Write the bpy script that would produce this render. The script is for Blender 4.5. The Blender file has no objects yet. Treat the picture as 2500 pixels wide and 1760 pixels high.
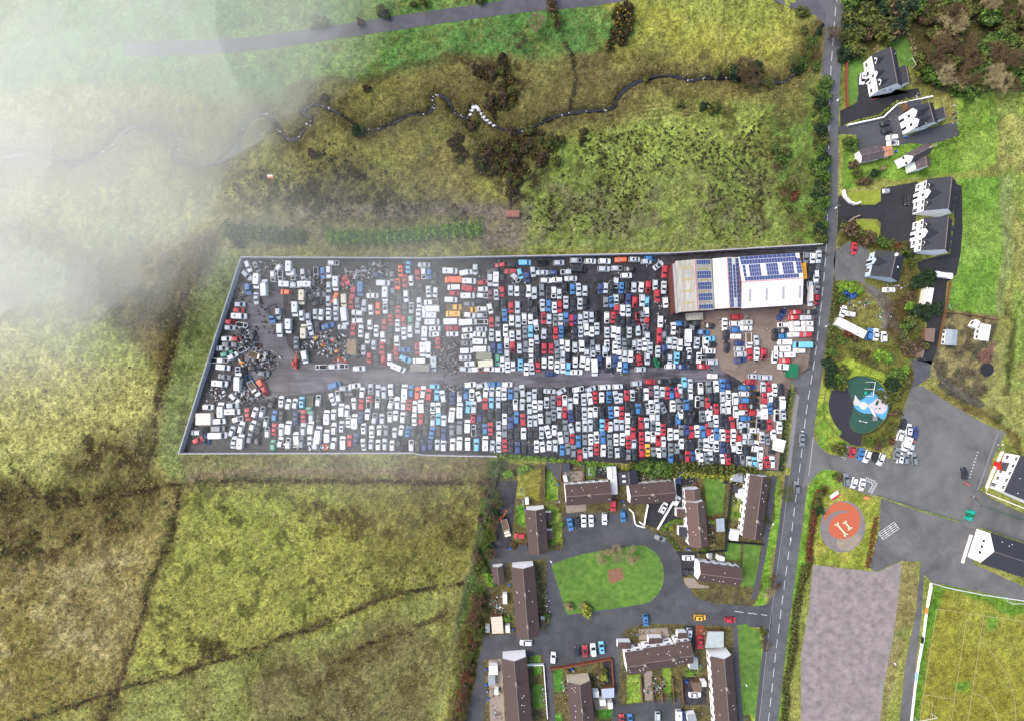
import bpy, math, random
import numpy as np
from mathutils import Vector, Matrix
random.seed(7); RNG=np.random.default_rng(7)
R=math.radians
# ------------------------------------------------------------------ camera, sky, sun, exposure
sc=bpy.context.scene; COL=sc.collection
H=190.0; K=6.5
cam_d=bpy.data.cameras.new('camera'); cam=bpy.data.objects.new('camera',cam_d); COL.objects.link(cam)
cam.location=(0,0,H); cam.rotation_euler=(0,0,0)
cam_d.sensor_width=36; cam_d.lens=36*K*H/2500; cam_d.clip_start=1; cam_d.clip_end=20000
sc.camera=cam
w=bpy.data.worlds.new('World'); sc.world=w; w.use_nodes=True
wn=w.node_tree; sky=wn.nodes.new('ShaderNodeTexSky'); sky.sky_type='NISHITA'; sky.sun_disc=False
SUN_EL,SUN_AZ=R(50),R(282)
sky.sun_elevation=SUN_EL; sky.sun_rotation=SUN_AZ; sky.air_density=1.0; sky.dust_density=4.0; sky.ozone_density=0.6
bg=wn.nodes['Background']; wn.links.new(sky.outputs[0],bg.inputs[0]); bg.inputs[1].default_value=0.15
sd=bpy.data.lights.new('sun','SUN'); so=bpy.data.objects.new('sun',sd); COL.objects.link(so)
sd.energy=1.2; sd.angle=R(35); sd.color=(1,.97,.92)
d=Vector((math.sin(SUN_AZ)*math.cos(SUN_EL),math.cos(SUN_AZ)*math.cos(SUN_EL),math.sin(SUN_EL)))
so.rotation_euler=d.to_track_quat('Z','Y').to_euler(); so.location=(0,-100,250)
vs=sc.view_settings; vs.view_transform='Standard'; vs.look='None'; vs.gamma=1; vs.use_curve_mapping=False; vs.exposure=1.12
sc.cycles.volume_bounces=8; sc.cycles.max_bounces=12; sc.cycles.diffuse_bounces=3
# ------------------------------------------------------------------ helpers
def lin(c):
    if isinstance(c,str): c=tuple(int(c[i:i+2],16)/255 for i in (0,2,4))
    return tuple(((x+.055)/1.055)**2.4 if x>.04045 else x/12.92 for x in c)
def W(px,py,h=0):
    f=(1-h/H)/K; return ((px-1250)*f,(880-py)*f)
def T(ox,oy,s,pts): return [(ox+x/s,oy+y/s) for x,y in pts]
def O(pts): return [(x*1.0893,y*1.0893) for x,y in pts]
def WP(pts,h=0): return [W(x,y,h) for x,y in pts]
def mat(name,col,rough=.7,var=.25,scale=1.5,bump=0,metal=0,spec=.3,f=1.0,detail=4,stretch=None,col2=None,stain=0,sscale=.08):
    m=bpy.data.materials.new(name); m.use_nodes=True; nt=m.node_tree; b=nt.nodes['Principled BSDF']
    c=tuple(min(.85,x*f) for x in lin(col)); b.inputs['Roughness'].default_value=rough; b.inputs['Metallic'].default_value=metal
    b.inputs['Specular IOR Level'].default_value=spec
    tc=nt.nodes.new('ShaderNodeTexCoord'); mp=nt.nodes.new('ShaderNodeMapping'); nt.links.new(tc.outputs['Object'],mp.inputs[0])
    if stretch: mp.inputs['Scale'].default_value=stretch
    n=nt.nodes.new('ShaderNodeTexNoise'); n.inputs['Scale'].default_value=scale; n.inputs['Detail'].default_value=detail; n.inputs['Roughness'].default_value=.65
    nt.links.new(mp.outputs[0],n.inputs['Vector'])
    r=nt.nodes.new('ShaderNodeValToRGB'); e=r.color_ramp.elements
    lo=tuple(x*(1-var) for x in c); hi=tuple(min(.9,x*(1+var)) for x in c)
    if col2: hi=tuple(min(.85,x*f) for x in lin(col2))
    e[0].position=.32; e[1].position=.68; e[0].color=lo+(1,); e[1].color=hi+(1,)
    nt.links.new(n.outputs[0],r.inputs[0])
    if stain:
        n2=nt.nodes.new('ShaderNodeTexNoise'); n2.inputs['Scale'].default_value=sscale; n2.inputs['Detail'].default_value=9; n2.inputs['Roughness'].default_value=.68; n2.inputs['Distortion'].default_value=.6; nt.links.new(tc.outputs['Object'],n2.inputs['Vector'])
        r2=nt.nodes.new('ShaderNodeValToRGB'); q=r2.color_ramp.elements; q[0].position=.4; q[1].position=.56; q[0].color=(1-stain,1-stain,1-stain,1); q[1].color=(1,1,1,1); nt.links.new(n2.outputs[0],r2.inputs[0])
        mx=nt.nodes.new('ShaderNodeMixRGB'); mx.blend_type='MULTIPLY'; mx.inputs[0].default_value=1; nt.links.new(r.outputs[0],mx.inputs[1]); nt.links.new(r2.outputs[0],mx.inputs[2]); nt.links.new(mx.outputs[0],b.inputs['Base Color'])
    else: nt.links.new(r.outputs[0],b.inputs['Base Color'])
    if bump:
        bp=nt.nodes.new('ShaderNodeBump'); bp.inputs['Strength'].default_value=bump; bp.inputs['Distance'].default_value=.3
        nt.links.new(n.outputs[0],bp.inputs['Height']); nt.links.new(bp.outputs[0],b.inputs['Normal'])
    return m
def tag(o,label=None,cat=None,group=None,kind=None):
    for k,v in (('label',label),('category',cat),('group',group),('kind',kind)):
        if v: o[k]=v
    return o
class MB:
    def __init__(s): s.v=[]; s.f=[]; s.m=[]
    def add(s,vs,fs,mi=0):
        b=len(s.v); s.v+=[tuple(p) for p in vs]; s.f+=[tuple(b+i for i in f) for f in fs]; s.m+=[mi]*len(fs); return s
    def prism(s,pts,z0,z1,mi=0,bottom=False):
        n=len(pts)
        a=sum(pts[i][0]*pts[(i+1)%n][1]-pts[(i+1)%n][0]*pts[i][1] for i in range(n))
        if a<0: pts=pts[::-1]
        vs=[(x,y,z0) for x,y in pts]+[(x,y,z1) for x,y in pts]
        fs=[tuple(range(n,2*n))]+[(i,(i+1)%n,n+(i+1)%n,n+i) for i in range(n)]
        if bottom: fs.append(tuple(range(n-1,-1,-1)))
        return s.add(vs,fs,mi)
    def box(s,x,y,z0,z1,lx,ly,rot=0,mi=0):
        c,t=math.cos(rot),math.sin(rot)
        return s.prism([(x+a*lx/2*c-b*ly/2*t,y+a*lx/2*t+b*ly/2*c) for a,b in((-1,-1),(1,-1),(1,1),(-1,1))],z0,z1,mi,True)
    def tube(s,p,q,r,r2=None,n=6,mi=0):
        p,q=Vector(p),Vector(q); d=(q-p)
        if d.length<1e-6: return s
        d.normalize(); a=d.orthogonal().normalized(); b=d.cross(a); r2=r if r2 is None else r2
        vs=[]
        for c,rr in((p,r),(q,r2)):
            for i in range(n):
                t=2*math.pi*i/n; vs.append(tuple(c+a*math.cos(t)*rr+b*math.sin(t)*rr))
        return s.add(vs,[(i,(i+1)%n,n+(i+1)%n,n+i) for i in range(n)]+[tuple(range(n-1,-1,-1)),tuple(range(n,2*n))],mi)
    def mesh(s,name,mats):
        me=bpy.data.meshes.new(name); me.from_pydata(s.v,[],s.f)
        for m in (mats if isinstance(mats,(list,tuple)) else [mats]): me.materials.append(m)
        if isinstance(mats,(list,tuple)) and len(mats)>1: me.polygons.foreach_set('material_index',s.m)
        me.update(); return me
    def build(s,name,mats,parent=None):
        o=bpy.data.objects.new(name,s.mesh(name,mats)); COL.objects.link(o)
        if parent: o.parent=parent
        return o
def empty(name,x,y,rz=0,z=0):
    o=bpy.data.objects.new(name,None); COL.objects.link(o); o.location=(x,y,z); o.rotation_euler=(0,0,rz); o.empty_display_size=.5; return o
def copy_tree(o,parent=None):
    c=o.copy(); COL.objects.link(c); c.parent=parent
    for ch in o.children: copy_tree(ch,c)
    return c
def sheet(name,px,z,m,kind='structure',label=None,cat=None,group=None):
    b=MB(); pts=WP(px); n=len(pts)
    a=sum(pts[i][0]*pts[(i+1)%n][1]-pts[(i+1)%n][0]*pts[i][1] for i in range(n))
    if a<0: pts=pts[::-1]
    b.add([(x,y,z) for x,y in pts],[tuple(range(n))])
    o=b.build(name,m); tag(o,label,cat,group,kind)
    return o
def ribbon_pts(px,wl,wr):
    """left/right offset outline (pixel units) of a pixel polyline"""
    L,Rr=[],[]
    for i,p in enumerate(px):
        a=px[max(0,i-1)]; b=px[min(len(px)-1,i+1)]; dx,dy=b[0]-a[0],b[1]-a[1]; l=math.hypot(dx,dy); nx,ny=dy/l,-dx/l
        L.append((p[0]+nx*wl,p[1]+ny*wl)); Rr.append((p[0]-nx*wr,p[1]-ny*wr))
    return L+Rr[::-1]
def ribbon(name,px,wl,wr,z,m,kind='structure',**k):
    q=ribbon_pts(px,wl,wr); n=len(px); b=MB()
    pts=WP(q)
    for i in range(n-1):
        f=[pts[i],pts[i+1],pts[2*n-2-i],pts[2*n-1-i]]
        a=sum(f[j][0]*f[(j+1)%4][1]-f[(j+1)%4][0]*f[j][1] for j in range(4))
        if a<0: f=f[::-1]
        b.add([(x,y,z) for x,y in f],[(0,1,2,3)])
    return tag(b.build(name,m),k.get('label'),k.get('cat'),k.get('group'),kind)
def smooth(px,n=6):
    out=[]
    P=[px[0]]+list(px)+[px[-1]]
    for i in range(1,len(P)-2):
        for j in range(n):
            t=j/n; a=[]
            for k in (0,1):
                p0,p1,p2,p3=P[i-1][k],P[i][k],P[i+1][k],P[i+2][k]
                a.append(.5*((2*p1)+(-p0+p2)*t+(2*p0-5*p1+4*p2-p3)*t*t+(-p0+3*p1-3*p2+p3)*t**3))
            out.append(tuple(a))
    out.append(px[-1]); return out
def npmesh(name,V,F,mats,mi=None,kind=None):
    """V (n,3), F (m,k) arrays"""
    me=bpy.data.meshes.new(name); k=F.shape[1]
    me.vertices.add(len(V)); me.vertices.foreach_set('co',V.astype(np.float32).ravel())
    me.loops.add(F.size); me.loops.foreach_set('vertex_index',F.astype(np.int32).ravel())
    me.polygons.add(len(F)); me.polygons.foreach_set('loop_start',np.arange(0,F.size,k,dtype=np.int32)); me.polygons.foreach_set('loop_total',np.full(len(F),k,dtype=np.int32))
    for m in mats: me.materials.append(m)
    if mi is not None: me.polygons.foreach_set('material_index',np.asarray(mi,dtype=np.int32))
    me.update(calc_edges=True); return me
# noise on numpy arrays
def vnoise(X,Y,scale,seed):
    g=np.random.default_rng(seed).random((256,256)).astype(np.float32)
    x=X/scale+1000.5; y=Y/scale+1000.5; xi=np.floor(x).astype(int); yi=np.floor(y).astype(int); fx=x-xi; fy=y-yi
    fx=fx*fx*(3-2*fx); fy=fy*fy*(3-2*fy); a=xi&255; b=yi&255; a1=(xi+1)&255; b1=(yi+1)&255
    return (g[a,b]*(1-fx)+g[a1,b]*fx)*(1-fy)+(g[a,b1]*(1-fx)+g[a1,b1]*fx)*fy
def fbm(X,Y,scale,seed,octv=4,gain=.5):
    t=0;a=1;s=0
    for i in range(octv): t=t+a*vnoise(X,Y,scale/2**i,seed+i); s+=a; a*=gain
    return t/s
def inpoly(X,Y,poly):
    r=np.zeros(X.shape,bool); n=len(poly); j=n-1
    for i in range(n):
        xi,yi=poly[i]; xj,yj=poly[j]
        if yi!=yj:
            c=((yi>Y)!=(yj>Y))&(X<(xj-xi)*(Y-yi)/(yj-yi)+xi); r^=c
        j=i
    return r
def dline(X,Y,pts,closed=False):
    d=np.full(X.shape,1e9); q=list(pts)+([pts[0]] if closed else [])
    for (ax,ay),(bx,by) in zip(q[:-1],q[1:]):
        dx,dy=bx-ax,by-ay; t=np.clip(((X-ax)*dx+(Y-ay)*dy)/(dx*dx+dy*dy+1e-9),0,1)
        d=np.minimum(d,np.hypot(X-ax-t*dx,Y-ay-t*dy))
    return d
def sdist(X,Y,poly):
    d=dline(X,Y,poly,True); return np.where(inpoly(X,Y,poly),d,-d)
def sm(x,a,b):
    t=np.clip((x-a)/(b-a),0,1); return t*t*(3-2*t)
ALB=.62   # photo-like display colour -> surface base colour
# ------------------------------------------------------------------ key lines (photograph pixels on the ground)
ROAD=smooth([(2070,-160),(2043,0),(2033,109),(2026,218),(2023,352),(2022,440),(2019,560),(2014,650),(2003,761),(1988,883),(1970,993),(1959,1088),(1950,1162),(1940,1238),(1932,1303),(1926,1345),(1912,1450),(1894,1591),(1879,1732),(1862,1860),(1840,2000)],4)
YARD=[(588,630),(1040,632),(1340,626),(1640,621),(2006,598),(1990,800),(1974,905),(1932,935),(1930,960),(1918,1010),(1905,1150),(1500,1129),(1210,1112),(1010,1106),(436,1106),(500,930)]
LANE=smooth([(300,120),(520,115),(640,105),(850,75),(1050,45),(1160,30),(1270,15),(1450,-2),(1620,-30),(1800,-60)],4)
RIVER=smooth([(-60,400),(80,372),(180,400),(250,370),(310,312),(360,312),(420,330),(440,350),(430,390),(520,400),(560,375),(585,340),(600,300),(640,277),(665,290),(690,330),(720,340),(745,310),(760,290),(740,275),(760,255),(800,262),(840,285),(870,305),(905,318),(960,300),(1000,280),(1045,275),(1060,255),(1052,240),(1070,230),(1095,245),(1105,268),(1130,285),(1145,285),(1155,262),(1165,262),(1180,285),(1205,305),(1240,318),(1280,318),(1320,300),(1370,280),(1430,270),(1495,264),(1510,235),(1545,205),(1600,185),(1650,185),(1685,195),(1720,190),(1800,190),(1900,200),(1940,180),(1990,90),(2010,60)],3)
# ------------------------------------------------------------------ ground: one sheet, dense where it is seen, reaching the horizon
def axis(lo,hi,step,far):
    a=list(np.arange(lo,hi+1e-6,step)); b=[hi]; s=step
    while b[-1]<far: s*=1.6; b.append(b[-1]+s)
    c=[lo]; s=step
    while c[-1]>-far: s*=1.6; c.append(c[-1]-s)
    return np.array(c[:0:-1]+a+b[1:])
gx=axis(-205,205,.5,6000); gy=axis(-147,147,.5,6000)
GX,GY=np.meshgrid(gx,gy,indexing='ij')
PX=GX*K+1250; PY=880-GY*K
wx=(fbm(GX,GY,9,11,4)-.5)*26; wy=(fbm(GX,GY,9,12,4)-.5)*26
QX=PX+wx; QY=PY+wy                              # warped: ragged natural edges
n1=fbm(GX,GY,60,1,4); n2=fbm(GX,GY,14,2,4); n3=fbm(GX,GY,3.2,3,4); n4=fbm(GX,GY,1.1,4,2); n5=fbm(GX,GY,25,5,5)
COLR=np.zeros(GX.shape+(3,)); 
def L3(c): return np.array(lin(c))*ALB
COLR[:]=L3('929650')
def blend(c,m):
    global COLR
    COLR=COLR*(1-m[...,None])+L3(c)*m[...,None]
# moor base variation
blend('a09a56',sm(n1,.45,.7)*.7); blend('7d8a3f',sm(n5,.5,.65)*.7); blend('756b43',sm(n2,.55,.75)*.45)
def zone(poly,c,soft=10,s=1,warp=True,c2=None,n=None,lo=.45,hi=.62,a2=.8):
    x,y=(QX,QY) if warp else (PX,PY)
    m=sm(sdist(x,y,poly),-soft/2,soft/2)*s; blend(c,m)
    if c2: blend(c2,m*sm(n if n is not None else n2,lo,hi)*a2)
    return m
def streak(pts,wd,c,s=1,soft=1.0,warp=True):
    x,y=(QX,QY) if warp else (PX,PY)
    m=sm(-dline(x,y,pts),-wd*(1+soft),-wd*.4)*s; blend(c,m); return m
nA=fbm(GX,GY,4.5,81,5,.7); nB=fbm(GX,GY,18,82,5,.6); nC=fbm(GX,GY,7,83,5,.65)
def ditch(pts,wd):
    d=dline(PX+wx*.55+(nA-.5)*16,PY+wy*.55+(nC-.5)*16,pts); v=.55+.9*nB
    blend('6a5c38',sm(-d,-wd*2.6*v,-wd*.5)*.6*sm(nC,.35,.55)); blend('30281b',sm(-d,-wd*1.15*v,-wd*.15)*sm(nA,.3,.5))
    blend('8a7a62',sm(-d,-wd*.5,0)*sm(nA,.55,.65)*.45)
def speck(poly,c,lo,hi,k,n=None,soft=40): blend(c,sm(sdist(QX,QY,poly),-soft,soft)*sm(n if n is not None else nA,lo,hi)*k)
# north fields
zone([(400,-300),(2200,-300),(2010,-20),(1560,-5),(1500,130),(1290,150),(1150,130),(1020,165),(900,200),(760,230),(660,270),(500,230),(300,200),(-200,230),(-200,-300)],'5a8844',30,.95,c2='7d9450',n=n5,a2=.7)
zone([(1380,-60),(2010,-20),(2040,60),(1990,160),(1900,180),(1700,165),(1480,150),(1530,60)],'9ca046',25,.95,c2='8f9c4a')
zone([(1150,130),(1290,150),(1500,120),(1500,180),(1640,170),(1500,270),(1330,300),(1200,300),(1130,200)],'7b7548',30,.7,c2='5c5434',n=n2)
zone([(700,210),(1000,180),(1080,150),(1150,200),(1130,290),(1000,240),(850,300),(700,280)],'77703f',30,.6)
zone([(740,330),(960,330),(1150,330),(1240,400),(1230,500),(1000,560),(780,520),(700,430)],'93924a',40,.9,c2='8a8048',n=n2)
zone([(1260,520),(1330,360),(1500,290),(1700,270),(1960,230),(1990,400),(2000,590),(1600,605),(1260,600)],'87a048',40,.95,c2='98a852',n=n5)
zone([(1270,420),(1900,380),(1940,600),(1300,600)],'6d7a44',90,.55)
zone([(1860,190),(1990,180),(2000,590),(1940,600),(1880,420)],'5f7f3a',30,.8,c2='76703f')
zone([(540,480),(760,430),(1250,500),(1260,610),(500,620)],'7c7a4c',50,.7,c2='8f8a62')
zone([(1150,500),(1290,500),(1290,610),(1180,620)],'7f7666',30,.8)
zone([(770,360),(880,380),(990,480),(1180,520),(1000,545),(780,540),(760,440)],'57502d',60,.55,c2='3f3a22',n=n2)
# west moor
zone([(-100,560),(180,520),(540,560),(520,640),(450,860),(390,1000),(360,1180),(-100,1160)],'95a05a',60,.95,c2='a9a866',n=n1)
zone([(-300,500),(180,560),(330,600),(250,760),(-100,800)],'7a8058',60,.8,c2='6f5d50')
zone([(330,600),(540,560),(500,640),(440,860),(400,930),(300,760),(200,690)],'74643f',50,.85,c2='574a30',n=n2)
zone([(160,680),(330,690),(470,760),(330,800),(230,740)],'45402c',40,.7)
zone([(150,1110),(320,1040),(370,1180),(280,1190),(150,1170)],'51482c',50,.75,c2='3a2f1e')
zone([(500,600),(590,640),(480,1000),(440,1110),(1200,1120),(1200,1165),(420,1175),(375,1110),(400,960),(450,780)],'808e52',14,.95,c2='6e7c46',n=n3)
zone([(440,1108),(1200,1115),(1190,1180),(460,1175)],'7f7a52',16,.7,c2='6a5c45',n=n2)
zone([(-200,1200),(380,1190),(460,1200),(300,1680),(-200,1900)],'80773f',30,.95,c2='958a58',n=n1,lo=.4)
zone([(-200,1180),(400,1180),(380,1290),(-200,1360)],'625f35',60,.8,c2='40361f')
zone([(100,1350),(320,1330),(290,1600),(100,1600)],'978c62',80,.6)
zone([(460,1200),(1170,1190),(1120,1450),(900,1500),(500,1640),(310,1660)],'8c9548',30,.95,c2='96994c',n=n5)
zone([(820,1180),(1170,1190),(1140,1420),(960,1420)],'73703f',90,.7)
zone([(250,1700),(600,1600),(1130,1420),(1110,1600),(1040,1900),(250,1900)],'8a9350',30,.9,c2='777447',n=n2)
zone([(600,1660),(1000,1500),(1090,1600),(1030,1800),(640,1800)],'6f6a48',80,.75)
for pts,wd in (([(437,1190),(420,1300),(370,1420),(330,1560),(290,1670)],9),([(-60,1800),(130,1740),(290,1680),(420,1650),(600,1590),(800,1520),(930,1460),(1130,1420)],8),
    ([(520,590),(460,700),(430,820),(385,960),(370,1100),(360,1160)],9),([(30,1140),(90,1210),(200,1220),(330,1200),(440,1180),(600,1172),(900,1175),(1190,1178)],8),([(280,1700),(230,1800)],22),([(800,1650),(900,1570),(1080,1500)],9)):
    ditch(pts,wd)
streak([(470,1165),(600,1150),(900,1150),(1100,1160)],8,'8c7468',.55)
streak([(545,600),(500,650),(495,700)],4,'6b5d4c',.6); streak([(760,560),(640,545),(560,550)],10,'726a52',.7)
streak([(1190,600),(1240,580),(1250,560),(1235,520),(1180,515),(900,510),(720,520)],13,'82796a',.75)
# dark vegetated blotches, following noise
for poly,c,k in (([(520,420),(780,420),(760,520),(560,520)],'3e3a24',.7),([(150,640),(560,560),(480,760),(200,780)],'3c3524',.5),([(-50,1180),(350,1170),(200,1400),(-50,1420)],'38301c',.7),([(450,1180),(1170,1180),(900,1560),(350,1640)],'434a24',.35),
        ([(1300,360),(1960,330),(1960,600),(1300,600)],'3d4426',.42),([(900,1180),(1180,1180),(1150,1760),(900,1760)],'4b4228',.45),([(450,1130),(1200,1130),(1200,1200),(450,1200)],'3c3620',.45)):
    blend(c,sm(sdist(QX,QY,poly),-30,30)*sm(n3*.6+n2*.4,.52,.66)*k)
BIG=[(-300,-300),(2020,-300),(2020,620),(1230,620),(1230,2200),(-300,2200)]
speck(BIG,'5a5a2c',.61,.7,.4); speck(BIG,'a9a468',.62,.7,.3,fbm(GX,GY,3.5,84,4,.7)); speck(BIG,'5b6a2c',.56,.68,.3,nC)
speck([(1290,380),(1500,300),(1950,260),(1990,600),(1250,600)],'42421f',.57,.64,.6); speck([(1290,440),(1960,420),(1960,600),(1290,600)],'76705a',.5,.62,.5,nC)
speck([(1380,120),(1720,130),(1800,170),(1500,200),(1360,260)],'5c5430',.46,.58,.7,nC); speck([(1500,210),(1850,200),(1800,290),(1560,290)],'3c3420',.46,.56,.8,nC,20)
speck([(680,430),(900,400),(1000,520),(740,540)],'2f2817',.47,.56,.9,nA,30); speck([(560,420),(740,400),(740,520),(560,520)],'3f3b24',.5,.58,.7,nA,30)
speck([(900,380),(1200,330),(1240,500),(1000,540)],'5e5632',.5,.6,.5,nA,30); speck([(1100,130),(1290,150),(1300,280),(1120,300),(1060,200)],'3b2f1c',.42,.55,.85,nC,24); speck([(1130,320),(1330,300),(1350,420),(1250,520),(1150,420)],'33291a',.38,.52,.9,nC,24)
speck([(1640,230),(1990,200),(1990,600),(1880,600),(1850,400)],'4c4a28',.48,.58,.6,nC); speck([(330,600),(540,560),(480,760),(400,900),(200,720)],'3d3020',.45,.58,.6,nC,30)
speck([(120,640),(400,640),(480,800),(150,800)],'3a3826',.5,.6,.6,nC,40); speck([(160,1060),(350,1020),(370,1150),(170,1160)],'2e2517',.48,.56,.85,nC,20); speck([(-50,1190),(340,1180),(330,1300),(60,1420),(-50,1400)],'2d2716',.46,.56,.85,nC,30)
speck([(-50,1300),(380,1250),(300,1650),(-50,1750)],'6a5a34',.48,.6,.55,nA); speck([(-50,1400),(350,1350),(280,1650),(-50,1700)],'b3a67a',.52,.62,.5,nC)
speck([(450,1190),(1180,1180),(1130,1430),(500,1640),(310,1650)],'4b5026',.58,.64,.75,nC); speck([(700,1180),(1180,1180),(1150,1330),(800,1330)],'54452a',.5,.6,.55,nC); speck([(300,1580),(560,1540),(560,1640),(400,1660)],'33291a',.47,.55,.8,nC,20)
speck([(600,1640),(1090,1500),(1050,1780),(600,1780)],'4a3f26',.5,.6,.6,nC); speck([(460,900),(590,640),(500,630),(390,960),(380,1110),(460,1160)],'45502a',.5,.6,.6,nA,14)
speck([(2050,-100),(2600,-100),(2600,230),(2050,230)],'33301c',.45,.58,.7,nC); speck([(2440,430),(2600,430),(2600,1100),(2440,1000)],'54502c',.54,.62,.6,nC); speck([(2040,560),(2240,560),(2250,950),(2040,1080)],'3c2f1e',.47,.58,.7,nC,20)
streak([(1000,300),(940,330),(760,330)],6,'a8a062',.4); streak([(740,200),(900,200),(1000,160),(1090,140)],8,'4f482a',.6); streak([(900,310),(1010,190),(1130,165)],5,'a39c58',.5)
for k in range(7): streak([(1440,285+k*5),(1560,265+k*5),(1700,262+k*4)],1.6,'5f5a34' if k%2 else 'a09a5c',.6,.6)
# valley of the stream
streak(RIVER[::2],46,'6f6a3e',.75,1.2); streak(RIVER[::2],20,'5a5332',.7,1.2)
RV=dline(PX,PY,RIVER); WATER=sm(-RV-(nA-.5)*7,-6.5,-3.0)
for pts in ([(1245,500),(1262,450),(1300,430),(1330,380),(1350,330)],[(1385,110),(1400,190),(1395,260)]): streak(pts,5,'2c2a26',.8)
blend('2b2a2c',WATER)
# east side
zone([(2050,-200),(2700,-200),(2700,240),(2330,230),(2240,200),(2180,60),(2060,140)],'4c4a2c',20,.95,c2='5e5a3a',n=n2)
zone([(2040,-60),(2075,-60),(2050,260),(2042,260)],'4f6b33',6,.9,warp=False)
zone([(2065,140),(2110,142),(2122,180),(2095,245),(2085,258),(2068,255)],'7f9a35',3,1,warp=False,c2='93a640',n=n2)
zone([(2165,92),(2210,80),(2235,155),(2215,165),(2197,160),(2185,125)],'6c9c33',3,1,warp=False)
zone([(2330,225),(2420,218),(2430,240),(2432,400),(2400,415),(2280,432),(2220,440),(2120,440),(2060,470),(2050,330),(2100,360),(2230,345),(2340,340)],'6c8f36',5,1,warp=True,c2='86a046',n=n2)
zone([(2430,215),(2700,215),(2700,1150),(2480,1060),(2440,1000),(2480,700),(2440,430)],'7e9446',20,.95,c2='9a9a58',n=n2)
zone([(2345,435),(2445,430),(2450,560),(2430,776),(2310,760),(2340,600)],'6b9338',6,1,c2='7fa046',n=n2)
zone([(2440,430),(2470,430),(2480,560),(2452,780),(2432,776),(2450,560)],'86975a',8,.8)
zone([(2465,780),(2480,780),(2470,960),(2455,960)],'3d3422',10,.7)
zone([(2290,760),(2430,775),(2425,940),(2380,975),(2270,925),(2285,850)],'5c5644',10,.95,c2='8c8458',n=n3)
zone([(2390,860),(2440,830),(2450,900),(2420,920)],'7b5a52',6,.9)
zone([(2410,930),(2460,780),(2450,1000),(2400,990)],'93975a',12,.8)
zone([(2250,935),(2300,930),(2500,1070),(2500,1120),(2450,1050),(2380,1020),(2260,950)],'8c8a4c',8,.95,c2='574c2c',n=n2)
zone([(2300,925),(2360,950),(2400,985),(2385,998),(2340,970),(2290,940)],'4f4d4a',5,.8)
zone([(2060,560),(2150,540),(2225,560),(2240,700),(2270,860),(2220,950),(2180,1060),(2090,1080),(2000,1060),(2030,700)],'6d7138',14,.95,c2='59522f',n=n2)
zone([(2058,690),(2130,690),(2160,720),(2170,780),(2150,800),(2080,790),(2060,740)],'8a8a48',10,.7)
zone([(2130,700),(2180,740),(2190,800),(2140,800),(2150,760),(2110,705)],'6e6a66',8,.9)
zone([(2160,740),(2230,700),(2240,800),(2200,850),(2160,810)],'574a34',16,.8)
zone([(2040,890),(2070,870),(2170,925),(2172,960),(2150,985),(2130,930),(2060,925),(2035,970)],'8fa33c',5,1)
zone([(1998,960),(2030,930),(2020,1000),(2050,1040),(2075,1080),(2070,1100),(2030,1108),(2004,1090),(1992,1040)],'779c38',5,1,c2='93a040',n=n3)
zone([(2165,960),(2225,950),(2200,1020),(2178,1090),(2150,1100),(2090,1085),(2090,1065),(2160,1040)],'6a6e34',6,1,c2='4f5a28',n=n3)
zone([(1978,1190),(2000,1150),(2020,1145),(2046,1149),(2056,1186),(2020,1190),(1990,1240),(1975,1330),(1950,1500),(1925,1700),(1900,1800),(1885,1800),(1910,1600),(1940,1400)],'6f9a34',5,1,c2='84a440',n=n3)
zone([(2010,1185),(2060,1187),(2145,1215),(2150,1290),(2120,1390),(1985,1370),(1975,1300)],'8b9a3a',6,1,c2='9c9c46',n=n3)
streak([(2012,1195),(1992,1240),(1982,1300),(1968,1370),(1950,1460),(1935,1560),(1920,1700),(1910,1780)],8,'3a2a1c',.9)
zone([(2195,1370),(2245,1370),(2235,1500),(2190,1620),(2150,1790),(2140,1790),(2170,1600)],'8a8452',8,1,c2='6d8a3c',n=n2)
zone([(2270,1420),(2520,1470),(2520,1800),(2220,1800),(2250,1600)],'8a8a34',3,1,warp=False,c2='8f963e',n=n2)
zone([(2270,1420),(2520,1470),(2520,1505),(2470,1500),(2370,1450),(2300,1440),(2290,1500),(2262,1600),(2240,1770),(2222,1770)],'4f8426',14,.9,c2='6a8a30')
zone([(2330,1665),(2380,1660),(2365,1690),(2335,1685)],'5a8a2c',14,.8); zone([(2405,1500),(2440,1505),(2430,1535),(2405,1530)],'5a8c2c',14,.7)
zone([(1870,1160),(1908,1160),(1896,1300),(1880,1400),(1860,1520),(1845,1500),(1862,1300)],'6d9a34',4,1,c2='82a63c',n=n3)
zone([(1812,1330),(1858,1330),(1848,1470),(1800,1460)],'8d9c44',4,1)
zone([(1795,1530),(1840,1525),(1868,1560),(1850,1790),(1815,1790),(1800,1620)],'82a83c',4,1,c2='9ab04a',n=n3)
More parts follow.
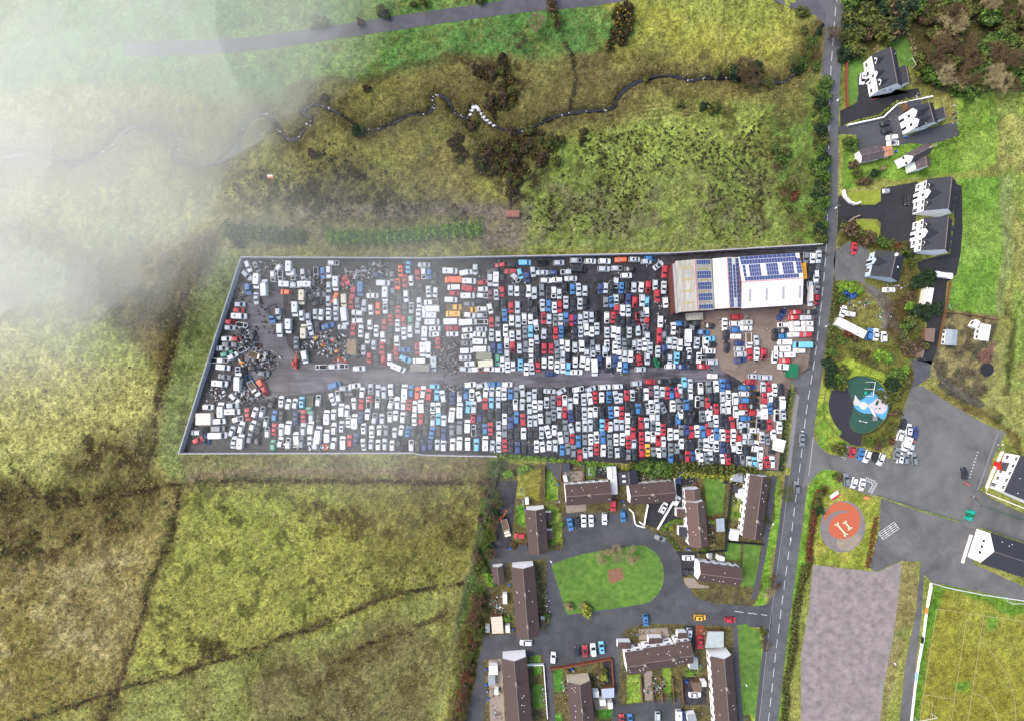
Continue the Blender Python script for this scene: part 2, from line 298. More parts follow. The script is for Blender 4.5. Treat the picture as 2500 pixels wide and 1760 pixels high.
# estate base + gardens
zone([(1190,1125),(1500,1135),(1905,1158),(1870,1330),(1840,1500),(1830,1800),(1120,1800),(1180,1500),(1200,1300)],'65603f',6,.9,c2='4b4636',n=n3)
for p,c in (([(1265,1140),(1320,1145),(1315,1225),(1300,1215),(1258,1215)],'8a8a38'),([(1330,1150),(1345,1150),(1362,1175),(1362,1220),(1330,1220)],'6f9434'),([(1262,1232),(1280,1232),(1282,1285),(1262,1280)],'5f8c30'),
    ([(1332,1225),(1365,1240),(1370,1275),(1340,1280)],'7f9440'),([(1345,1285),(1370,1280),(1373,1325),(1345,1325)],'7f963c'),([(1720,1165),(1768,1172),(1765,1250),(1725,1255)],'6fa038'),
    ([(1786,1205),(1812,1205),(1812,1270),(1785,1270)],'7c8c3c'),([(1775,1325),(1808,1325),(1805,1370),(1772,1360)],'54802e'),([(1420,1130),(1452,1130),(1452,1165),(1425,1165)],'4f8c36'),
    ([(1295,1590),(1320,1590),(1320,1617),(1295,1617)],'4f8c36'),([(1303,1622),(1322,1622),(1322,1645),(1303,1645)],'4f8c36'),([(1300,1672),(1328,1672),(1330,1725),(1310,1730)],'7fa040'),([(1352,1630),(1372,1630),(1376,1685),(1354,1688)],'4f8c34'),
    ([(1460,1730),(1498,1725),(1498,1752),(1465,1755)],'4c8a30'),([(1345,1740),(1370,1740),(1375,1790),(1352,1790)],'4c8a30'),([(1530,1648),(1562,1645),(1566,1712),(1532,1716)],'7a9c38'),([(1617,1630),(1638,1630),(1638,1690),(1620,1690)],'6f9434'),([(1672,1632),(1712,1630),(1710,1670),(1680,1670)],'62843a')):
    zone(p,c,3,1,warp=False,c2='8f9a4c',n=n3,a2=.35)
# hedge-side strip between moor and estate
zone([(1195,1120),(1235,1120),(1190,1400),(1180,1520),(1130,1790),(1090,1790),(1120,1500),(1165,1300)],'4f4a2c',14,.85,c2='3a5a24',n=n2)
FINE=(.5+.95*n4)*(.6+.78*n3); COLR*=FINE[...,None]*1.02; LUM=(COLR@np.array([.25,.65,.1]))[...,None]; COLR=COLR*.98+LUM*.02
# relief: tussocky moor, sunk stream; level wherever something is laid on it
lvl=np.zeros(GX.shape)
for poly in (YARD,):
    lvl=np.maximum(lvl,sm(sdist(PX,PY,poly),-8,0))
for poly in ([(1190,1110),(2700,1110),(2700,2200),(1100,2200)],[(1960,-300),(2340,-300),(2340,240),(2450,440),(2450,1110),(1900,1110),(1985,600)]):
    lvl=np.maximum(lvl,sm(sdist(PX,PY,poly),-12,0))
lvl=np.maximum(lvl,sm(-dline(PX,PY,LANE),-26,-18)); lvl=np.maximum(lvl,sm(-dline(PX,PY,ROAD),-40,-32))
Z=((n3-.5)*1.0+(n4-.5)*.7+(n5-.5)*1.6+.0)*(1-lvl)
near=(np.abs(GX)<205)&(np.abs(GY)<147)
Z=np.where(near,Z,0)-1.0*sm(-RV,-13,-3)*(1-lvl)
V=np.stack([GX,GY,Z],-1).reshape(-1,3); nx_,ny_=GX.shape
ii,jj=np.meshgrid(np.arange(nx_-1),np.arange(ny_-1),indexing='ij'); a=(ii*ny_+jj).ravel()
F=np.stack([a,a+ny_,a+ny_+1,a+1],-1)
gm=bpy.data.materials.new('ground_vegetation'); gm.use_nodes=True; nt=gm.node_tree; b=nt.nodes['Principled BSDF']; b.inputs['Roughness'].default_value=.9; b.inputs['Specular IOR Level'].default_value=.1
at=nt.nodes.new('ShaderNodeAttribute'); at.attribute_name='Col'; tc=nt.nodes.new('ShaderNodeTexCoord')
na=nt.nodes.new('ShaderNodeTexNoise'); na.inputs['Scale'].default_value=1.6; na.inputs['Detail'].default_value=5; na.inputs['Roughness'].default_value=.75
nt.links.new(tc.outputs['Object'],na.inputs['Vector'])
rp=nt.nodes.new('ShaderNodeValToRGB'); rp.color_ramp.elements[0].position=.34; rp.color_ramp.elements[1].position=.66; rp.color_ramp.elements[0].color=(.36,.35,.33,1); rp.color_ramp.elements[1].color=(1.75,1.72,1.7,1)
mx=nt.nodes.new('ShaderNodeMixRGB'); mx.blend_type='MULTIPLY'; mx.inputs[0].default_value=1
nt.links.new(na.outputs[0],rp.inputs[0]); nt.links.new(at.outputs['Color'],mx.inputs[1]); nt.links.new(rp.outputs[0],mx.inputs[2]); nt.links.new(mx.outputs[0],b.inputs['Base Color'])
bp=nt.nodes.new('ShaderNodeBump'); bp.inputs['Strength'].default_value=.9; bp.inputs['Distance'].default_value=.35; nt.links.new(na.outputs[0],bp.inputs['Height']); nt.links.new(bp.outputs[0],b.inputs['Normal'])
me=npmesh('ground',V,F,[gm]); ca=me.color_attributes.new('Col','FLOAT_COLOR','POINT')
cc=np.ones((len(V),4),np.float32); cc[:,:3]=np.clip(COLR,0,1).reshape(-1,3); ca.data.foreach_set('color',cc.ravel())
me.polygons.foreach_set('use_smooth',np.ones(len(F),bool))
g=bpy.data.objects.new('ground',me); COL.objects.link(g); tag(g,kind='structure')
# stream water
mw=mat('stream_water','2a2c30',.35,.2,.8,.3,spec=.2); mf=mat('stream_foam','d8dade',.5,.3,2)
rw=random.Random(12); L_=[];R_=[]
wob=[2.6+1.7*math.sin(i*.7)+rw.uniform(-.8,.9) for i in range(len(RIVER))]
q_=MB(); pl_=[]
for i,p in enumerate(RIVER):
    a_=RIVER[max(0,i-1)]; b_=RIVER[min(len(RIVER)-1,i+1)]; dx,dy=b_[0]-a_[0],b_[1]-a_[1]; l=math.hypot(dx,dy) or 1; w_=max(1.5,wob[i]*.5+wob[max(0,i-1)]*.5); pl_.append((W(p[0]+dy/l*w_,p[1]-dx/l*w_),W(p[0]-dy/l*w_,p[1]+dx/l*w_)))
for (a_,b_),(c_,d_) in zip(pl_[:-1],pl_[1:]):
    q_.add([(a_[0],a_[1],-.62),(c_[0],c_[1],-.62),(d_[0],d_[1],-.62),(b_[0],b_[1],-.62)],[(3,2,1,0)])
o=q_.build('water',mw); o['kind']='structure'
fb=MB(); rr=random.Random(3)
for i,p in enumerate(RIVER):
    dens=22 if 1145<p[0]<1210 and p[1]>255 else (rr.choice((1,2,3)) if rr.random()<.3 else 0)
    for k in range(dens):
        x,y=W(p[0]+rr.gauss(0,2.8),p[1]+rr.gauss(0,1.6)); s=rr.uniform(.1,.32); t=rr.uniform(0,3)
        fb.prism([(x+s*math.cos(t+q)*rr.uniform(.5,1),y+s*math.sin(t+q)*rr.uniform(.5,1)) for q in (0,1.2,2.4,3.6,4.9)],-.6,-.57+rr.random()*.06)
tag(fb.build('stream_foam',mf),'white broken water on the fast stretches of the winding stream','foam',kind='stuff')
# rush tussocks and tufts (uncountable ground cover)
def tufts(name,label,n,test,colors,rmin,rmax,hmul,seed,blades=7,lim=None):
    rng=np.random.default_rng(seed); out=[]; 
    x=rng.uniform(-200,200,n); y=rng.uniform(-143,143,n)
    px=x*K+1250; py=880-y*K; keep=rng.random(n)<test(x,y,px,py)
    x,y=x[keep],y[keep]; m=len(x)
    ix=np.clip(np.searchsorted(gx,x),0,len(gx)-1); iy=np.clip(np.searchsorted(gy,y),0,len(gy)-1); z=Z[ix,iy]
    r=rng.uniform(rmin,rmax,m); VV=[];
    for k in range(blades):
        t=rng.uniform(0,2*np.pi,m); t2=t+rng.uniform(.5,1.3,m); rr=r*rng.uniform(.5,1.1,m); h=r*hmul*rng.uniform(.5,1.2,m)
        c=np.stack([x,y,z+.02],-1)
        a=np.stack([x+np.cos(t)*rr,y+np.sin(t)*rr,z+h],-1); b=np.stack([x+np.cos(t2)*rr,y+np.sin(t2)*rr,z+h*.7],-1)
        VV.append(np.stack([c,a,b],1))
    VV=np.concatenate(VV).reshape(-1,3); FF=np.arange(len(VV)).reshape(-1,3)
    ms=[mat(name+'_%s'%c,c,.85,.3,2,f=ALB) for c in colors]
    me=npmesh(name,VV,FF,ms,np.tile(rng.integers(0,len(ms),m),blades)); o=bpy.data.objects.new(name,me); COL.objects.link(o); tag(o,label,'vegetation',kind='stuff')
def offlvl(x,y):
    ix=np.clip(np.searchsorted(gx,x),0,len(gx)-1); iy=np.clip(np.searchsorted(gy,y),0,len(gy)-1); return (1-lvl[ix,iy])
def t_rush(x,y,px,py):
    nn=fbm(x,y,12,31,3); mm=np.zeros(len(x))
    for poly,k in (([(1270,370),(1500,320),(1700,300),(1850,290),(1890,420),(1900,590),(1290,600),(1290,480)],1.),([(770,360),(880,370),(1000,470),(1160,510),(1180,545),(760,545),(740,430)],1.1),([(560,430),(750,400),(760,520),(560,520)],.8),([(2030,1350),(2120,1360),(2110,1390),(2020,1380)],.0)):
        mm=np.maximum(mm,sm(sdist(px,py,poly),-20,20)*k)
    return mm*sm(nn,.42,.62)*offlvl(x,y)
tufts('rushes','dark rush tussocks dotted over the rough pasture north of the yard',60000,t_rush,['2c2a1a','33351c','3b3820','40301c'],.25,.75,.8,21)
def t_rough(x,y,px,py):
    nn=fbm(x,y,10,41,4); d=dline(px,py,[(437,1190),(420,1300),(370,1420),(330,1560),(290,1670)]); d=np.minimum(d,dline(px,py,[(-60,1800),(290,1680),(600,1590),(930,1460),(1130,1420)])); d=np.minimum(d,dline(px,py,[(520,590),(430,820),(370,1100),(360,1160)])); d=np.minimum(d,dline(px,py,[(30,1140),(90,1210),(440,1180),(900,1175),(1190,1178)]))
    e=np.exp(-(d/11)**2)
    return np.clip(e+.10*sm(nn,.5,.62)*(px<1230)*(py>560),0,1)*offlvl(x,y)
tufts('heather','dark heather and rank grass lining the ditches of the western moor',90000,t_rough,['2f2a1a','3d341f','4a4a26','54472b'],.2,.65,.7,22,5)
def t_grass(x,y,px,py): return .9*offlvl(x,y)*((px<1240)|(py<640))
tufts('rough_grass','loose tufts of yellow and green grass covering the open moor',110000,t_grass,['a39c5c','7b8a40','5f6c32','6b5f38'],.15,.5,.6,23,4)
# ------------------------------------------------------------------ paving
F_=ALB
m_road=mat('road_asphalt','686a6d',.85,.14,.5,f=F_,detail=8,stain=.22,sscale=.1); m_lane=mat('lane_asphalt','66656c',.85,.15,.3,f=F_,detail=8,stain=.25)
m_est=mat('estate_asphalt','55575b',.85,.14,.3,f=F_,detail=8,stain=.3,sscale=.06); m_park=mat('carpark_asphalt','757676',.85,.16,.12,f=F_,detail=8,bump=.1,stain=.35,sscale=.035)
m_dark=mat('fresh_asphalt','333438',.8,.15,.5,f=F_,detail=8,stain=.25); m_patch=mat('asphalt_repair','5a5b62',.85,.15,.6,f=F_)
m_yard=mat('yard_mud','2c2b2e',.6,.4,.5,f=F_,detail=12,stain=.4,sscale=.12,col2='4e4c52',bump=.3); m_track=mat('yard_track_mud','565358',.5,.3,.3,f=F_,detail=10,col2='827e86',stretch=(.25,1.6,1),bump=.2,stain=.45,sscale=.09)
m_conc=mat('concrete_apron','8b7b72',.8,.14,.25,f=F_,detail=8,stain=.35,sscale=.07); m_grav=mat('gravel_lot','8d8387',.9,.16,.4,f=F_,detail=12,bump=.25,col2='a8a09c',stain=.16,sscale=.22)
m_line=mat('white_road_paint','d8d8d8',.7,.25,3,f=.62); m_yline=mat('yellow_paint','d9b04a',.7,.15,3,f=.8); m_kerb=mat('kerb_stone','9a9a9c',.8,.15,1.5,f=F_)
m_pave=mat('pavement_asphalt','8d8c92',.85,.1,.5,f=F_); m_path=mat('path_asphalt','55555c',.85,.12,.6,f=F_)
m_lawn=mat('lawn_grass','4f8230',.9,.22,.5,f=F_,detail=10,bump=.6,col2='789a40',stain=.2,sscale=.08); m_stone=mat('stone_paving','9a8d80',.85,.15,1,f=F_); m_red=mat('red_brick','8a4a38',.85,.2,2,f=F_)
m_bark=mat('bark_chips','8f6a52',.9,.25,1.4,f=F_,detail=8)
sheet('yard_ground',YARD,.02,m_yard)
TRK=smooth([(590,860),(640,905),(760,915),(900,922),(1100,925),(1300,928),(1500,925),(1650,918),(1760,915)],4)
sheet('yard_track',[(560,700),(600,690),(690,720),(700,840),(740,885),(900,902),(1300,905),(1600,898),(1760,885),(1780,930),(1600,935),(1350,946),(1000,946),(780,955),(640,975),(600,900),(590,800)],.026,m_track)
sheet('concrete_apron',[(1700,765),(1740,760),(1990,742),(1974,905),(1932,930),(1915,1010),(1900,1148),(1850,1143),(1850,960),(1800,925),(1762,905),(1752,880),(1720,880),(1712,800)],.034,m_conc)
ribbon('main_road',ROAD,24,22,.03,m_road)
ribbon('side_pavement',[p for p in ROAD if 940<p[1]<1160],-32,23,.08,m_pave); ribbon('west_footpath',[p for p in ROAD if 1150<p[1]],-33,23.5,.08,m_path)
ribbon('road_kerb',[p for p in ROAD if 1200<p[1]],-22,23.2,.1,m_kerb); 
sheet('junction_apron',[(1932,930),(1974,903),(1985,880),(1975,1000),(1945,960)],.028,m_road)
ribbon('country_lane',LANE,17,17,.06,m_lane)
sheet('north_layby',[(1800,-60),(2050,-60),(2035,60),(2022,120),(2013,60),(1990,38),(1930,20),(1870,-5)],.026,m_lane)
CP=[(1978,1066),(1987,1068),(2000,1087),(2017,1105),(2048,1113),(2062,1084),(2110,1098),(2178,1122),(2181,1085),(2192,1042),(2205,1005),(2224,948),(2250,941),(2320,985),(2399,1031),(2455,1055),(2440,1085),(2424,1120),(2412,1165),(2399,1201),(2420,1215),(2520,1262),(2520,1330),(2392,1287),(2372,1290),(2335,1268),(2233,1240),(2148,1210),(2124,1207),(2056,1185),(2056,1155),(2046,1149),(2017,1145),(2000,1150),(1978,1178),(1960,1190)]
sheet('car_park',CP,.036,m_park)
sheet('service_yard',[(2150,1215),(2233,1243),(2335,1272),(2390,1290),(2402,1293),(2375,1375),(2520,1440),(2520,1470),(2400,1445),(2275,1420),(2256,1400),(2250,1500),(2238,1600),(2222,1780),(2194,1780),(2210,1620),(2235,1500),(2248,1370),(2200,1368),(2140,1395),(2122,1385),(2147,1290)],.034,mat('service_asphalt','727273',.85,.18,.15,f=F_,detail=10,bump=.15,stain=.4,sscale=.03))
sheet('gravel_lot',[(1985,1378),(2110,1392),(2145,1395),(2200,1370),(2198,1420),(2180,1560),(2160,1660),(2145,1780),(1955,1780),(1955,1600),(1975,1480)],.03,m_grav)
EA=O([(1100,1228),(1228,1234),(1262,1232),(1262,1152),(1290,1148),(1392,1150),(1398,1128),(1420,1165),(1440,1180),(1475,1195),(1500,1215),(1525,1250),(1530,1300),(1560,1338),(1600,1352),(1700,1357),(1732,1350),(1728,1406),(1640,1402),(1560,1400),(1500,1397),(1440,1397),(1397,1412),(1393,1450),(1385,1560),(1395,1640),(1372,1640),(1372,1470),(1340,1482),(1235,1500),(1228,1465),(1080,1480),(1092,1545),(1080,1640),(1035,1640),(1062,1545),(1075,1470),(1085,1425),(1225,1410),(1225,1250),(1095,1268)])
sheet('estate_road',EA,.03,m_est)
sheet('rear_court',[(1505,1722),(1565,1715),(1660,1700),(1672,1780),(1500,1780)],.028,m_est)
ribbon('estate_footpath',O([(1222,1448),(1232,1520),(1240,1640)]),7,7,.05,m_path); ribbon('terrace_footpath',[(1890,1160),(1878,1250),(1865,1350),(1845,1440),(1838,1462)],6,6,.05,m_path)
ribbon('green_footpath',[(1346,1368),(1343,1430),(1345,1500)],6,6,.06,m_path); ribbon('verge_footpath',[(1795,1530),(1800,1650),(1812,1790)],6,6,.05,m_path)
sheet('driveway_dark',[(1749,1140),(1830,1150),(1800,1180),(1752,1180)],.028,m_dark)
for nm,p,z in (('asphalt_patch',[(1474,1302),(1524,1294),(1525,1322),(1476,1330)],.036),('asphalt_patch',[(1932,1278),(1952,1278),(1948,1310),(1926,1308)],.037),('asphalt_patch',[(1650,1461),(1683,1462),(1680,1480),(1649,1476)],.036),('asphalt_patch',[(1706,1473),(1748,1480),(1745,1494),(1702,1490)],.036),('asphalt_patch',[(1943,1238),(1956,1239),(1954,1250),(1942,1249)],.037),('asphalt_patch',[(1930,1258),(1936,1258),(1935,1264),(1929,1264)],.037)):
    sheet(nm,p,z,m_patch)
# driveways of the villas
sheet('villa_driveway',[(2050,272),(2072,262),(2092,250),(2094,185),(2104,182),(2120,205),(2126,240),(2200,222),(2243,216),(2247,235),(2192,252),(2155,287),(2072,300),(2052,312)],.04,m_dark)
sheet('villa_forecourt',[(2046,310),(2075,306),(2150,293),(2185,260),(2205,262),(2215,300),(2205,335),(2275,312),(2335,298),(2345,335),(2262,355),(2225,350),(2180,358),(2095,368),(2090,330),(2060,328),(2046,330)],.032,m_est)
sheet('villa_forecourt',[(2046,480),(2052,478),(2085,502),(2140,500),(2152,460),(2210,450),(2240,444),(2232,620),(2190,590),(2150,585),(2150,545),(2140,535),(2090,535),(2052,560),(2044,575)],.036,m_dark)
sheet('villa_rear_court',[(2325,445),(2348,455),(2350,560),(2345,620),(2335,670),(2312,690),(2305,765),(2290,840),(2275,890),(2240,880),(2240,830),(2262,800),(2270,700),(2230,640),(2320,620),(2330,540)],.03,m_dark)
sheet('bungalow_forecourt',[(2040,610),(2075,590),(2120,610),(2128,640),(2110,690),(2150,710),(2140,720),(2105,690),(2040,685),(2035,640)],.03,m_park)
sheet('track',[(2225,878),(2275,880),(2270,920),(2250,935),(2222,950),(2232,920)],.03,mat('wet_track','5b5b60',.5,.25,.3,f=F_))
sheet('brick_path',[(2112,205),(2122,165),(2130,245),(2205,222),(2222,226),(2128,243)],.044,m_red)
# marks on the roads
mk=MB()
def dash(b,p,q,wd=.11,z=.042):
    (x0,y0),(x1,y1)=W(*p),W(*q); dx,dy=x1-x0,y1-y0; l=math.hypot(dx,dy); nx,ny=-dy/l*wd,dx/l*wd
    b.prism([(x0+nx,y0+ny),(x0-nx,y0-ny),(x1-nx,y1-ny),(x1+nx,y1+ny)],z-.004,z)
acc=0; on=True; pr=ROAD[0]
P_=[]
for a_,b_ in zip(ROAD[:-1],ROAD[1:]):
    l=math.dist(a_,b_); n=max(1,int(l/2))
    for i in range(n): P_.append((a_[0]+(b_[0]-a_[0])*i/n,a_[1]+(b_[1]-a_[1])*i/n))
s_=0; st=None
for i in range(1,len(P_)):
    s_+=math.dist(P_[i-1],P_[i]); ph=s_%36
    if ph<25 and st is None: st=P_[i]
    if ph>=25 and st is not None: dash(mk,st,P_[i-1]); st=None
for i in range(3): dash(mk,(1794+i*32,1491+i*4),(1815+i*32,1494+i*4))
for i in range(14): dash(mk,(1884-i*.6,1472+i*6),(1883.6-i*.6,1475.5+i*6),.1); dash(mk,(1880-i*.6,1472+i*6),(1879.6-i*.6,1475.5+i*6),.1)
ed=[(p[0]+24,p[1]) for p in ROAD if 1060<p[1]<1180]
for a_,b_ in zip(ed[:-1],ed[1:]): dash(mk,a_,b_,.07)
mk.build('road_marking',m_line)['kind']='structure'
yb=MB()
for i,y in enumerate((953,968,983,998,1013,1028,1043,1058,1073,1088,1103,1118)):
    for a_ in (0,1): dash(yb,(1806,y+a_*.3),(1851,y+a_*.3),.09,.046)
dash(yb,(1851,950),(1850,1125),.09,.047); yb.build('bay_marking',m_yline)['kind']='structure'
# hatch markings by the parking bays
hb=MB()
for (x0,y0,x1,y1,ln) in ((2058,1118,2072,1092,6),(2124,1202,2138,1176,6),(2112,1168,2136,1178,4)):
    for k in range(ln):
        t=k/ln; u=(k+1)/ln
        A=(x0+(x1-x0)*t,y0+(y1-y0)*t); B=(x0+(x1-x0)*u,y0+(y1-y0)*u); nx,ny=(y1-y0),-(x1-x0); l=math.hypot(nx,ny); nx,ny=nx/l*6,ny/l*6
        dash(hb,(A[0]-nx,A[1]-ny),(B[0]+nx,B[1]+ny),.1,.048); dash(hb,(A[0]+nx,A[1]+ny),(B[0]-nx,B[1]-ny),.1,.048)
for k in range(9): dash(hb,(2385-k*2.4,1103+k*7.6),(2388-k*2.4,1104+k*7.6),.2,.048)
hb.build('bay_hatching',m_line)['kind']='structure'
# the oval green with its kerb and bark bed
GR=smooth(O([(1235,1264),(1300,1242),(1420,1222),(1450,1225),(1475,1245),(1487,1275),(1485,1310),(1465,1340),(1440,1352),(1350,1366),(1242,1380)]),3); GR=GR[:-1]
cx=sum(p[0] for p in GR)/len(GR); cy=sum(p[1] for p in GR)/len(GR)
kb=MB(); kb.prism(WP([(cx+(x-cx)*1.02,cy+(y-cy)*1.03) for x,y in GR]),.03,.13); kb.build('green_kerb',m_path)['kind']='structure'
sheet('village_green',GR,.14,m_lawn); sheet('bark_bed',[(1484,1390),(1518,1384),(1523,1412),(1490,1424),(1485,1410)],.15,m_bark)
for p in ([(2072,470),(2150,465),(2150,492),(2135,501),(2090,498),(2070,485)],[(2095,540),(2135,540),(2148,560),(2146,582),(2110,575),(2085,555)],[(2030,1320),(2030,1320.5),(2030.5,1320)]):
    if len(p)>3: sheet('forecourt_lawn',p,.05,mat('forecourt_grass','8a9a34',.9,.2,.4,f=F_,bump=.5,col2='9aa63c'))
# ------------------------------------------------------------------ playgrounds
s6=6.734
m_pg=mat('rubber_green','33594c',.9,.12,.6,f=F_); m_pb=mat('rubber_blue','62a8dc',.9,.06,1,f=F_); m_pw=mat('rubber_white','d2cdd2',.9,.06,1,f=F_); m_pk=mat('playground_asphalt','38363f',.9,.1,1,f=F_)
sheet('playground_asphalt',T(1920,850,s6,[(760,680),(900,640),(980,600),(1010,680),(1060,790),(1095,900),(1085,1040),(1030,1180),(1040,1280),(1100,1370),(1200,1395),(1250,1400),(1220,1610),(1060,1580),(860,1450),(915,1375),(840,1310),(770,1200),(710,1060),(690,900),(720,760)]),.05,m_pk)
sheet('playground_green_rubber',T(1920,850,s6,smooth([(985,590),(1050,500),(1150,465),(1290,465),(1420,500),(1530,570),(1610,680),(1660,800),(1680,950),(1650,1080),(1590,1190),(1480,1300),(1360,1370),(1250,1395),(1150,1380),(1070,1310),(1035,1200),(1080,1050),(1098,900),(1060,780),(1000,680)],3)),.055,m_pg)
sheet('playground_blue_rubber',T(1920,850,s6,smooth([(1215,850),(1300,800),(1360,740),(1450,690),(1580,655),(1640,760),(1670,900),(1660,1040),(1600,1170),(1480,1100),(1380,1070),(1280,1065),(1180,1020),(1110,950),(1200,935)],3)),.06,m_pb)
sheet('playground_white_rubber',T(1920,850,s6,smooth([(1310,930),(1390,900),(1450,850),(1530,800),(1635,785),(1660,900),(1640,1010),(1590,1065),(1520,1075),(1420,1030),(1340,960)],3)),.065,m_pw)
sheet('playground_white_rubber',T(1920,850,s6,[(1125,755),(1165,820),(1225,880),(1210,940),(1110,935),(1095,880),(1115,840)]),.066,m_pw)
def disc(px,py,rx,ry,n=24,rot=0): return [(px+rx*math.cos(t)*math.cos(rot)-ry*math.sin(t)*math.sin(rot),py+rx*math.cos(t)*math.sin(rot)+ry*math.sin(t)*math.cos(rot)) for t in [2*math.pi*i/n for i in range(n)]]
for (x,y,rx,ry,ro) in ((1490,895,24,50,.4),(1575,880,12,28,.2),(1390,985,24,14,.3),(1530,985,20,14,-.6),(1415,1010,16,8,0),(1470,990,18,8,-.8)): sheet('leaf_motif',T(1920,850,s6,disc(x,y,rx,ry,12,ro)),.07,m_pg)
def post(b,x,y,h,r=.06,mi=0): X,Y=W(x,y); b.tube((X,Y,0),(X,Y,h),r,n=6,mi=mi)
def metal(n,c,r=.4): return mat(n,c,r,.1,3,f=.8)
M_white=mat('white_painted_metal','e6e6e6',.4,.05,2,f=.85); M_grey=mat('galvanised_steel','8f9296',.4,.1,3,metal=.3,f=.8); M_red=mat('red_painted_metal','c03030',.45,.1,2,f=.8); M_green=mat('green_painted_metal','1f6a4a',.5,.1,2,f=.8); M_teal=mat('teal_plastic','1fa08c',.45,.08,2,f=.8); M_black=mat('black_plastic','26272a',.5,.1,2,f=.8); M_blue=mat('blue_plastic','2a5ab4',.45,.1,2,f=.8); M_brown=mat('timber_brown','7a5a40',.8,.25,3,f=.7); M_orange=mat('orange_plastic','d8703a',.5,.1,2,f=.8)
def thing(name,label,cat,px,py,group=None,rz=0,z=0):
    x,y=W(px,py); e=empty(name,x,y,rz,z); tag(e,label,cat,group); return e
# roundabout (turntable)
t=thing('play_turntable','round white and red turntable with green rim at the centre of the playground','turntable',2107.4,989.3)
b=MB(); b.tube((0,0,.06),(0,0,.2),1.5,n=28); b.build('rim',mat('lime_rubber','a8cfa0',.6,.06,2,f=.7),t)
b=MB(); b.tube((0,0,.2),(0,0,.26),1.15,n=24); b.build('deck',M_white,t)
b=MB()
for k in range(3): b=MB(); b.box(.55*math.cos(k*2.1),.55*math.sin(k*2.1),.26,.3,.5,.3,k*2.1); b.build('seat',M_red,t)
# swings
t=thing('swing_frame','tall white swing frame with three side legs in the playground','swing',2123.4,948)
b=MB()
x0,y0=W(2126,932); x1,y1=W(2120,966); X,Y=W(2123.4,948)
A=(x0-X,y0-Y,2.4); B_=(x1-X,y1-Y,2.4); b.tube(A,B_,.07)
for q in (0,.5,1):
    m_=[A[i]+(B_[i]-A[i])*q for i in range(3)]
    for s in (-1.9,.3): b.tube(tuple(m_),(m_[0]+s,m_[1],0),.05)
b.build('frame',M_white,t)
for q in (.2,.35,.7,.85):
    b=MB(); m_=[A[i]+(B_[i]-A[i])*q for i in range(3)]; b.box(m_[0],m_[1],.5,.55,.25,.5)
    for s in (-.2,.2): b.tube((m_[0],m_[1]+s,2.4),(m_[0],m_[1]+s,.55),.015,n=4)
    b.build('swing_seat',M_black,t)
t=thing('play_disc','teal round spinning dish on green rubber of the playground','spinner',2110,958.5); b=MB(); b.tube((0,0,0),(0,0,.5),.15); b.tube((0,0,.5),(0,0,.75),.35,.6,18); b.build('dish',M_teal,t)
t=thing('slide_tower','grey climbing tower with white slide chute in the playground','slide',2130,1020)
b=MB()
for sx in (-.8,.8):
    for sy in (-.8,.8): b.tube((sx,sy,0),(sx,sy,2.2),.07)
b.box(0,0,1.3,1.4,1.7,1.7); b.box(.3,.9,0,1.3,.6,.5,.3); b.build('tower',M_grey,t); b=MB(); b.add([(-.3,.9,1.4),(.3,.9,1.4),(-.5,3.8,.2),(-1.2,3.6,.2),(-.3,.9,1.5),(.3,.9,1.5),(-.5,3.8,.35),(-1.2,3.6,.35)],[(0,1,2,3),(0,4,7,3),(1,2,6,5),(4,5,6,7)]); b.build('chute',M_white,t)
t=thing('play_springer','white seesaw bar standing alone on dark green rubber','seesaw',2104,1028,rz=R(-14)); b=MB(); b.tube((-1.4,0,.6),(1.4,0,.6),.09); b.tube((0,0,0),(0,0,.6),.12); b.box(1.3,0,.6,.8,.35,.35); b.box(-1.3,0,.6,.8,.35,.35); b.build('beam',M_white,t)
# second play area
s4=4.59
C2=T(2000,1020,s4,disc(262,1215,255,290,40,.15)); sheet('play_circle_concrete',C2,.04,mat('grey_play_paving','85807f',.9,.15,.5,f=F_)); 
C3=T(2000,1020,s4,disc(330,1370,140,105,24,-.4)); sheet('play_circle_stone',C3,.045,mat('tan_play_paving','9d9082',.9,.2,.5,f=F_))
sheet('play_circle_orange_rubber',T(2000,1020,s4,smooth([(50,1170),(60,1080),(110,1000),(190,945),(270,940),(360,970),(420,1020),(455,1090),(455,1180),(430,1260),(370,1320),(280,1350),(190,1345),(130,1310),(105,1250),(110,1190),(140,1130),(190,1090),(260,1062),(345,1050),(260,1032),(180,1045),(100,1090)],2)),.05,mat('orange_rubber','c4694c',.9,.08,1.2,f=F_))
for px_,py_,ang,ln,lab in ((2053,1291,-50,4.4,'cream bone shaped balance beam, the longer of two on orange rubber'),(2068,1281,-50,2.2,'cream forked balance beam, the shorter of two on orange rubber')):
    t=thing('balance_beam',lab,'play beam',px_,py_,'beams on the orange play surface',R(ang)); b=MB(); b.box(0,0,.05,.45,ln,.5); 
    for s in (-1,1):
        for q in (-1,1): b.box(s*(ln/2+.3),q*.35,.05,.45,1.0,.45,s*q*R(40))
    b.build('beam',mat('cream_rubber','e2d6bc',.7,.06,2,f=.75),t)
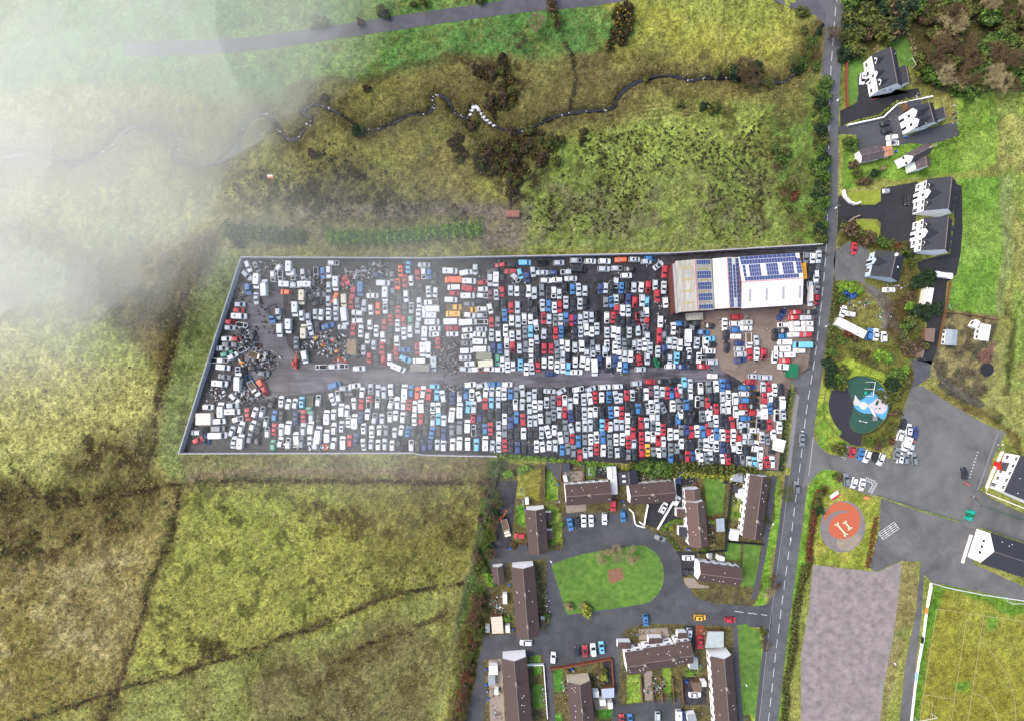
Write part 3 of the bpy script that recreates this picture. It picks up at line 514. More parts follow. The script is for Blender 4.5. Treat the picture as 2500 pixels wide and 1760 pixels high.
# playground railings
def rail(name,label,px,h,m,gap=2.2,group=None,cat='railing',bars=3,panel=False,r=.04):
    x0,y0=W(*px[0]); e=empty(name,x0,y0); tag(e,label,cat,group); pts=[(W(*p)[0]-x0,W(*p)[1]-y0) for p in px]
    b=MB(); PP=[]
    for a_,c_ in zip(pts[:-1],pts[1:]):
        l=math.dist(a_,c_)
        if l<.05: continue
        n=max(1,round(l/gap)); ang=math.atan2(c_[1]-a_[1],c_[0]-a_[0])
        for i in range(n): q=i/n; PP.append((a_[0]+(c_[0]-a_[0])*q,a_[1]+(c_[1]-a_[1])*q))
        if panel: b.box((a_[0]+c_[0])/2,(a_[1]+c_[1])/2,.05,h-.05,l,.06,ang)
        else:
            for k in range(bars): z=h*(k+1)/bars-.05; b.tube((a_[0],a_[1],z),(c_[0],c_[1],z),r,n=4)
    b.build('panel' if panel else 'rail',m,e); pm=MB().tube((0,0,0),(0,0,h),r*1.3,n=5).mesh('post',m)
    for (x,y) in PP[:100]: o=bpy.data.objects.new('post',pm); COL.objects.link(o); o.parent=e; o.location=(x,y,0)
    return e
rail('play_fence','black low railing curving round the kidney shaped playground',T(1920,850,s6,smooth([(1040,500),(1150,455),(1290,455),(1430,490),(1545,560),(1625,670),(1675,800),(1693,950),(1660,1090),(1600,1200),(1490,1310),(1360,1385),(1250,1405)],3)),1.1,M_black,r=.05)
rail('verge_fence','thin brown rail fence between road verge and playground path',T(1920,850,s6,[(640,660),(600,900),(590,1060),(650,1200),(760,1360),(900,1480),(1020,1550)]),1.0,M_brown)
rail('pitch_fence','white railing with boards along the west side of the football pitch',T(2000,1408,s4,[(1240,60),(1195,330),(1150,700),(1100,960),(1060,1230),(1015,1640)]),1.2,M_white,3.2,panel=True)
rail('pitch_fence','white railing along the north touchline of the football pitch',T(2000,1408,s4,[(1250,60),(1420,110),(1800,185),(2400,275)]),1.1,M_white,3.2,r=.09)
for i,(a_,c_,col) in enumerate((((1248,90),(1210,300),'e8e8e8'),((1198,330),(1190,400),'d8883c'),((1152,660),(1145,730),'202226'),((1140,735),(1100,980),'e4e4e8'),((1080,1060),(1072,1150),'9cc8e0'))):
    p=T(2000,1408,s4,[a_,c_]); x0,y0=W(*p[0]); x1,y1=W(*p[1]); b=MB(); b.box((x0+x1)/2+.0-((x0+x1)/2),0,0,.1,.1,.1)
    b=MB(); l=math.dist((x0,y0),(x1,y1)); b.box(0,0,.15,1.25,l,.05,math.atan2(y1-y0,x1-x0)); o=b.build('advert_board',mat('board_%d'%i,col,.5,.05,1,f=.8)); o.location=((x0+x1)/2-.25,(y0+y1)/2,0)
    tag(o,['long white board nearest the north corner of the pitch fence','orange board on the pitch fence','short black board on the pitch fence','long white board on the middle of the pitch fence','pale blue board on the pitch fence'][i],'board','boards on the pitch fence')
pl=MB()
for q in ([(1310,355),(1150,1400)],[(1312,352),(2400,510)],[(1650,405),(1470,1640)],[(1835,438),(1655,1640)],[(1160,1308),(1500,1362)],[(1150,1380),(1265,1395)],[(1265,1395),(1235,1620)],[(1150,1380),(1120,1640)]): dash(pl,*T(2000,1408,s4,q),.08,.03)
for q in (smooth([(1795,710),(1900,810),(2020,970),(2110,1140),(2170,1330),(2195,1500),(2195,1640)],3),smooth([(1705,1298),(1800,1320),(1880,1380),(1950,1480),(2000,1640)],3)):
    q=T(2000,1408,s4,q)
    for a_,c_ in zip(q[:-1],q[1:]): dash(pl,a_,c_,.08,.03)
o=pl.build('pitch_marking',mat('pitch_chalk','c8bc88',.8,.1,3,f=.6)); o['kind']='structure'; o.location.z=.25
def goal(px,py,rz,label,wd=5,m=None,h=2.0,dp=1.6):
    t=thing('goal',label,'goal',px,py,None,R(rz)); b=MB()
    b.tube((0,-wd/2,0),(0,-wd/2,h),.07);b.tube((0,wd/2,0),(0,wd/2,h),.07);b.tube((0,-wd/2,h),(0,wd/2,h),.07)
    b.build('posts',m or M_white,t); b=MB()
    for s in (-1,1): b.tube((0,s*wd/2,h),(dp,s*wd/2,0),.035); b.tube((0,s*wd/2,0),(dp,s*wd/2,0),.035)
    b.tube((dp,-wd/2,0),(dp,wd/2,0),.035)
    for k in range(7): y=-wd/2+wd*k/6; b.tube((0,y,h),(dp,y,0),.012,n=3)
    b.build('net_frame',m or M_white,t)
goal(2478,1467,90,'white training goal in the long grass beside the north pitch fence',6)
goal(2252,1745,-80,'white full size goal with dark netting at the pitch bottom',7.3,None,2.4,2)
goal(2222,158,30,'small white goal on the back lawn of the first villa',3)
goal(1279,1197,180,'green netted garden goal on the mown lawn',2.6,mat('pale_green_mesh','9fbfa8',.6,.1,2,f=.8))
goal(1436,1148,0,'small white goal on the artificial lawn behind the terrace',2.6)
# the steel stand frame in the service yard
t=thing('mesh_gate','white steel barrier frame lying open beside the service yard','gate frame',2164,1292,rz=R(35)); b=MB()
for k in range(5): b.tube((-3.6,-1.5+k*.75,1.2),(3.6,-1.5+k*.75,1.2),.06)
for k in range(4): b.tube((-3.6+k*2.4,-1.5,1.2),(-3.6+k*2.4,1.5,1.2),.06); b.tube((-3.6+k*2.4,0,0),(-3.6+k*2.4,0,1.2),.06)
b.build('frame',M_white,t)
for i,(x,y,lab) in enumerate(((2367,1248,'green oval bottle bank, northern of three'),(2364.5,1254.5,'darker green bottle bank in the middle of three'),(2361,1263,'green oval bottle bank, southern of three'))):
    t=thing('bottle_bank',lab,'bottle bank',x,y,'bottle banks beside the car park',R(-8)); b=MB(); n=18
    pts=[(1.3*math.copysign(abs(math.cos(a))**.7,math.cos(a)),.72*math.copysign(abs(math.sin(a))**.8,math.sin(a))) for a in [2*math.pi*k/n for k in range(n)]]
    b.prism(pts,0,1.2); b.prism([(x_*.8,y_*.75) for x_,y_ in pts],1.2,1.5); b.build('shell',M_teal if i!=1 else M_green,t); b=MB(); b.tube((.7,0,1.5),(.7,0,1.54),.22,n=10); b.build('opening',M_black,t)
# ------------------------------------------------------------------ buildings
def tile_mat(name,c,c2,f=F_,course=2.6):
    m=bpy.data.materials.new(name); m.use_nodes=True; nt=m.node_tree; b=nt.nodes['Principled BSDF']; b.inputs['Roughness'].default_value=.8; b.inputs['Specular IOR Level'].default_value=.2
    tc=nt.nodes.new('ShaderNodeTexCoord'); wv=nt.nodes.new('ShaderNodeTexBrick'); wv.inputs['Scale'].default_value=1.0; wv.inputs['Brick Width'].default_value=.33; wv.inputs['Row Height'].default_value=.34; wv.inputs['Mortar Size'].default_value=.05; wv.inputs['Mortar Smooth'].default_value=.4
    nt.links.new(tc.outputs['UV'],wv.inputs[0])
    n=nt.nodes.new('ShaderNodeTexNoise'); n.inputs['Scale'].default_value=.5; n.inputs['Detail'].default_value=10; n.inputs['Roughness'].default_value=.7; nt.links.new(tc.outputs['Object'],n.inputs['Vector'])
    A=tuple(x*f for x in lin(c)); B=tuple(x*f for x in lin(c2))
    wv.inputs['Color1'].default_value=A+(1,); wv.inputs['Color2'].default_value=tuple(x*.8 for x in A)+(1,); wv.inputs['Mortar'].default_value=tuple(x*.45 for x in A)+(1,)
    r=nt.nodes.new('ShaderNodeValToRGB'); r.color_ramp.elements[0].position=.5; r.color_ramp.elements[1].position=.72; r.color_ramp.elements[0].color=(0,0,0,1); r.color_ramp.elements[1].color=(.8,.8,.8,1); nt.links.new(n.outputs[0],r.inputs[0])
    mx=nt.nodes.new('ShaderNodeMixRGB'); nt.links.new(r.outputs[0],mx.inputs[0]); nt.links.new(wv.outputs['Color'],mx.inputs[1]); mx.inputs[2].default_value=B+(1,); nt.links.new(mx.outputs[0],b.inputs['Base Color'])
    return m
m_tb=tile_mat('brown_roof_tile','6b5a57','4c4242'); m_tb2=tile_mat('warm_brown_roof_tile','7d6660','6a5550'); m_ts=tile_mat('slate_roof_tile','4a4c55','3a3c44'); m_to=tile_mat('weathered_slate','6d6468','8a7b7c')
m_wall=mat('white_render','f0f0f2',.85,.05,.6,f=.95); m_cream=mat('cream_render','d8cbb4',.85,.08,.6,f=.8); m_pb2=mat('pale_blue_render','c3d0dc',.85,.08,.6,f=.8); m_glass=mat('window_glass','2c3138',.12,.2,1,spec=.6,f=.8); m_ridge=mat('ridge_tile','8a7d78',.8,.15,2,f=F_); m_frame=mat('white_window_frame','f0f0f0',.5,.04,2,f=.85)
m_moss=mat('gable_mould','cfc9bd',.85,.25,.8,f=.75,detail=8)
def set_uv(o):
    me=o.data; uv=me.uv_layers.new(name='UVMap')
    for p in me.polygons:
        n=p.normal; 
        if abs(n.z)<.999: u=Vector((-n.y,n.x,0)).normalized()
        else: u=Vector((1,0,0))
        v=n.cross(u)
        for li in p.loop_indices:
            co=me.vertices[me.loops[li].vertex_index].co; uv.data[li].uv=(co.dot(u),co.dot(v))
def house(name,label,corners,he,hr,roof,wall,over=.35,chim=(),dormers=(),group=None,cat='house',winA=0,winB=0,gab=None,two=True,ridgem=None,flues=6,inset=.35,gablewin=0):
    """corners: eave corners in the photograph (A,B along one eave, C,D back along the other); the ridge runs from mid(A,D) to mid(B,C)"""
    P=[Vector(W(x,y,he)) for x,y in corners]; c=sum(P,Vector((0,0)))/4
    e=empty(name,c.x,c.y); tag(e,label,cat,group); A,B,C_,D=[p-c for p in P]
    u=((B-A)+(C_-D)).normalized(); v=Vector((-u.y,u.x)); 
    L=((B-A).length+(C_-D).length)/2; Wd=((D-A).length+(C_-B).length)/2
    if (D-A).dot(v)<0: sgn=-1
    else: sgn=1
    def wp(a,b_,z=0): q=u*a+v*b_*sgn; return (q.x,q.y,z)   # a along ridge from centre, b across (A side negative)
    hl,hw=L/2,Wd/2; iw=inset; th=.16
    # roof: two pitched slabs
    b=MB()
    for s in (-1,1):
        vs=[wp(-hl,s*hw,he),wp(hl,s*hw,he),wp(hl,0,hr),wp(-hl,0,hr),wp(-hl,s*hw,he+th),wp(hl,s*hw,he+th),wp(hl,0,hr+th),wp(-hl,0,hr+th)]
        b.add(vs,[(4,5,6,7) if s*sgn<0 else (7,6,5,4),(0,3,2,1) if s*sgn<0 else (1,2,3,0),(0,1,5,4),(2,3,7,6) if 0 else (1,2,6,5),(3,0,4,7)])
    ro=b.build('roof',roof,e); set_uv(ro)
    b=MB(); b.tube(wp(-hl,0,hr+th),wp(hl,0,hr+th),.13,n=5)
    b.build('ridge_cap',ridgem or m_ridge,ro)
    # walls
    b=MB(); l2,w2=hl-iw*.6,hw-iw; hg=he+(hr-he)*(1-w2/hw)
    ring=[(-l2,-w2),(l2,-w2),(l2,w2),(-l2,w2)]
    vs=[wp(x,y,0) for x,y in ring]+[wp(x,y,hg) for x,y in ring]+[wp(-l2,0,hr-.02),wp(l2,0,hr-.02)]
    b.add(vs,[(0,1,5,4),(2,3,7,6),(1,2,6,9,5),(3,0,4,8,7)])
    wo=b.build('wall',gab or wall,e)
    # windows
    def window(a,bb,z,w_,h_,face):
        f=MB(); g_=MB()
        if face in('A','B'):
            s=-1 if face=='A' else 1; y0=s*w2; y1=s*(w2+.06); y2=s*(w2+.075)
            f.add([wp(a-w_/2,y1,z),wp(a+w_/2,y1,z),wp(a+w_/2,y1,z+h_),wp(a-w_/2,y1,z+h_),wp(a-w_/2,y0,z),wp(a+w_/2,y0,z),wp(a+w_/2,y0,z+h_),wp(a-w_/2,y0,z+h_)],[(0,1,2,3),(0,1,5,4),(2,3,7,6),(1,2,6,5),(3,0,4,7)])
            q=.09
            for k in (0,1):
                xa=a-w_/2+q if k==0 else a+q/2; xb=a-q/2 if k==0 else a+w_/2-q
                g_.add([wp(xa,y2,z+q),wp(xb,y2,z+q),wp(xb,y2,z+h_-q),wp(xa,y2,z+h_-q)],[(0,1,2,3)])
        else:
            s=-1 if face=='W' else 1; x0=s*l2; x1=s*(l2+.06); x2=s*(l2+.075)
            f.add([wp(x1,bb-w_/2,z),wp(x1,bb+w_/2,z),wp(x1,bb+w_/2,z+h_),wp(x1,bb-w_/2,z+h_),wp(x0,bb-w_/2,z),wp(x0,bb+w_/2,z),wp(x0,bb+w_/2,z+h_),wp(x0,bb-w_/2,z+h_)],[(0,1,2,3),(0,1,5,4),(2,3,7,6),(1,2,6,5),(3,0,4,7)])
            g_.add([wp(x2,bb-w_/2+.09,z+.09),wp(x2,bb+w_/2-.09,z+.09),wp(x2,bb+w_/2-.09,z+h_-.09),wp(x2,bb-w_/2+.09,z+h_-.09)],[(0,1,2,3)])
        wf=f.build('window',m_frame,e); g_.build('pane',m_glass,wf)
    for n,face in ((winA,'A'),(winB,'B')):
        for i in range(n):
            a=-l2+(i+.5)*2*l2/n
            window(a,0,.9 if i%3!=1 else .05,1.5,1.2 if i%3!=1 else 2.05,face)
            if two and he>4: window(a,0,he-1.7,1.4,1.1,face)
    for k in range(gablewin):
        for face in ('W','E'): window(0,(k-.5*(gablewin-1))*2.2,he-1.9,1.1,1.1,face)
    # chimneys
    for q in chim:
        x=-hl+q*L; a_=wp(x,0)[:2]; ang=math.atan2(u.y,u.x)
        b=MB(); b.box(a_[0],a_[1],hr-.5,hr+1.0,.95,.6,ang); ch=b.build('chimney',mat('chimney_render','b5aaa0',.9,.2,2,f=.7) if roof in (m_tb,m_tb2,m_to) else m_wall,ro)
        b=MB()
        for s in (-.25,.25): p_=wp(x+s,0); b.tube((p_[0],p_[1],hr+1),(p_[0],p_[1],hr+1.3),.12,n=8)
        b.build('chimney_pot',mat('clay_pot','9a6a50',.8,.1,2,f=.7),ch)
        b=MB(); p_=wp(x,.2); b.tube((p_[0],p_[1],hr+.9),(p_[0],p_[1],hr+2.0),.03,n=4); 
        for k in range(4): d_=wp(.15*k,.5); b.tube((p_[0]+u.x*.2*k-v.x*.5,p_[1]+u.y*.2*k-v.y*.5,hr+2),(p_[0]+u.x*.2*k+v.x*.5,p_[1]+u.y*.2*k+v.y*.5,hr+2),.02,n=4)
        b.tube((p_[0],p_[1],hr+2),(p_[0]+u.x*.9,p_[1]+u.y*.9,hr+2),.02,n=4); b.build('aerial',M_grey,ro)
    # roof vents
    rr=random.Random(int(corners[0][0])); b=MB()
    for k in range(flues):
        s=rr.choice((-1,1)); x=rr.uniform(-hl*.9,hl*.9); y=s*hw*rr.uniform(.3,.75); z=he+(hr-he)*(1-abs(y)/hw)+th
        p_=wp(x,y); b.box(p_[0],p_[1],z-.05,z+.16,.22,.22)
    if flues: b.build('roof_vent',m_frame,ro)
    # gabled dormers (a position along, side, width, projection toward the eave)
    for (q,s,dw,kind) in dormers:
        x=-hl+q*L; y0=s*(w2+(.05 if kind!='skylight' else 0)); 
        if kind=='skylight':
            y=s*hw*.5; sl=(hr-he)/hw; vs=[wp(x-.35,y-s*.5,he+(hr-he)*(1-abs(y-s*.5)/hw)+th+.06),wp(x+.35,y-s*.5,he+(hr-he)*(1-abs(y-s*.5)/hw)+th+.06),wp(x+.35,y+s*.5,he+(hr-he)*(1-abs(y+s*.5)/hw)+th+.06),wp(x-.35,y+s*.5,he+(hr-he)*(1-abs(y+s*.5)/hw)+th+.06)]
            b=MB(); b.add(vs,[(0,1,2,3)]); b.build('skylight',m_frame,ro); continue
        zt=he+dw*.55 if kind=='dormer' else he+dw*.5; zr=zt+dw*.42; yb0=s*(w2+(.0 if kind=='dormer' else .5))
        back=lambda z: s*hw*(1-(z-he)/(hr-he))
        b=MB()
        vs=[wp(x-dw/2,yb0,he-.3 if kind=='dormer' else 0),wp(x+dw/2,yb0,he-.3 if kind=='dormer' else 0),wp(x+dw/2,yb0,zt),wp(x-dw/2,yb0,zt),wp(x,yb0,zr),wp(x-dw/2,back(zt),zt),wp(x+dw/2,back(zt),zt),wp(x-dw/2,s*w2*.9,he-.3 if kind=='dormer' else 0),wp(x+dw/2,s*w2*.9,he-.3 if kind=='dormer' else 0)]
        b.add(vs,[(0,1,2,4,3),(0,3,5,7),(1,8,6,2)]); dm=b.build('dormer' if kind=='dormer' else 'front_gable',wall,e)
        b=MB(); o_=.25
        for k in (-1,1):
            zl=zt-.42*2*o_*.9
            vs=[wp(x+k*(dw/2+o_),yb0+s*o_,zl+.05),wp(x,yb0+s*o_,zr+.05),wp(x,back(zr),zr+.05),wp(x+k*(dw/2+o_),back(zl),zl+.05),
                wp(x+k*(dw/2+o_),yb0+s*o_,zl+.17),wp(x,yb0+s*o_,zr+.17),wp(x,back(zr),zr+.17),wp(x+k*(dw/2+o_),back(zl),zl+.17)]
            b.add(vs,[(0,1,2,3),(4,5,6,7),(0,1,5,4),(0,3,7,4)])
        rf=b.build('dormer_roof',roof,dm); set_uv(rf)
        g_=MB(); zz=zt-1.1 if kind=='dormer' else he-1.4
        yy=yb0+s*.04
        g_.add([wp(x-.5,yy,zz),wp(x+.5,yy,zz),wp(x+.5,yy,zz+1.1),wp(x-.5,yy,zz+1.1)],[(0,1,2,3)])
        if kind!='dormer': g_.add([wp(x-.5,yy,.1),wp(x+.5,yy,.1),wp(x+.5,yy,2.3),wp(x-.5,yy,2.3)],[(0,1,2,3)])
        g_.build('pane',m_glass,dm)
    return e
def T5(pts): return T(1150,1120,5.214,pts)
def T6(pts): return T(1560,1120,5.214,pts)
def T7(pts): return T(1110,1450,5.214,pts)
def T8(pts): return T(1510,1450,2.98,pts)
def TA(pts): return T(2000,0,4.59,pts)
def TB(pts): return T(2000,340,4.59,pts)
def TC(pts): return T(2000,680,4.59,pts)
def TD(pts): return T(2000,1020,4.59,pts)
GT='brown roofed terraces of the estate'
house('terraced_house','brown roofed terrace standing beside the gravel drive, white north gable',T5([(690,645),(735,1205),(983,1178),(943,620)]),4.9,7.0,m_tb,m_wall,chim=(.5,),winA=5,winB=5,group=GT,flues=4)
house('terraced_house','brown roofed terrace north of the parked row, red car at its east end',T5([(1195,325),(1775,283),(1783,548),(1210,590)]),4.9,7.0,m_tb,m_wall,chim=(.5,),winA=6,winB=6,group=GT)
house('terraced_house','brown roofed terrace left of the diagonal white wall, blue car below it',[(1534.5,1182.5),(1643,1172.5),(1649,1222.5),(1537.8,1231)],4.9,7.0,m_tb,m_wall,chim=(.48,),winA=5,winB=5,group=GT)
house('terraced_house','reddish brown roofed terrace with lower north extension, beside the curved garden patio',[(1673.2,1224.5),(1682.7,1334),(1728.8,1329),(1720.1,1220.7)],4.9,7.0,m_tb2,m_wall,chim=(.55,),winA=5,winB=4,group=GT)
house('garden_annexe','low pitched annexe joined to the reddish terrace',T6([(580,388),(592,520),(792,512),(782,366)]),4.0,5.2,m_tb2,m_wall,winA=1,winB=1,cat='annexe',two=False,flues=0)
house('terraced_house','longest brown roofed terrace, running beside the main road verge',[(1830.4,1158.4),(1811.6,1308.9),(1859.2,1316.6),(1878.4,1161.2)],4.9,7.0,m_tb,m_wall,winA=9,winB=8,group=GT,chim=(.7,))
house('terraced_house','short brown roofed terrace facing the east end of the oval green',[(1706.7,1370.3),(1809.3,1384.7),(1806.5,1428.8),(1702.9,1417.3)],4.9,7.0,m_tb,m_wall,winA=5,winB=5,group=GT)
house('terraced_house','brown roofed terrace west of the oval green',[(1248.8,1384.7),(1261.5,1554.5),(1319,1549.7),(1303.4,1378)],4.9,7.2,m_tb,m_wall,chim=(.35,.8),winA=7,winB=7,group=GT,gab=None)
house('garden_annexe','narrow brown roofed annexe beside the hedge west of the oval green',T5([(258,1372),(290,1585),(425,1575),(410,1352)]),2.8,3.8,m_tb,m_wall,cat='annexe',two=False,winA=1,flues=0)
house('terraced_house','brown roofed terrace at the bottom left with broad grey north gable',T7([(608,818),(665,1720),(1005,1690),(905,790)]),4.9,7.3,m_tb,m_wall,chim=(.3,.85),winA=8,winB=8,group=GT,gab=None)
house('terraced_house','brown roofed terrace with cream north gable in the red walled gardens',T7([(1435,1122),(1478,1720),(1790,1700),(1728,1092)]),4.9,7.2,m_tb,m_cream,chim=(.5,),winA=6,winB=6,group=GT,flues=14)
house('terraced_house','stepped brown roofed terrace, its west segment',[(1525.1,1590.9),(1573,1585),(1577,1640),(1530.1,1646.3)],4.9,7.0,m_tb,m_wall,winA=2,winB=2,group=GT,chim=(.9,))
house('terraced_house','stepped brown roofed terrace, its middle segment',[(1570,1582),(1648,1571),(1654,1624),(1577,1634)],5.0,7.2,m_tb,m_wall,winA=3,winB=3,group=GT,chim=(.85,))
house('terraced_house','stepped brown roofed terrace, its east segment',[(1649,1567),(1686.2,1563),(1691.2,1617.8),(1654,1622)],5.2,7.5,m_tb,m_wall,winA=2,winB=2,group=GT)
house('terraced_house','brown roofed terrace at bottom right beside the mown strip',[(1734.8,1601),(1748,1800),(1804,1795),(1786.8,1596)],4.9,7.4,m_tb,m_wall,chim=(.35,.85),winA=9,winB=8,group=GT)
# flat porches and lean-tos on the terraces
def porch(px,py,lx,ly,rot,lab,m=None,h=2.5):
    x,y=W(px,py,h); e=empty('porch',x,y,R(rot)); tag(e,lab,'porch','porches of the estate terraces'); b=MB(); b.box(0,0,0,h,lx-.3,ly-.3); b.build('wall',m_wall,e)
    b=MB(); b.add([(-lx/2,-ly/2,h),(lx/2,-ly/2,h),(lx/2,ly/2,h+.5),(-lx/2,ly/2,h+.5),(-lx/2,-ly/2,h+.12),(lx/2,-ly/2,h+.12),(lx/2,ly/2,h+.62),(-lx/2,ly/2,h+.62)],[(0,3,2,1),(4,5,6,7),(0,1,5,4),(1,2,6,5),(2,3,7,6),(3,0,4,7)]); o=b.build('roof',m or m_tb,e); set_uv(o)
porch(1338.5,1261,3.4,2.6,90,'brown roofed porch, northern of two, on the east side of the gable terrace')
porch(1341,1305,3.4,2.6,90,'brown roofed porch, southern of two, on the east side of the gable terrace')
porch(1662,1251.5,3.2,3.2,-90,'brown roofed porch beside the diagonal drive'); porch(1668,1297,3.6,3.2,-90,'dark roofed porch beside the shaped hedge',m_ts)
porch(1326,1520,3.0,1.8,90,'narrow porch at the south end of the terrace west of the green')
for (x,y,lx,ly,r_,lab) in ((1524,1574,5,2.6,0,'porch at the west end of the stepped terrace'),(1600,1563,5.2,2.4,0,'wide brown porch in the middle of the stepped terrace'),(1666,1550,3.6,2.4,0,'brown porch at the east end of the stepped terrace')): porch(x,y,lx,ly,r_,lab)
# villas
GV='white villas on the east side of the road'
house('villa','white villa with two slate dormers and orange front door nearest the wood',TA([(590,640),(665,1025),(925,962),(850,545)]),5.0,8.3,m_ts,m_wall,dormers=((.2,-1,2.2,'dormer'),(.55,-1,2.0,'front_gable'),(.8,-1,2.2,'dormer')),winA=4,winB=3,group=GV,cat='villa',flues=2,two=False,gablewin=2)
house('villa_extension','slate roofed rear wing of the villa nearest the wood',TA([(890,765),(925,955),(1025,930),(985,740)]),4.2,5.4,m_ts,m_wall,cat='rear wing',two=False,flues=0)
house('villa','white villa with twin pointed gables facing two black cars',TA([(1020,1238),(1070,1450),(1330,1378),(1262,1152)]),5.4,8.6,m_ts,m_wall,dormers=((.28,-1,3.6,'front_gable'),(.72,-1,3.4,'front_gable')),winA=3,winB=3,group=GV,cat='villa',flues=2,gablewin=2)
house('villa_extension','slate rear wing pointing east from the twin gabled villa',TA([(1290,1215),(1310,1365),(1425,1330),(1400,1240)]),4.4,6.2,m_ts,m_wall,cat='rear wing',two=False,flues=0)
house('villa','old white house with mottled slate roof beside the orange tin shed',TB([(975,170),(1180,55),(1235,170),(1000,285)]),5.6,8.6,m_to,m_wall,winA=1,winB=1,group=GV,cat='house',chim=(.85,),flues=0,gablewin=2)
house('villa_extension','mottled slate south wing of the old white house',TB([(1075,260),(1090,342),(1248,303),(1215,175)]),5.0,6.6,m_to,m_wall,cat='house wing',two=False,flues=0)
house('outbuilding','long low mottled slate outbuilding beside the road hedge',TB([(425,130),(690,75),(725,205),(490,265)]),2.8,3.6,m_to,m_wall,cat='outbuilding',two=False,flues=0)
house('tin_shed','orange rusty tin roofed shed beside the old white house',TB([(695,92),(800,75),(828,180),(722,200)]),2.9,3.3,mat('rusty_tin','b97a58',.7,.15,1,f=F_,stretch=(3,.3,1),col2='d8a080'),m_wall,cat='shed',two=False,flues=0)
DQ=((.22,-1,1.6,'dormer'),(.48,-1,3.2,'front_gable'),(.78,-1,1.6,'dormer'),(.25,1,1.6,'dormer'),(.55,1,1.6,'dormer'),(.8,1,1.6,'dormer'))
house('villa','long white villa with slate dormers, northern of the dark forecourt pair',TB([(1205,458),(1170,808),(1490,835),(1535,478)]),5.5,9.8,m_ts,m_wall,dormers=DQ,winA=5,winB=4,group=GV,cat='villa',flues=0)
house('villa','long white villa with slate dormers, southern of the dark forecourt pair',TB([(1170,905),(1140,1252),(1450,1278),(1490,900)]),5.5,9.8,m_ts,m_wall,dormers=DQ,winA=5,winB=4,group=GV,cat='villa',flues=0)
house('bungalow','slate roofed bungalow with pale blue gable behind the red car',TB([(625,1262),(572,1532),(885,1602),(955,1310)]),3.4,6.6,m_ts,m_pb2,dormers=((.42,-1,2.4,'front_gable'),(.5,1,1,'skylight')),winA=2,winB=2,cat='bungalow',two=False,flues=0,chim=(.12,))
# club buildings at the east edge
house('clubhouse','white clubhouse with red trim and slate roof, north of the bottle banks',TD([(2245,430),(2070,832),(2600,1060),(2800,640)]),6.0,9.0,m_ts,m_wall,winA=5,winB=3,cat='clubhouse',flues=2)
house('clubhouse','white pavilion with red door and slate roof above the football pitch',[(2419.4,1301),(2535,1337),(2504,1412),(2390,1372)],5.4,9.0,m_ts,m_wall,winA=4,winB=4,cat='pavilion',flues=3,gablewin=3)
def block(name,label,cat,corners,h,wallm,roofm,group=None,par=.0):
    P=[Vector(W(x,y,h)) for x,y in corners]; c=sum(P,Vector((0,0)))/len(P); e=empty(name,c.x,c.y); tag(e,label,cat,group)
    q=[(p.x-c.x,p.y-c.y) for p in P]; b=MB(); b.prism([(x*.97,y*.97) for x,y in q],0,h-.12); b.build('wall',wallm,e); b=MB(); b.prism(q,h-.12,h+.06,0,True); b.build('roof',roofm,e); return e
M_felt=mat('felt_roof','4b4c52',.85,.12,1,f=F_); M_cream=mat('cream_panel','e2dfd8',.5,.05,.6,f=.8)
block('entrance_porch','white entrance porch with red front on the north clubhouse','porch',TD([(2040,500),(2130,500),(2200,520),(2180,610),(2110,610),(2050,580)]),3.2,M_red,M_felt)
# ------------------------------------------------------------------ warehouse
def corr(name,c,c2,ang,f=F_,sc_=6):
    m=bpy.data.materials.new(name); m.use_nodes=True; nt=m.node_tree; b=nt.nodes['Principled BSDF']; b.inputs['Roughness'].default_value=.55
    tc=nt.nodes.new('ShaderNodeTexCoord'); mp=nt.nodes.new('ShaderNodeMapping'); mp.inputs['Rotation'].default_value=(0,0,ang); nt.links.new(tc.outputs['Object'],mp.inputs[0])
    wv=nt.nodes.new('ShaderNodeTexWave'); wv.inputs['Scale'].default_value=sc_*.16; wv.inputs['Distortion'].default_value=0; nt.links.new(mp.outputs[0],wv.inputs[0])
    n=nt.nodes.new('ShaderNodeTexNoise'); n.inputs['Scale'].default_value=.35; n.inputs['Detail'].default_value=10; mp2=nt.nodes.new('ShaderNodeMapping'); mp2.inputs['Rotation'].default_value=(0,0,ang); mp2.inputs['Scale'].default_value=(3,.4,1); nt.links.new(tc.outputs['Object'],mp2.inputs[0]); nt.links.new(mp2.outputs[0],n.inputs[0])
    r=nt.nodes.new('ShaderNodeValToRGB'); r.color_ramp.elements[0].position=.4; r.color_ramp.elements[1].position=.65; r.color_ramp.elements[0].color=tuple(x*f for x in lin(c))+(1,); r.color_ramp.elements[1].color=tuple(x*f for x in lin(c2))+(1,); nt.links.new(n.outputs[0],r.inputs[0])
    mx=nt.nodes.new('ShaderNodeMixRGB'); mx.blend_type='MULTIPLY'; mx.inputs[0].default_value=.4; nt.links.new(r.outputs[0],mx.inputs[1]); nt.links.new(wv.outputs[0],mx.inputs[2]); nt.links.new(mx.outputs[0],b.inputs['Base Color']); return m
m_r1=corr('old_sheet_roof','a9a69c','cfccc4',R(94),f=.66); m_r2=corr('white_sheet_roof','dfe0e3','f2f2f2',R(4),f=.8); m_r3=corr('bleached_sheet_roof','cfccc0','f0f0ee',R(94),f=.8); m_rw=mat('red_oxide_cladding','6a3c3a',.6,.15,1,f=.75); m_pv=mat('solar_cell','3f4a78',.2,.1,1,spec=.6,f=.8); m_pvf=mat('solar_frame','a9adb8',.4,.05,2,f=.8); m_rl=mat('rooflight_sheet','a59a70',.5,.15,1,f=.7); m_rl2=mat('grey_rooflight','aaa9ab',.5,.1,1,f=.7); m_pink=mat('red_trim','c05a5c',.5,.1,2,f=.8)
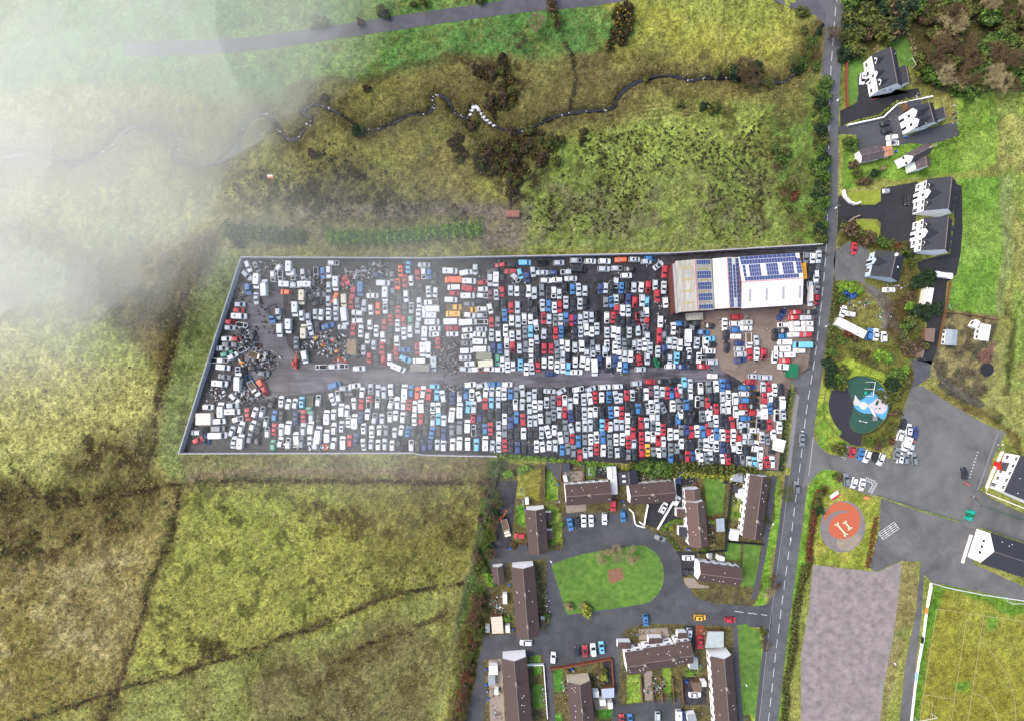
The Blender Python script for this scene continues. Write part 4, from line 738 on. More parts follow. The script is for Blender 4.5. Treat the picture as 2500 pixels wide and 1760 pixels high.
def shed(name,label,cat,corners,he,hr,roof,wall,rows=(),lights=(),along=True,group=None):
    e=house(name,label,corners,he,hr,roof,wall,cat=cat,flues=0,two=False,inset=.12,ridgem=m_pink,group=group)
    P=[Vector(W(x,y,he)) for x,y in corners]; c=sum(P,Vector((0,0)))/4; A,B,C_,D=[p-c for p in P]; u=((B-A)+(C_-D)).normalized(); v=Vector((-u.y,u.x)); L=((B-A).length+(C_-D).length)/2; Wd=((D-A).length+(C_-B).length)/2
    sg=1 if (D-A).dot(v)>0 else -1; th=.16; ang=math.atan2((hr-he),Wd/2)
    def on(a,s,t,dz=0): y=s*Wd/2*(1-t); z=he+(hr-he)*t+th+dz; q=u*(a-L/2)+v*y*sg; return (q.x,q.y,z)
    def pan(a0,a1,s,t0,t1,dz): return [on(a0,s,t0,dz),on(a1,s,t0,dz),on(a1,s,t1,dz),on(a0,s,t1,dz)]
    for (a0,a1,s,t0,t1,nx,ny) in rows:
        fr=MB(); ce=MB(); fr.add(pan(a0,a1,s,t0,t1,.07),[(0,1,2,3)])
        for i in range(nx):
            for j in range(ny):
                g_=.06; aa=a0+(a1-a0)*i/nx; ab=a0+(a1-a0)*(i+1)/nx; ta=t0+(t1-t0)*j/ny; tb=t0+(t1-t0)*(j+1)/ny; gt=g_/(Wd/2)
                ce.add(pan(aa+g_,ab-g_,s,ta+gt,tb-gt,.11),[(0,1,2,3)])
        o=fr.build('solar_array',m_pvf,e); ce.build('solar_cells',m_pv,o)
    lm=MB()
    for (a0,a1,s,t0,t1) in lights: lm.add(pan(a0,a1,s,t0,t1,.04),[(0,1,2,3)])
    if lights: lm.build('rooflight',m_rl if roof is m_r1 else m_rl2,e)
    return e
GW='joined bays of the warehouse'
rows=[];Ls=[]
L1=19.2
for k in range(5): rows.append((.3+k*4.0,1.9+k*4.0 if k in(0,4) else 2.9+k*4.0,1,.1,.92,1 if k in (0,4) else 2,6))
Ls=[(2.3+k*4.2,3.1+k*4.2,-1,.25,.85) for k in range(4)]+[(3.15+k*4.0,3.75+k*4.0,1,.2,.8) for k in range(4)]
shed('warehouse_bay','western warehouse bay with yellowed sheeting and solar strips','warehouse',[(1648,639),(1656,764),(1744,756),(1737,632.6)],7.0,8.4,m_r1,m_rw,rows,Ls,group=GW)
shed('warehouse_bay','middle warehouse bay with bleached roof and narrow solar columns','warehouse',[(1738.6,632.8),(1745.5,756),(1808.6,751),(1802.5,629)],7.0,8.4,m_r3,m_rw,[(.3,18,1,.03,.3,11,1),(.3,18,1,.62,.95,11,2),(2.6,14.5,1,.34,.56,10,1)],group=GW)
rows=[(.4,20.6,-1,.0,.13,12,1),(.6,20.8,-1,.14,.32,20,1),(1.0,2.0,-1,.34,.8,1,3),(3.2,7.4,-1,.34,.8,5,3),(9.4,13.6,-1,.34,.8,5,3),(15.2,19.2,-1,.34,.8,5,3),(20.2,22.0,-1,.2,.8,2,4),(1.2,20.6,-1,.81,.97,19,1)]
shed('warehouse_bay','main white roofed warehouse hall covered with solar panels on its north slope','warehouse',[(1803,630),(1947.5,616.5),(1962,746),(1808.8,752)],7.2,8.8,m_r2,m_rw,rows,[(2.6+k*6,3.4+k*6,1,.25,.72) for k in range(4)],group=GW)
block('warehouse_leanto','ribbed grey lean-to along the west wall of the warehouse','warehouse lean-to',[(1642,646),(1650,766),(1658,764),(1650,642)],6.4,m_rw,corr('leanto_sheet','a8adb4','c4c8cc',R(94),f=.75))
t=thing('shop_sign','white sign board with blue lettering on the warehouse east wall','sign',1961,722); b=MB(); b.box(0,0,3,6.2,.12,5.6); b.build('board',M_white,t)
b=MB()
for k in range(8): b.box(.08,-2.3+k*.65,4.2,5.0-.2*(k%2),.03,.34)
b.build('lettering',M_blue,t)
# yellow, green and grey containers, sheds
def container(label,px,py,lx,ly,rz,m,h=2.5,name='container',cat='container',roofm=None,group=None):
    x,y=W(px,py,h); e=empty(name,x,y,R(rz)); tag(e,label,cat,group); b=MB(); b.box(0,0,.12,h-.05,lx,ly)
    n=int(lx/.6)
    for k in range(n): 
        for s in (-1,1): b.box(-lx/2+(k+.5)*lx/n,s*(ly/2+.02),.2,h-.2,lx/n*.5,.05)
    b.build('body',m,e); b=MB(); b.box(0,0,h-.05,h+.03,lx+.06,ly+.06)
    for k in range(n): b.box(-lx/2+(k+.5)*lx/n,0,h+.03,h+.07,lx/n*.5,ly*.94)
    b.build('roof',roofm or m,e); 
    for s in (-1,1): b=MB(); b.box(lx/2+.05,s*ly/4,.2,h-.15,.06,ly/2-.08); b.build('door',m,e)
    return e
M_yel=mat('yellow_steel','dda033',.5,.12,1,f=.8); M_ctan=mat('dirty_tan_panel','b3a287',.7,.3,1,f=.75,col2='8a7258',detail=8); M_cgr=mat('grey_trailer','8b8a82',.7,.3,1.5,f=.7,detail=8)
container('orange yellow container against the warehouse east wall',1962.5,662,5.9,2.0,-85,M_yel); container('green container beside the yard entrance',1937,905,5,3.4,85,M_green)
container('rust stained lorry body among the scrap heaps',858,847,5.2,3.3,90,M_ctan,3); container('long grey curtain trailer beside the central track',1025,898,7,2.6,0,M_cgr,3.2)
container('olive grey lorry body stacked beside the white vans',1181,869,5.6,2.8,-3,mat('olive_panel','8f9080',.7,.2,1,f=.7),2.9); container('cream lorry body, southern of two stacked beside the vans',1185,887,5.4,2.3,5,mat('cream_lorry','d8d4be',.6,.15,1,f=.75),2.9)
container('white and red catering trailer beside the west wall',495.5,1023,4.2,5.4,90,mat('catering_trailer','d9c9b2',.6,.25,1,f=.8,col2='e9e4de'),2.7)
container('cream box lorry body with red lettering at the south east corner',1905,1087,4.4,3.2,75,M_cream,3.4)
container('white long container in the rough garden opposite the yard',2079,801,11.4,3.0,-27,M_cream,2.7); container('white container beside the dark track behind the bungalow',2268,724,6.6,2.6,80,M_cream,2.7)
container('scrap filled skip lorry body south of the warehouse',1697,773,5.8,2.6,3,mat('grey_skip','a8a79c',.7,.2,1,f=.7),2.2)
# mobile homes etc.
def chalet(label,px,py,lx,ly,rz,wallm,roofm,h=2.6,name='static_caravan',cat='caravan',group=None,wins=3):
    x,y=W(px,py,h); e=empty(name,x,y,R(rz)); tag(e,label,cat,group)
    b=MB(); n=14; b.prism([(lx/2*math.copysign(abs(math.cos(a))**.25,math.cos(a)),ly/2*math.copysign(abs(math.sin(a))**.25,math.sin(a))) for a in [2*math.pi*(k+.5)/n for k in range(n)]],.4,h); b.build('body',wallm,e)
    b=MB(); b.add([(-lx/2-.1,-ly/2-.1,h),(lx/2+.1,-ly/2-.1,h),(lx/2+.1,0,h+.35),(-lx/2-.1,0,h+.35),(lx/2+.1,ly/2+.1,h),(-lx/2-.1,ly/2+.1,h)],[(0,1,2,3),(3,2,4,5),(0,3,5),(1,4,2)]); b.build('roof',roofm,e)
    for k in range(wins):
        for s in (-1,1): b=MB(); b.box(-lx/2+(k+.5)*lx/wins,s*(ly/2+.01),1.3,2.1,lx/wins*.5,.06); b.build('window',m_glass,e)
    for s in (-1,1): b=MB(); b.tube((.3,s*(ly/2-.2),.32),(.3,s*(ly/2-.05),.32),.32,n=12); b.build('wheel',M_black,e)
    b=MB(); b.tube((lx/2,.4,.45),(lx/2+1.1,0,.45),.05); b.tube((lx/2,-.4,.45),(lx/2+1.1,0,.45),.05); b.build('hitch',M_grey,e); return e
chalet('white touring caravan parked between the terrace and the red car',1499,1186.5,5.6,2.3,-87,M_cream,M_cream); chalet('white static caravan with grey roof on the burnt plot',2322,824,5.6,4.2,85,M_white,mat('grey_sheet','9aa2aa',.5,.08,1,f=.75))
chalet('white caravan with black windows in the north east corner of the burnt plot',2404,812,5.8,3.6,80,M_white,M_white); chalet('small white caravan beside the grassy plot corner',2383,792,2.8,2.2,60,M_cream,M_cream,2.2,wins=1)
chalet('white curved boat covered beside the slate villas',2304,672,6.4,2.0,-8,M_white,M_white,1.6,name='boat',cat='boat',wins=1)
# garages and sheds: label, corners(px tile), height, roof colour
M_gs=mat('grey_felt','8f959c',.7,.1,1,f=.75); M_ws=mat('white_plastic_roof','dcdcdc',.5,.08,1,f=.78); M_ds=mat('dark_felt','3f424a',.8,.12,1,f=.75); M_bs=mat('brown_timber_roof','7d6a5c',.85,.2,2,f=.7)
house('garage','white roofed garage behind the terrace with the red car',T5([(1728,100),(1740,255),(1858,245),(1842,92)]),2.6,3.1,M_ws,m_wall,cat='garage',two=False,flues=0)
house('garage','black roofed garage with two white rooflights north of the terraces',T5([(1868,165),(1890,340),(2125,300),(2115,140)]),3.2,4.6,m_ts,mat('dark_cladding','4a4c50',.8,.1,1,f=.75),cat='garage',two=False,flues=0,dormers=((.3,-1,1,'skylight'),(.7,-1,1,'skylight')))
sheds=[(T5([(1145,55),(1255,55),(1255,155),(1145,155)]),2.4,M_ds,'dark flat roofed shed in the back garden of the caravan terrace'),(T5([(1170,215),(1215,205),(1232,285),(1185,292)]),2.2,M_ws,'small white hut touching the caravan terrace'),
(T6([(1215,190),(1325,180),(1320,295),(1180,280)]),2.3,M_gs,'pale grey shed under the tall hedge'),(T6([(1200,350),(1280,350),(1275,440),(1205,425)]),2.2,M_ds,'dark roofed orange shed beside the long terrace'),(T6([(1265,385),(1342,385),(1335,510),(1255,495)]),2.3,M_ws,'white roofed shed beside the dark roofed orange shed'),
(T6([(980,760),(1085,750),(1090,920),(990,925)]),2.4,mat('blue_grey_felt','98a4b0',.7,.1,1,f=.75),'blue grey shed with white rooflight strip in the terrace garden'),(T6([(1185,900),(1275,910),(1262,1040),(1160,1030)]),2.3,M_ws,'white shed at the south end of the long terrace gardens'),
(T6([(1010,1225),(1095,1250),(1085,1300),(1000,1285)]),2.2,M_ws,'white shed behind the short terrace'),(T6([(880,1200),(935,1200),(930,1275),(885,1270)]),2.1,M_gs,'grey shed behind the short terrace'),
(T7([(460,290),(605,280),(622,495),(478,500)]),2.8,mat('slatted_timber','c8beac',.8,.15,2,f=.75,stretch=(.2,3,1)),'pale slatted timber shed beside the round bush'),(T7([(390,405),(445,405),(447,485),(395,490)]),2.1,M_gs,'small grey shed beside the slatted timber shed'),(T7([(645,400),(700,400),(703,490),(650,488)]),2.1,M_ws,'small white shed between slatted shed and terrace'),
(T7([(610,0),(665,0),(668,122),(615,122)]),2.3,M_ws,'narrow white lean-to shed west of the green terrace'),(T7([(435,910),(545,910),(550,1022),(440,1025)]),2.3,M_ws,'square white shed beside the lower west lane'),(T7([(425,1035),(512,1035),(516,1155),(430,1160)]),2.3,M_gs,'grey roofed shed with panel beside the lower west lane'),
(T7([(505,1210),(555,1210),(556,1280),(508,1280)]),2.2,M_ws,'small white shed lowest of three beside the lower west lane'),(T7([(1865,1205),(2030,1190),(2030,1310),(1880,1325)]),2.5,mat('blue_sheet','a8b4c4',.5,.08,1,f=.75),'large blue grey garage east of the cream gabled terrace'),(T7([(1760,1240),(1835,1235),(1835,1310),(1765,1315)]),2.2,M_ws,'white shed beside the large blue grey garage'),
(T7([(1845,1345),(1920,1340),(1925,1415),(1850,1420)]),2.2,M_ws,'white cabin south of the large blue grey garage'),(T7([(1955,1380),(2010,1380),(2012,1455),(1960,1460)]),2.2,M_ws,'tall white cabin beside the lane east of the cream gabled terrace'),
(T8([(650,270),(765,270),(765,385),(630,390)]),2.4,mat('clear_sheet','aab4b4',.4,.12,1,f=.75),'glazed lean-to north of the bottom right terrace'),(T8([(520,470),(578,470),(580,545),(518,545)]),2.3,M_gs,'grey shed with blue corner behind the stepped terrace'),(T8([(535,640),(605,640),(608,705),(545,708)]),2.3,mat('brown_felt','6a5a50',.8,.1,1,f=.75),'brown shed beside the white car in the back yard'),
(T8([(600,635),(640,635),(640,670),(605,672)]),2.2,M_ws,'small white shed beside the brown shed'),(T8([(500,880),(560,870),(570,924),(505,930)]),2.3,M_gs,'grey shed at the bottom yard'),(T5([(595,1095),(715,1090),(718,1160),(598,1162)]),2.3,M_ds,'dark flat shed beside the gravel drive terrace'),(T5([(685,500),(733,495),(735,575),(690,578)]),2.2,M_ws,'white hut against the north gable of the gravel drive terrace'),
(TB([(730,555),(790,555),(790,600),(735,600)]),1.2,M_gs,'grey trailer on the villa forecourt'),(TA([(990,1140),(1130,1115),(1150,1185),(1000,1220)]),2.8,M_ds,'dark flat roofed garage north of the twin gabled villa'),(TC([(1190,560),(1300,560),(1285,715),(1185,700)]),1.9,M_bs,'open timber framed pen beside the burnt plot track'),(TC([(1070,745),(1190,750),(1165,885),(1045,880)]),1.8,M_bs,'brown timber decking frame under the trees')]
for q,h,m,lab in sheds: block('shed',lab,'shed',q,h,m_wall if m in (M_ws,M_gs) else M_brown,m,'sheds around the houses')
b=block('culvert_house','small brick roofed culvert building beside the stream gully','building',[(1236,514),(1268,514),(1268,530),(1236,530)],2.2,m_stone,mat('brick_roof','a06c5c',.8,.15,2,f=.7),None)
# yard perimeter walls
m_cw=mat('concrete_wall','b0b0b8',.85,.2,.8,f=.75,detail=8); m_steel=mat('palisade','2a2f30',.5,.1,1,f=.8)
def wall(name,label,px,h,th,m,cat='wall',coping=None,bay=None,hp=0):
    x0,y0=W(*px[0],hp); e=empty(name,x0,y0); tag(e,label,cat); b=MB(); c=MB(); q=[(W(*p,hp)[0]-x0,W(*p,hp)[1]-y0) for p in px]
    for a_,d_ in zip(q[:-1],q[1:]):
        l=math.dist(a_,d_); ang=math.atan2(d_[1]-a_[1],d_[0]-a_[0]); b.box((a_[0]+d_[0])/2,(a_[1]+d_[1])/2,0,h,l,th,ang)
        c.box((a_[0]+d_[0])/2,(a_[1]+d_[1])/2,h,h+.08,l+.02,th+.1,ang)
        if bay:
            n=int(l/bay)
            for i in range(n+1): s=i/max(n,1); c.box(a_[0]+(d_[0]-a_[0])*s,a_[1]+(d_[1]-a_[1])*s,0,h+.12,.22,th+.22,ang)
    b.build('panel',m,e); c.build('coping',coping or m,e)
wall('yard_wall','grey concrete panel wall along the slanting west side of the scrapyard',[(588,628),(510,870),(436,1106)],2.6,.25,m_cw,bay=2.6,hp=2.6)
wall('yard_wall','grey concrete panel wall along the north side of the scrapyard',[(588,628),(1040,630),(1340,624),(1640,618),(2008,596)],2.6,.25,m_cw,bay=2.6,hp=2.6)
wall('yard_wall','grey concrete wall along the south west side of the scrapyard',[(436,1107),(1010,1106),(1035,1111),(1212,1114)],2.4,.22,m_cw,bay=2.6,hp=2.4)
rail('palisade_fence','dark steel palisade fence between main road and warehouse forecourt',[(2006,600),(1992,730),(1978,850),(1970,900),(1950,912)],2.6,m_steel,2.5,cat='fence',r=.06,bars=4)
rail('palisade_fence','dark steel fence between main road verge and south east yard',[(1937,945),(1922,1010),(1914,1080),(1905,1152)],2.6,m_steel,2.5,cat='fence',r=.06,bars=4)
wall('garden_wall','white diagonal wall between two drives of the estate',T6([(440,235),(462,480),(230,885)]),1.1,.25,m_wall)
wall('garden_wall','white wall round the pointed front garden',T6([(0,790),(60,830),(108,570)]),1.0,.25,m_wall); wall('garden_wall','white wall left of the pointed front garden',[(1535,1240),(1545,1250),(1549,1275),(1553,1280),(1573,1285)],1.0,.25,m_wall)
wall('garden_wall','red brick wall north of the cream gabled terrace gardens',T7([(1210,930),(1400,905),(1890,820),(1990,800)]),1.3,.3,m_red); wall('garden_wall','red brick wall east of the cream gabled terrace gardens',T7([(1990,810),(2020,1190)]),1.3,.3,m_red)
wall('garden_wall','white wall and railings beside the villa drives',TA([(310,1415),(700,1330),(860,1180),(1250,1095)]),1.0,.3,m_wall); wall('garden_wall','curved white entrance wall, northern of two at the villa forecourt',TB([(255,580),(275,660),(330,715),(390,740),(440,715)]),1.3,.4,m_wall)
wall('garden_wall','curved stone entrance wall, southern of two at the villa forecourt',TB([(435,865),(370,890),(300,950),(250,1040)]),1.3,.4,m_stone)
wall('garden_wall','brick wall between roadside verge and first villa lawn',TA([(300,640),(290,900),(305,1220)]),1.0,.3,m_red); wall('garden_wall','timber fence south of the bright paddock',TC([(1400,380),(1620,400),(2000,470)]),1.1,.12,M_brown)
wall('garden_wall','timber fence beside the dark track at the bright paddock',TC([(1455,40),(1410,300),(1320,770)]),1.1,.12,M_brown); wall('pitch_wall','low stone wall in front of the pavilion',TD([(1690,1300),(1650,1420),(1590,1616)]),.9,.3,M_cream)
wall('clubhouse_wall','white railing wall in front of the north clubhouse',TD([(2040,370),(1930,600),(1840,830),(2290,1010)]),.9,.25,M_cream); rail('carpark_barrier','pale crash rail along the east side of the car park',TD([(2000,140),(1930,330),(1850,560),(1765,800)]),.8,M_grey,2.5,r=.08)
rail('green_fence','green mesh fence between car park and service yard',TD([(640,860),(940,950),(1070,1000),(1540,1140),(1600,1150)]),1.8,M_green,2.5,cat='fence'); rail('green_fence','green mesh fence beside the ball court',TD([(1840,980),(2290,1150)]),1.8,M_green,2.5,cat='fence')
wall('garden_fence','dark fence along the back gardens of the long terrace',T6([(1175,290),(1110,860),(1090,1150),(740,1180)]),1.7,.12,m_steel,cat='fence'); wall('garden_fence','dark fence south of the long terrace gardens',T6([(1120,1040),(1580,1075)]),1.7,.12,m_steel,cat='fence')
for i,(p,lab) in enumerate(((T5([(930,70),(930,520)]),'west'),(T5([(1135,50),(1135,270),(1195,300)]),'middle'),(T5([(1430,60),(1430,280)]),'east'))): wall('garden_fence','dark timber fence dividing the north back gardens, %s one of three'%lab,p,1.5,.1,M_brown,cat='fence')
for i,(p,lab) in enumerate(((T7([(920,885),(1130,880),(1180,1560)]),'white fence round the small lawns beside the bottom left terrace'),)): wall('garden_fence',lab,p,1.1,.15,m_wall,cat='fence')
for i,(x0) in enumerate((1563,1590,1612,1640,1662)): wall('garden_fence','dark garden fence below the stepped terrace, %s from the west'%['first','second','third','fourth','fifth'][i],[(x0,1650),(x0+4,1712)],1.2,.1,M_brown,cat='fence')
# lamp posts, poles and wires
def lamp(px,py,tipx,tipy,label,h=7.0):
    x,y=W(px,py); e=empty('street_lamp',x,y); tag(e,label,'street lamp','street lamps'); b=MB(); b.tube((0,0,0),(0,0,h),.09,.06,n=8); b.build('pole',M_grey,e)
    tx,ty=W(tipx,tipy,h); d=Vector((tx-x,ty-y)); 
    if d.length>2: d=d.normalized()*2
    b=MB(); b.tube((0,0,h),(d.x,d.y,h+.15),.05,n=6); b.build('arm',M_grey,e); b=MB(); b.box(d.x,d.y,h+.08,h+.25,.8,.28,math.atan2(d.y,d.x)); b.build('lamp_head',M_white,e)
lamp(1857,1275,1891,1271,'street lamp on the verge beside the longest terrace'); lamp(2000,795,2010,800,'street lamp beside the yard wall opposite the white container'); lamp(1805,1650,1822,1672,'street lamp on the mown strip beside the bottom right terrace')
lamp(2024,260,2033,258,'street lamp beside the road at the first villa entrance'); lamp(2022,515,2030,515,'street lamp beside the road hedge at the villa forecourt'); lamp(1945,1048,1955,1052,'street lamp near the side road junction'); lamp(1907,1305,1930,1315,'street lamp beside the southern main road',7)
lamp(2153,1598,2175,1607,'floodlight pole on the gravel lot fence',8); lamp(1350,1365,1338,1360,'street lamp at the path west of the oval green',6)
def pole(px,py,label,h=8,arm=0):
    x,y=W(px,py); e=empty('utility_pole',x,y); tag(e,label,'utility pole','poles of the overhead line'); b=MB(); b.tube((0,0,0),(0,0,h),.14,.1,n=8); b.build('pole',M_brown,e); b=MB(); a=R(arm); b.box(0,0,h-.4,h-.25,1.8,.12,a); b.build('crossarm',M_brown,e); b=MB()
    for s in (-.8,0,.8): b.tube((s*math.cos(a),s*math.sin(a),h-.25),(s*math.cos(a),s*math.sin(a),h-.05),.06,n=6)
    b.build('insulator',M_white,e); return (x,y,h-.05)
def wires(label,P,offs=(-.8,0,.8),ang=0,r=.022):
    b=MB()
    for (a,c) in zip(P[:-1],P[1:]):
        for o_ in offs:
            ox,oy=o_*math.cos(ang),o_*math.sin(ang); pr=None
            for k in range(13):
                t=k/12; q=(a[0]+(c[0]-a[0])*t+ox,a[1]+(c[1]-a[1])*t+oy,a[2]+(c[2]-a[2])*t-4*t*(1-t)*1.2)
                if pr: b.tube(pr,q,r,n=4)
                pr=q
    o=b.build('power_line',M_grey); tag(o,label,'power line')
q1=[pole(2016,622,'utility pole beside the main road at the yard corner',8,30),pole(2205,870,'utility pole in the trees above the playground',8,30),pole(2260,928,'utility pole with crossarm beside the burnt plot track',8,60)]
x_,y_=W(2560,1120); wires('three thin power lines crossing the rough garden to the burnt plot track',q1+[(x_,y_,8)],ang=R(40))
q2=[pole(1216,1125,'utility pole beside the south hedge of the scrapyard',8,0),pole(1105,1565,'utility pole in the moor beside the estate hedge',8,0)]
x_,y_=W(1050,1850); wires('power lines running along the hedge between moor and estate',q2+[(x_,y_,8)])
q3=[pole(1215,602,'utility pole above the scrapyard north wall',8,90),pole(1630,612,'utility pole behind the warehouse',8,90)]
wires('power lines along the scrapyard north wall',q3+[q1[0]],ang=R(90))
# wheelie bins and garden furniture
bins=[(1363,1181,'b'),(1282,1242,'b'),(1521,1222,'b'),(1523,1230,'w'),(1246,1336,'b'),(1243,1425,'b'),(1251,1533,'b'),(1186,1630,'b'),(1188,1668,'b'),(1190,1684,'w'),(1192,1702,'b'),(1396,1630,'b'),(1677,1338,'b'),(1681,1340,'w'),(1787,1185,'b'),(1695,1400,'b'),(1790,1374,'b'),(1675,1660,'b'),(1697,1600,'b'),(1779,1293,'b'),(1497,1675,'b'),(1400,1634,'w'),(1668,1750,'b'),(2196,215,'b'),(2209,337,'b'),(2184,372,'b'),(1388,1634,'k'),(1391,1634,'k'),(1277,1221,'w'),(1277,1228,'w'),(1412,1131,'k'),(1418,1131,'k'),(1424,1131,'k')]
bp_={}
for i,(x,y,c) in enumerate(bins):
    X,Y=W(x,y)
    if c not in bp_:
        e=empty('wheelie_bin',X,Y,R(10)); b=MB(); b.prism([(-.25,-.28),(.25,-.28),(.25,.28),(-.25,.28)],.05,.98,0,True); b.build('body',{'b':M_blue,'w':M_grey,'k':M_black}[c],e); b=MB(); b.box(0,.03,.98,1.08,.58,.68); b.build('lid',{'b':M_blue,'w':M_grey,'k':M_black}[c],e); bp_[c]=e
    else: e=copy_tree(bp_[c]); e.location=(X,Y,0); e.rotation_euler=(0,0,R((i*37)%90))
    e['category']='wheelie bin'; e['group']='wheelie bins around the houses'; AUTO.append((e,{'b':'blue wheelie bin','w':'grey wheelie bin','k':'black wheelie bin'}[c])) if 0 else None
    e['_a']={'b':'blue wheelie bin','w':'grey wheelie bin','k':'black wheelie bin'}[c]
# trampoline, tables, signs
t=thing('trampoline','large round black trampoline on the burnt plot','trampoline',2405,902); b=MB(); b.tube((0,0,.8),(0,0,.86),2.5,n=28); b.build('bed',M_black,t); 
for k in range(8): b=MB(); a=k*math.pi/4; b.tube((2.5*math.cos(a),2.5*math.sin(a),0),(2.5*math.cos(a),2.5*math.sin(a),.85),.04); b.build('leg',M_grey,t)
def board(name,label,px,py,lx,ly,rz,cols,h=2.2,text=None,tc='c03030'):
    t=thing(name,label,'sign',px,py,None,R(rz)); 
    for s in (-1,1): b=MB(); b.tube((s*lx*.35,0,0),(s*lx*.35,0,h*.6),.05); b.build('post',M_grey,t)
    n=len(cols)
    for k,c in enumerate(cols):
        b=MB(); y0=-ly/2+ly*k/n; y1=-ly/2+ly*(k+1)/n; z0=h*.55+.6*k/n; z1=h*.55+.6*(k+1)/n
        b.add([(-lx/2,y0,z0),(lx/2,y0,z0),(lx/2,y1,z1),(-lx/2,y1,z1),(-lx/2,y0,z0-.06),(lx/2,y0,z0-.06),(lx/2,y1,z1-.06),(-lx/2,y1,z1-.06)],[(0,1,2,3),(7,6,5,4),(0,4,5,1),(2,6,7,3),(1,5,6,2),(3,7,4,0)]); b.build('panel',mat('sign_%s'%c,c,.5,.03,1,f=.85),t)
board('banner','white and red striped banner on the grass beside the orange play circle',2032,1206,3.6,2.4,35,['c02848','e8e8ea','e8e8ea']); board('banner','small orange notice on grass above the orange play circle',2108,1212,1.6,1.2,-10,['e08050']); board('notice','small white and orange notice board on the misty moor',663,435,2.0,1.2,0,['d86848','e8e8e8'],1.6)
for (x,y,c,lab) in ((2225.5,1075,'d05050','red and white road barrier lying in the car park north part'),(2357,1180,'d06050','orange traffic barrier in the car park east part')): 
    t=thing('road_barrier',lab,'barrier',x,y,rz=R(-30)); b=MB(); b.box(0,0,.1,.9,1.9,.35); b.build('body',mat('barrier_%s'%c,c,.5,.1,2,f=.8),t); b=MB(); b.box(0,0,0,.1,1.5,.6); b.build('foot',M_black,t)
# ------------------------------------------------------------------ drives, patios and mown strips of the estate
for nm,p,z,m in (('gravel_drive',T5([(330,280),(600,270),(560,560),(530,880),(500,1160),(230,1160),(300,1000),(380,700),(330,520)]),.026,m_yard),('side_drive',T6([(455,200),(740,200),(740,330),(555,330),(550,640),(560,760),(330,830),(250,890),(80,830),(110,570),(440,540)]),.027,m_dark),
 ('side_drive',T6([(480,1170),(740,1180),(725,1420),(560,1500),(500,1480)]),.027,m_dark),('patio',T6([(570,1510),(700,1510),(760,1590),(900,1616),(880,1640),(590,1640)]),.028,m_stone),('patio',T5([(1205,590),(1465,570),(1465,660),(1215,690)]),.029,m_stone),('patio',T5([(1145,160),(1420,150),(1420,270),(1240,285),(1150,200)]),.028,m_stone),
 ('patio',T5([(950,45),(1130,45),(1130,270),(1080,250),(1020,130),(950,125)]),.028,m_path),('artificial_lawn',T5([(1440,60),(1600,60),(1570,230),(1445,235)]),.029,m_lawn),('patio',T5([(1600,60),(1725,60),(1725,245),(1575,230)]),.0285,m_dark),
 ('mown_lawn',T6([(830,250),(1060,250),(1080,400),(1060,690),(860,690),(900,520)]),.03,m_lawn),('mown_lawn',T6([(1340,1075),(1555,1085),(1500,1500),(1460,1616),(1290,1616),(1310,1400)]),.03,m_lawn),('mown_lawn',T8([(860,225),(930,215),(1020,270),(1040,350),(1030,800),(1000,870),(905,880),(870,600)]),.031,m_lawn),
 ('mown_lawn',T6([(1115,1060),(1300,1085),(1280,1290),(1090,1270)]),.03,m_lawn),('patio',T7([(430,820),(600,820),(640,1616),(450,1616)]),.027,m_stone),('mown_lawn',T7([(1000,1160),(1140,1150),(1150,1440),(1000,1440)]),.03,m_lawn),('patio',T7([(1760,1320),(2020,1320),(2030,1440),(1800,1470)]),.027,m_stone),('side_drive',T7([(1890,830),(1985,830),(2010,1170),(1900,1180)]),.027,m_dark),
 ('patio',T8([(145,255),(360,240),(365,330),(150,330)]),.027,m_stone),('garden_path',T8([(188,560),(245,555),(248,770),(190,772)]),.028,m_stone),('side_drive',T8([(470,225),(560,225),(560,420),(520,420)]),.028,m_dark),('side_drive',T8([(562,225),(620,225),(620,400),(562,400)]),.0275,m_red),('patio',T8([(470,600),(640,600),(640,800),(470,810)]),.027,m_yard),
 ('villa_lawn',TA([(315,680),(470,665),(510,790),(425,850),(440,1060),(420,1150),(340,1180),(310,1170)]),.045,m_lawn),('villa_lawn',TA([(760,430),(960,390),(1075,730),(910,760),(870,600)]),.045,m_lawn)):
    sheet(nm,p,z,m)

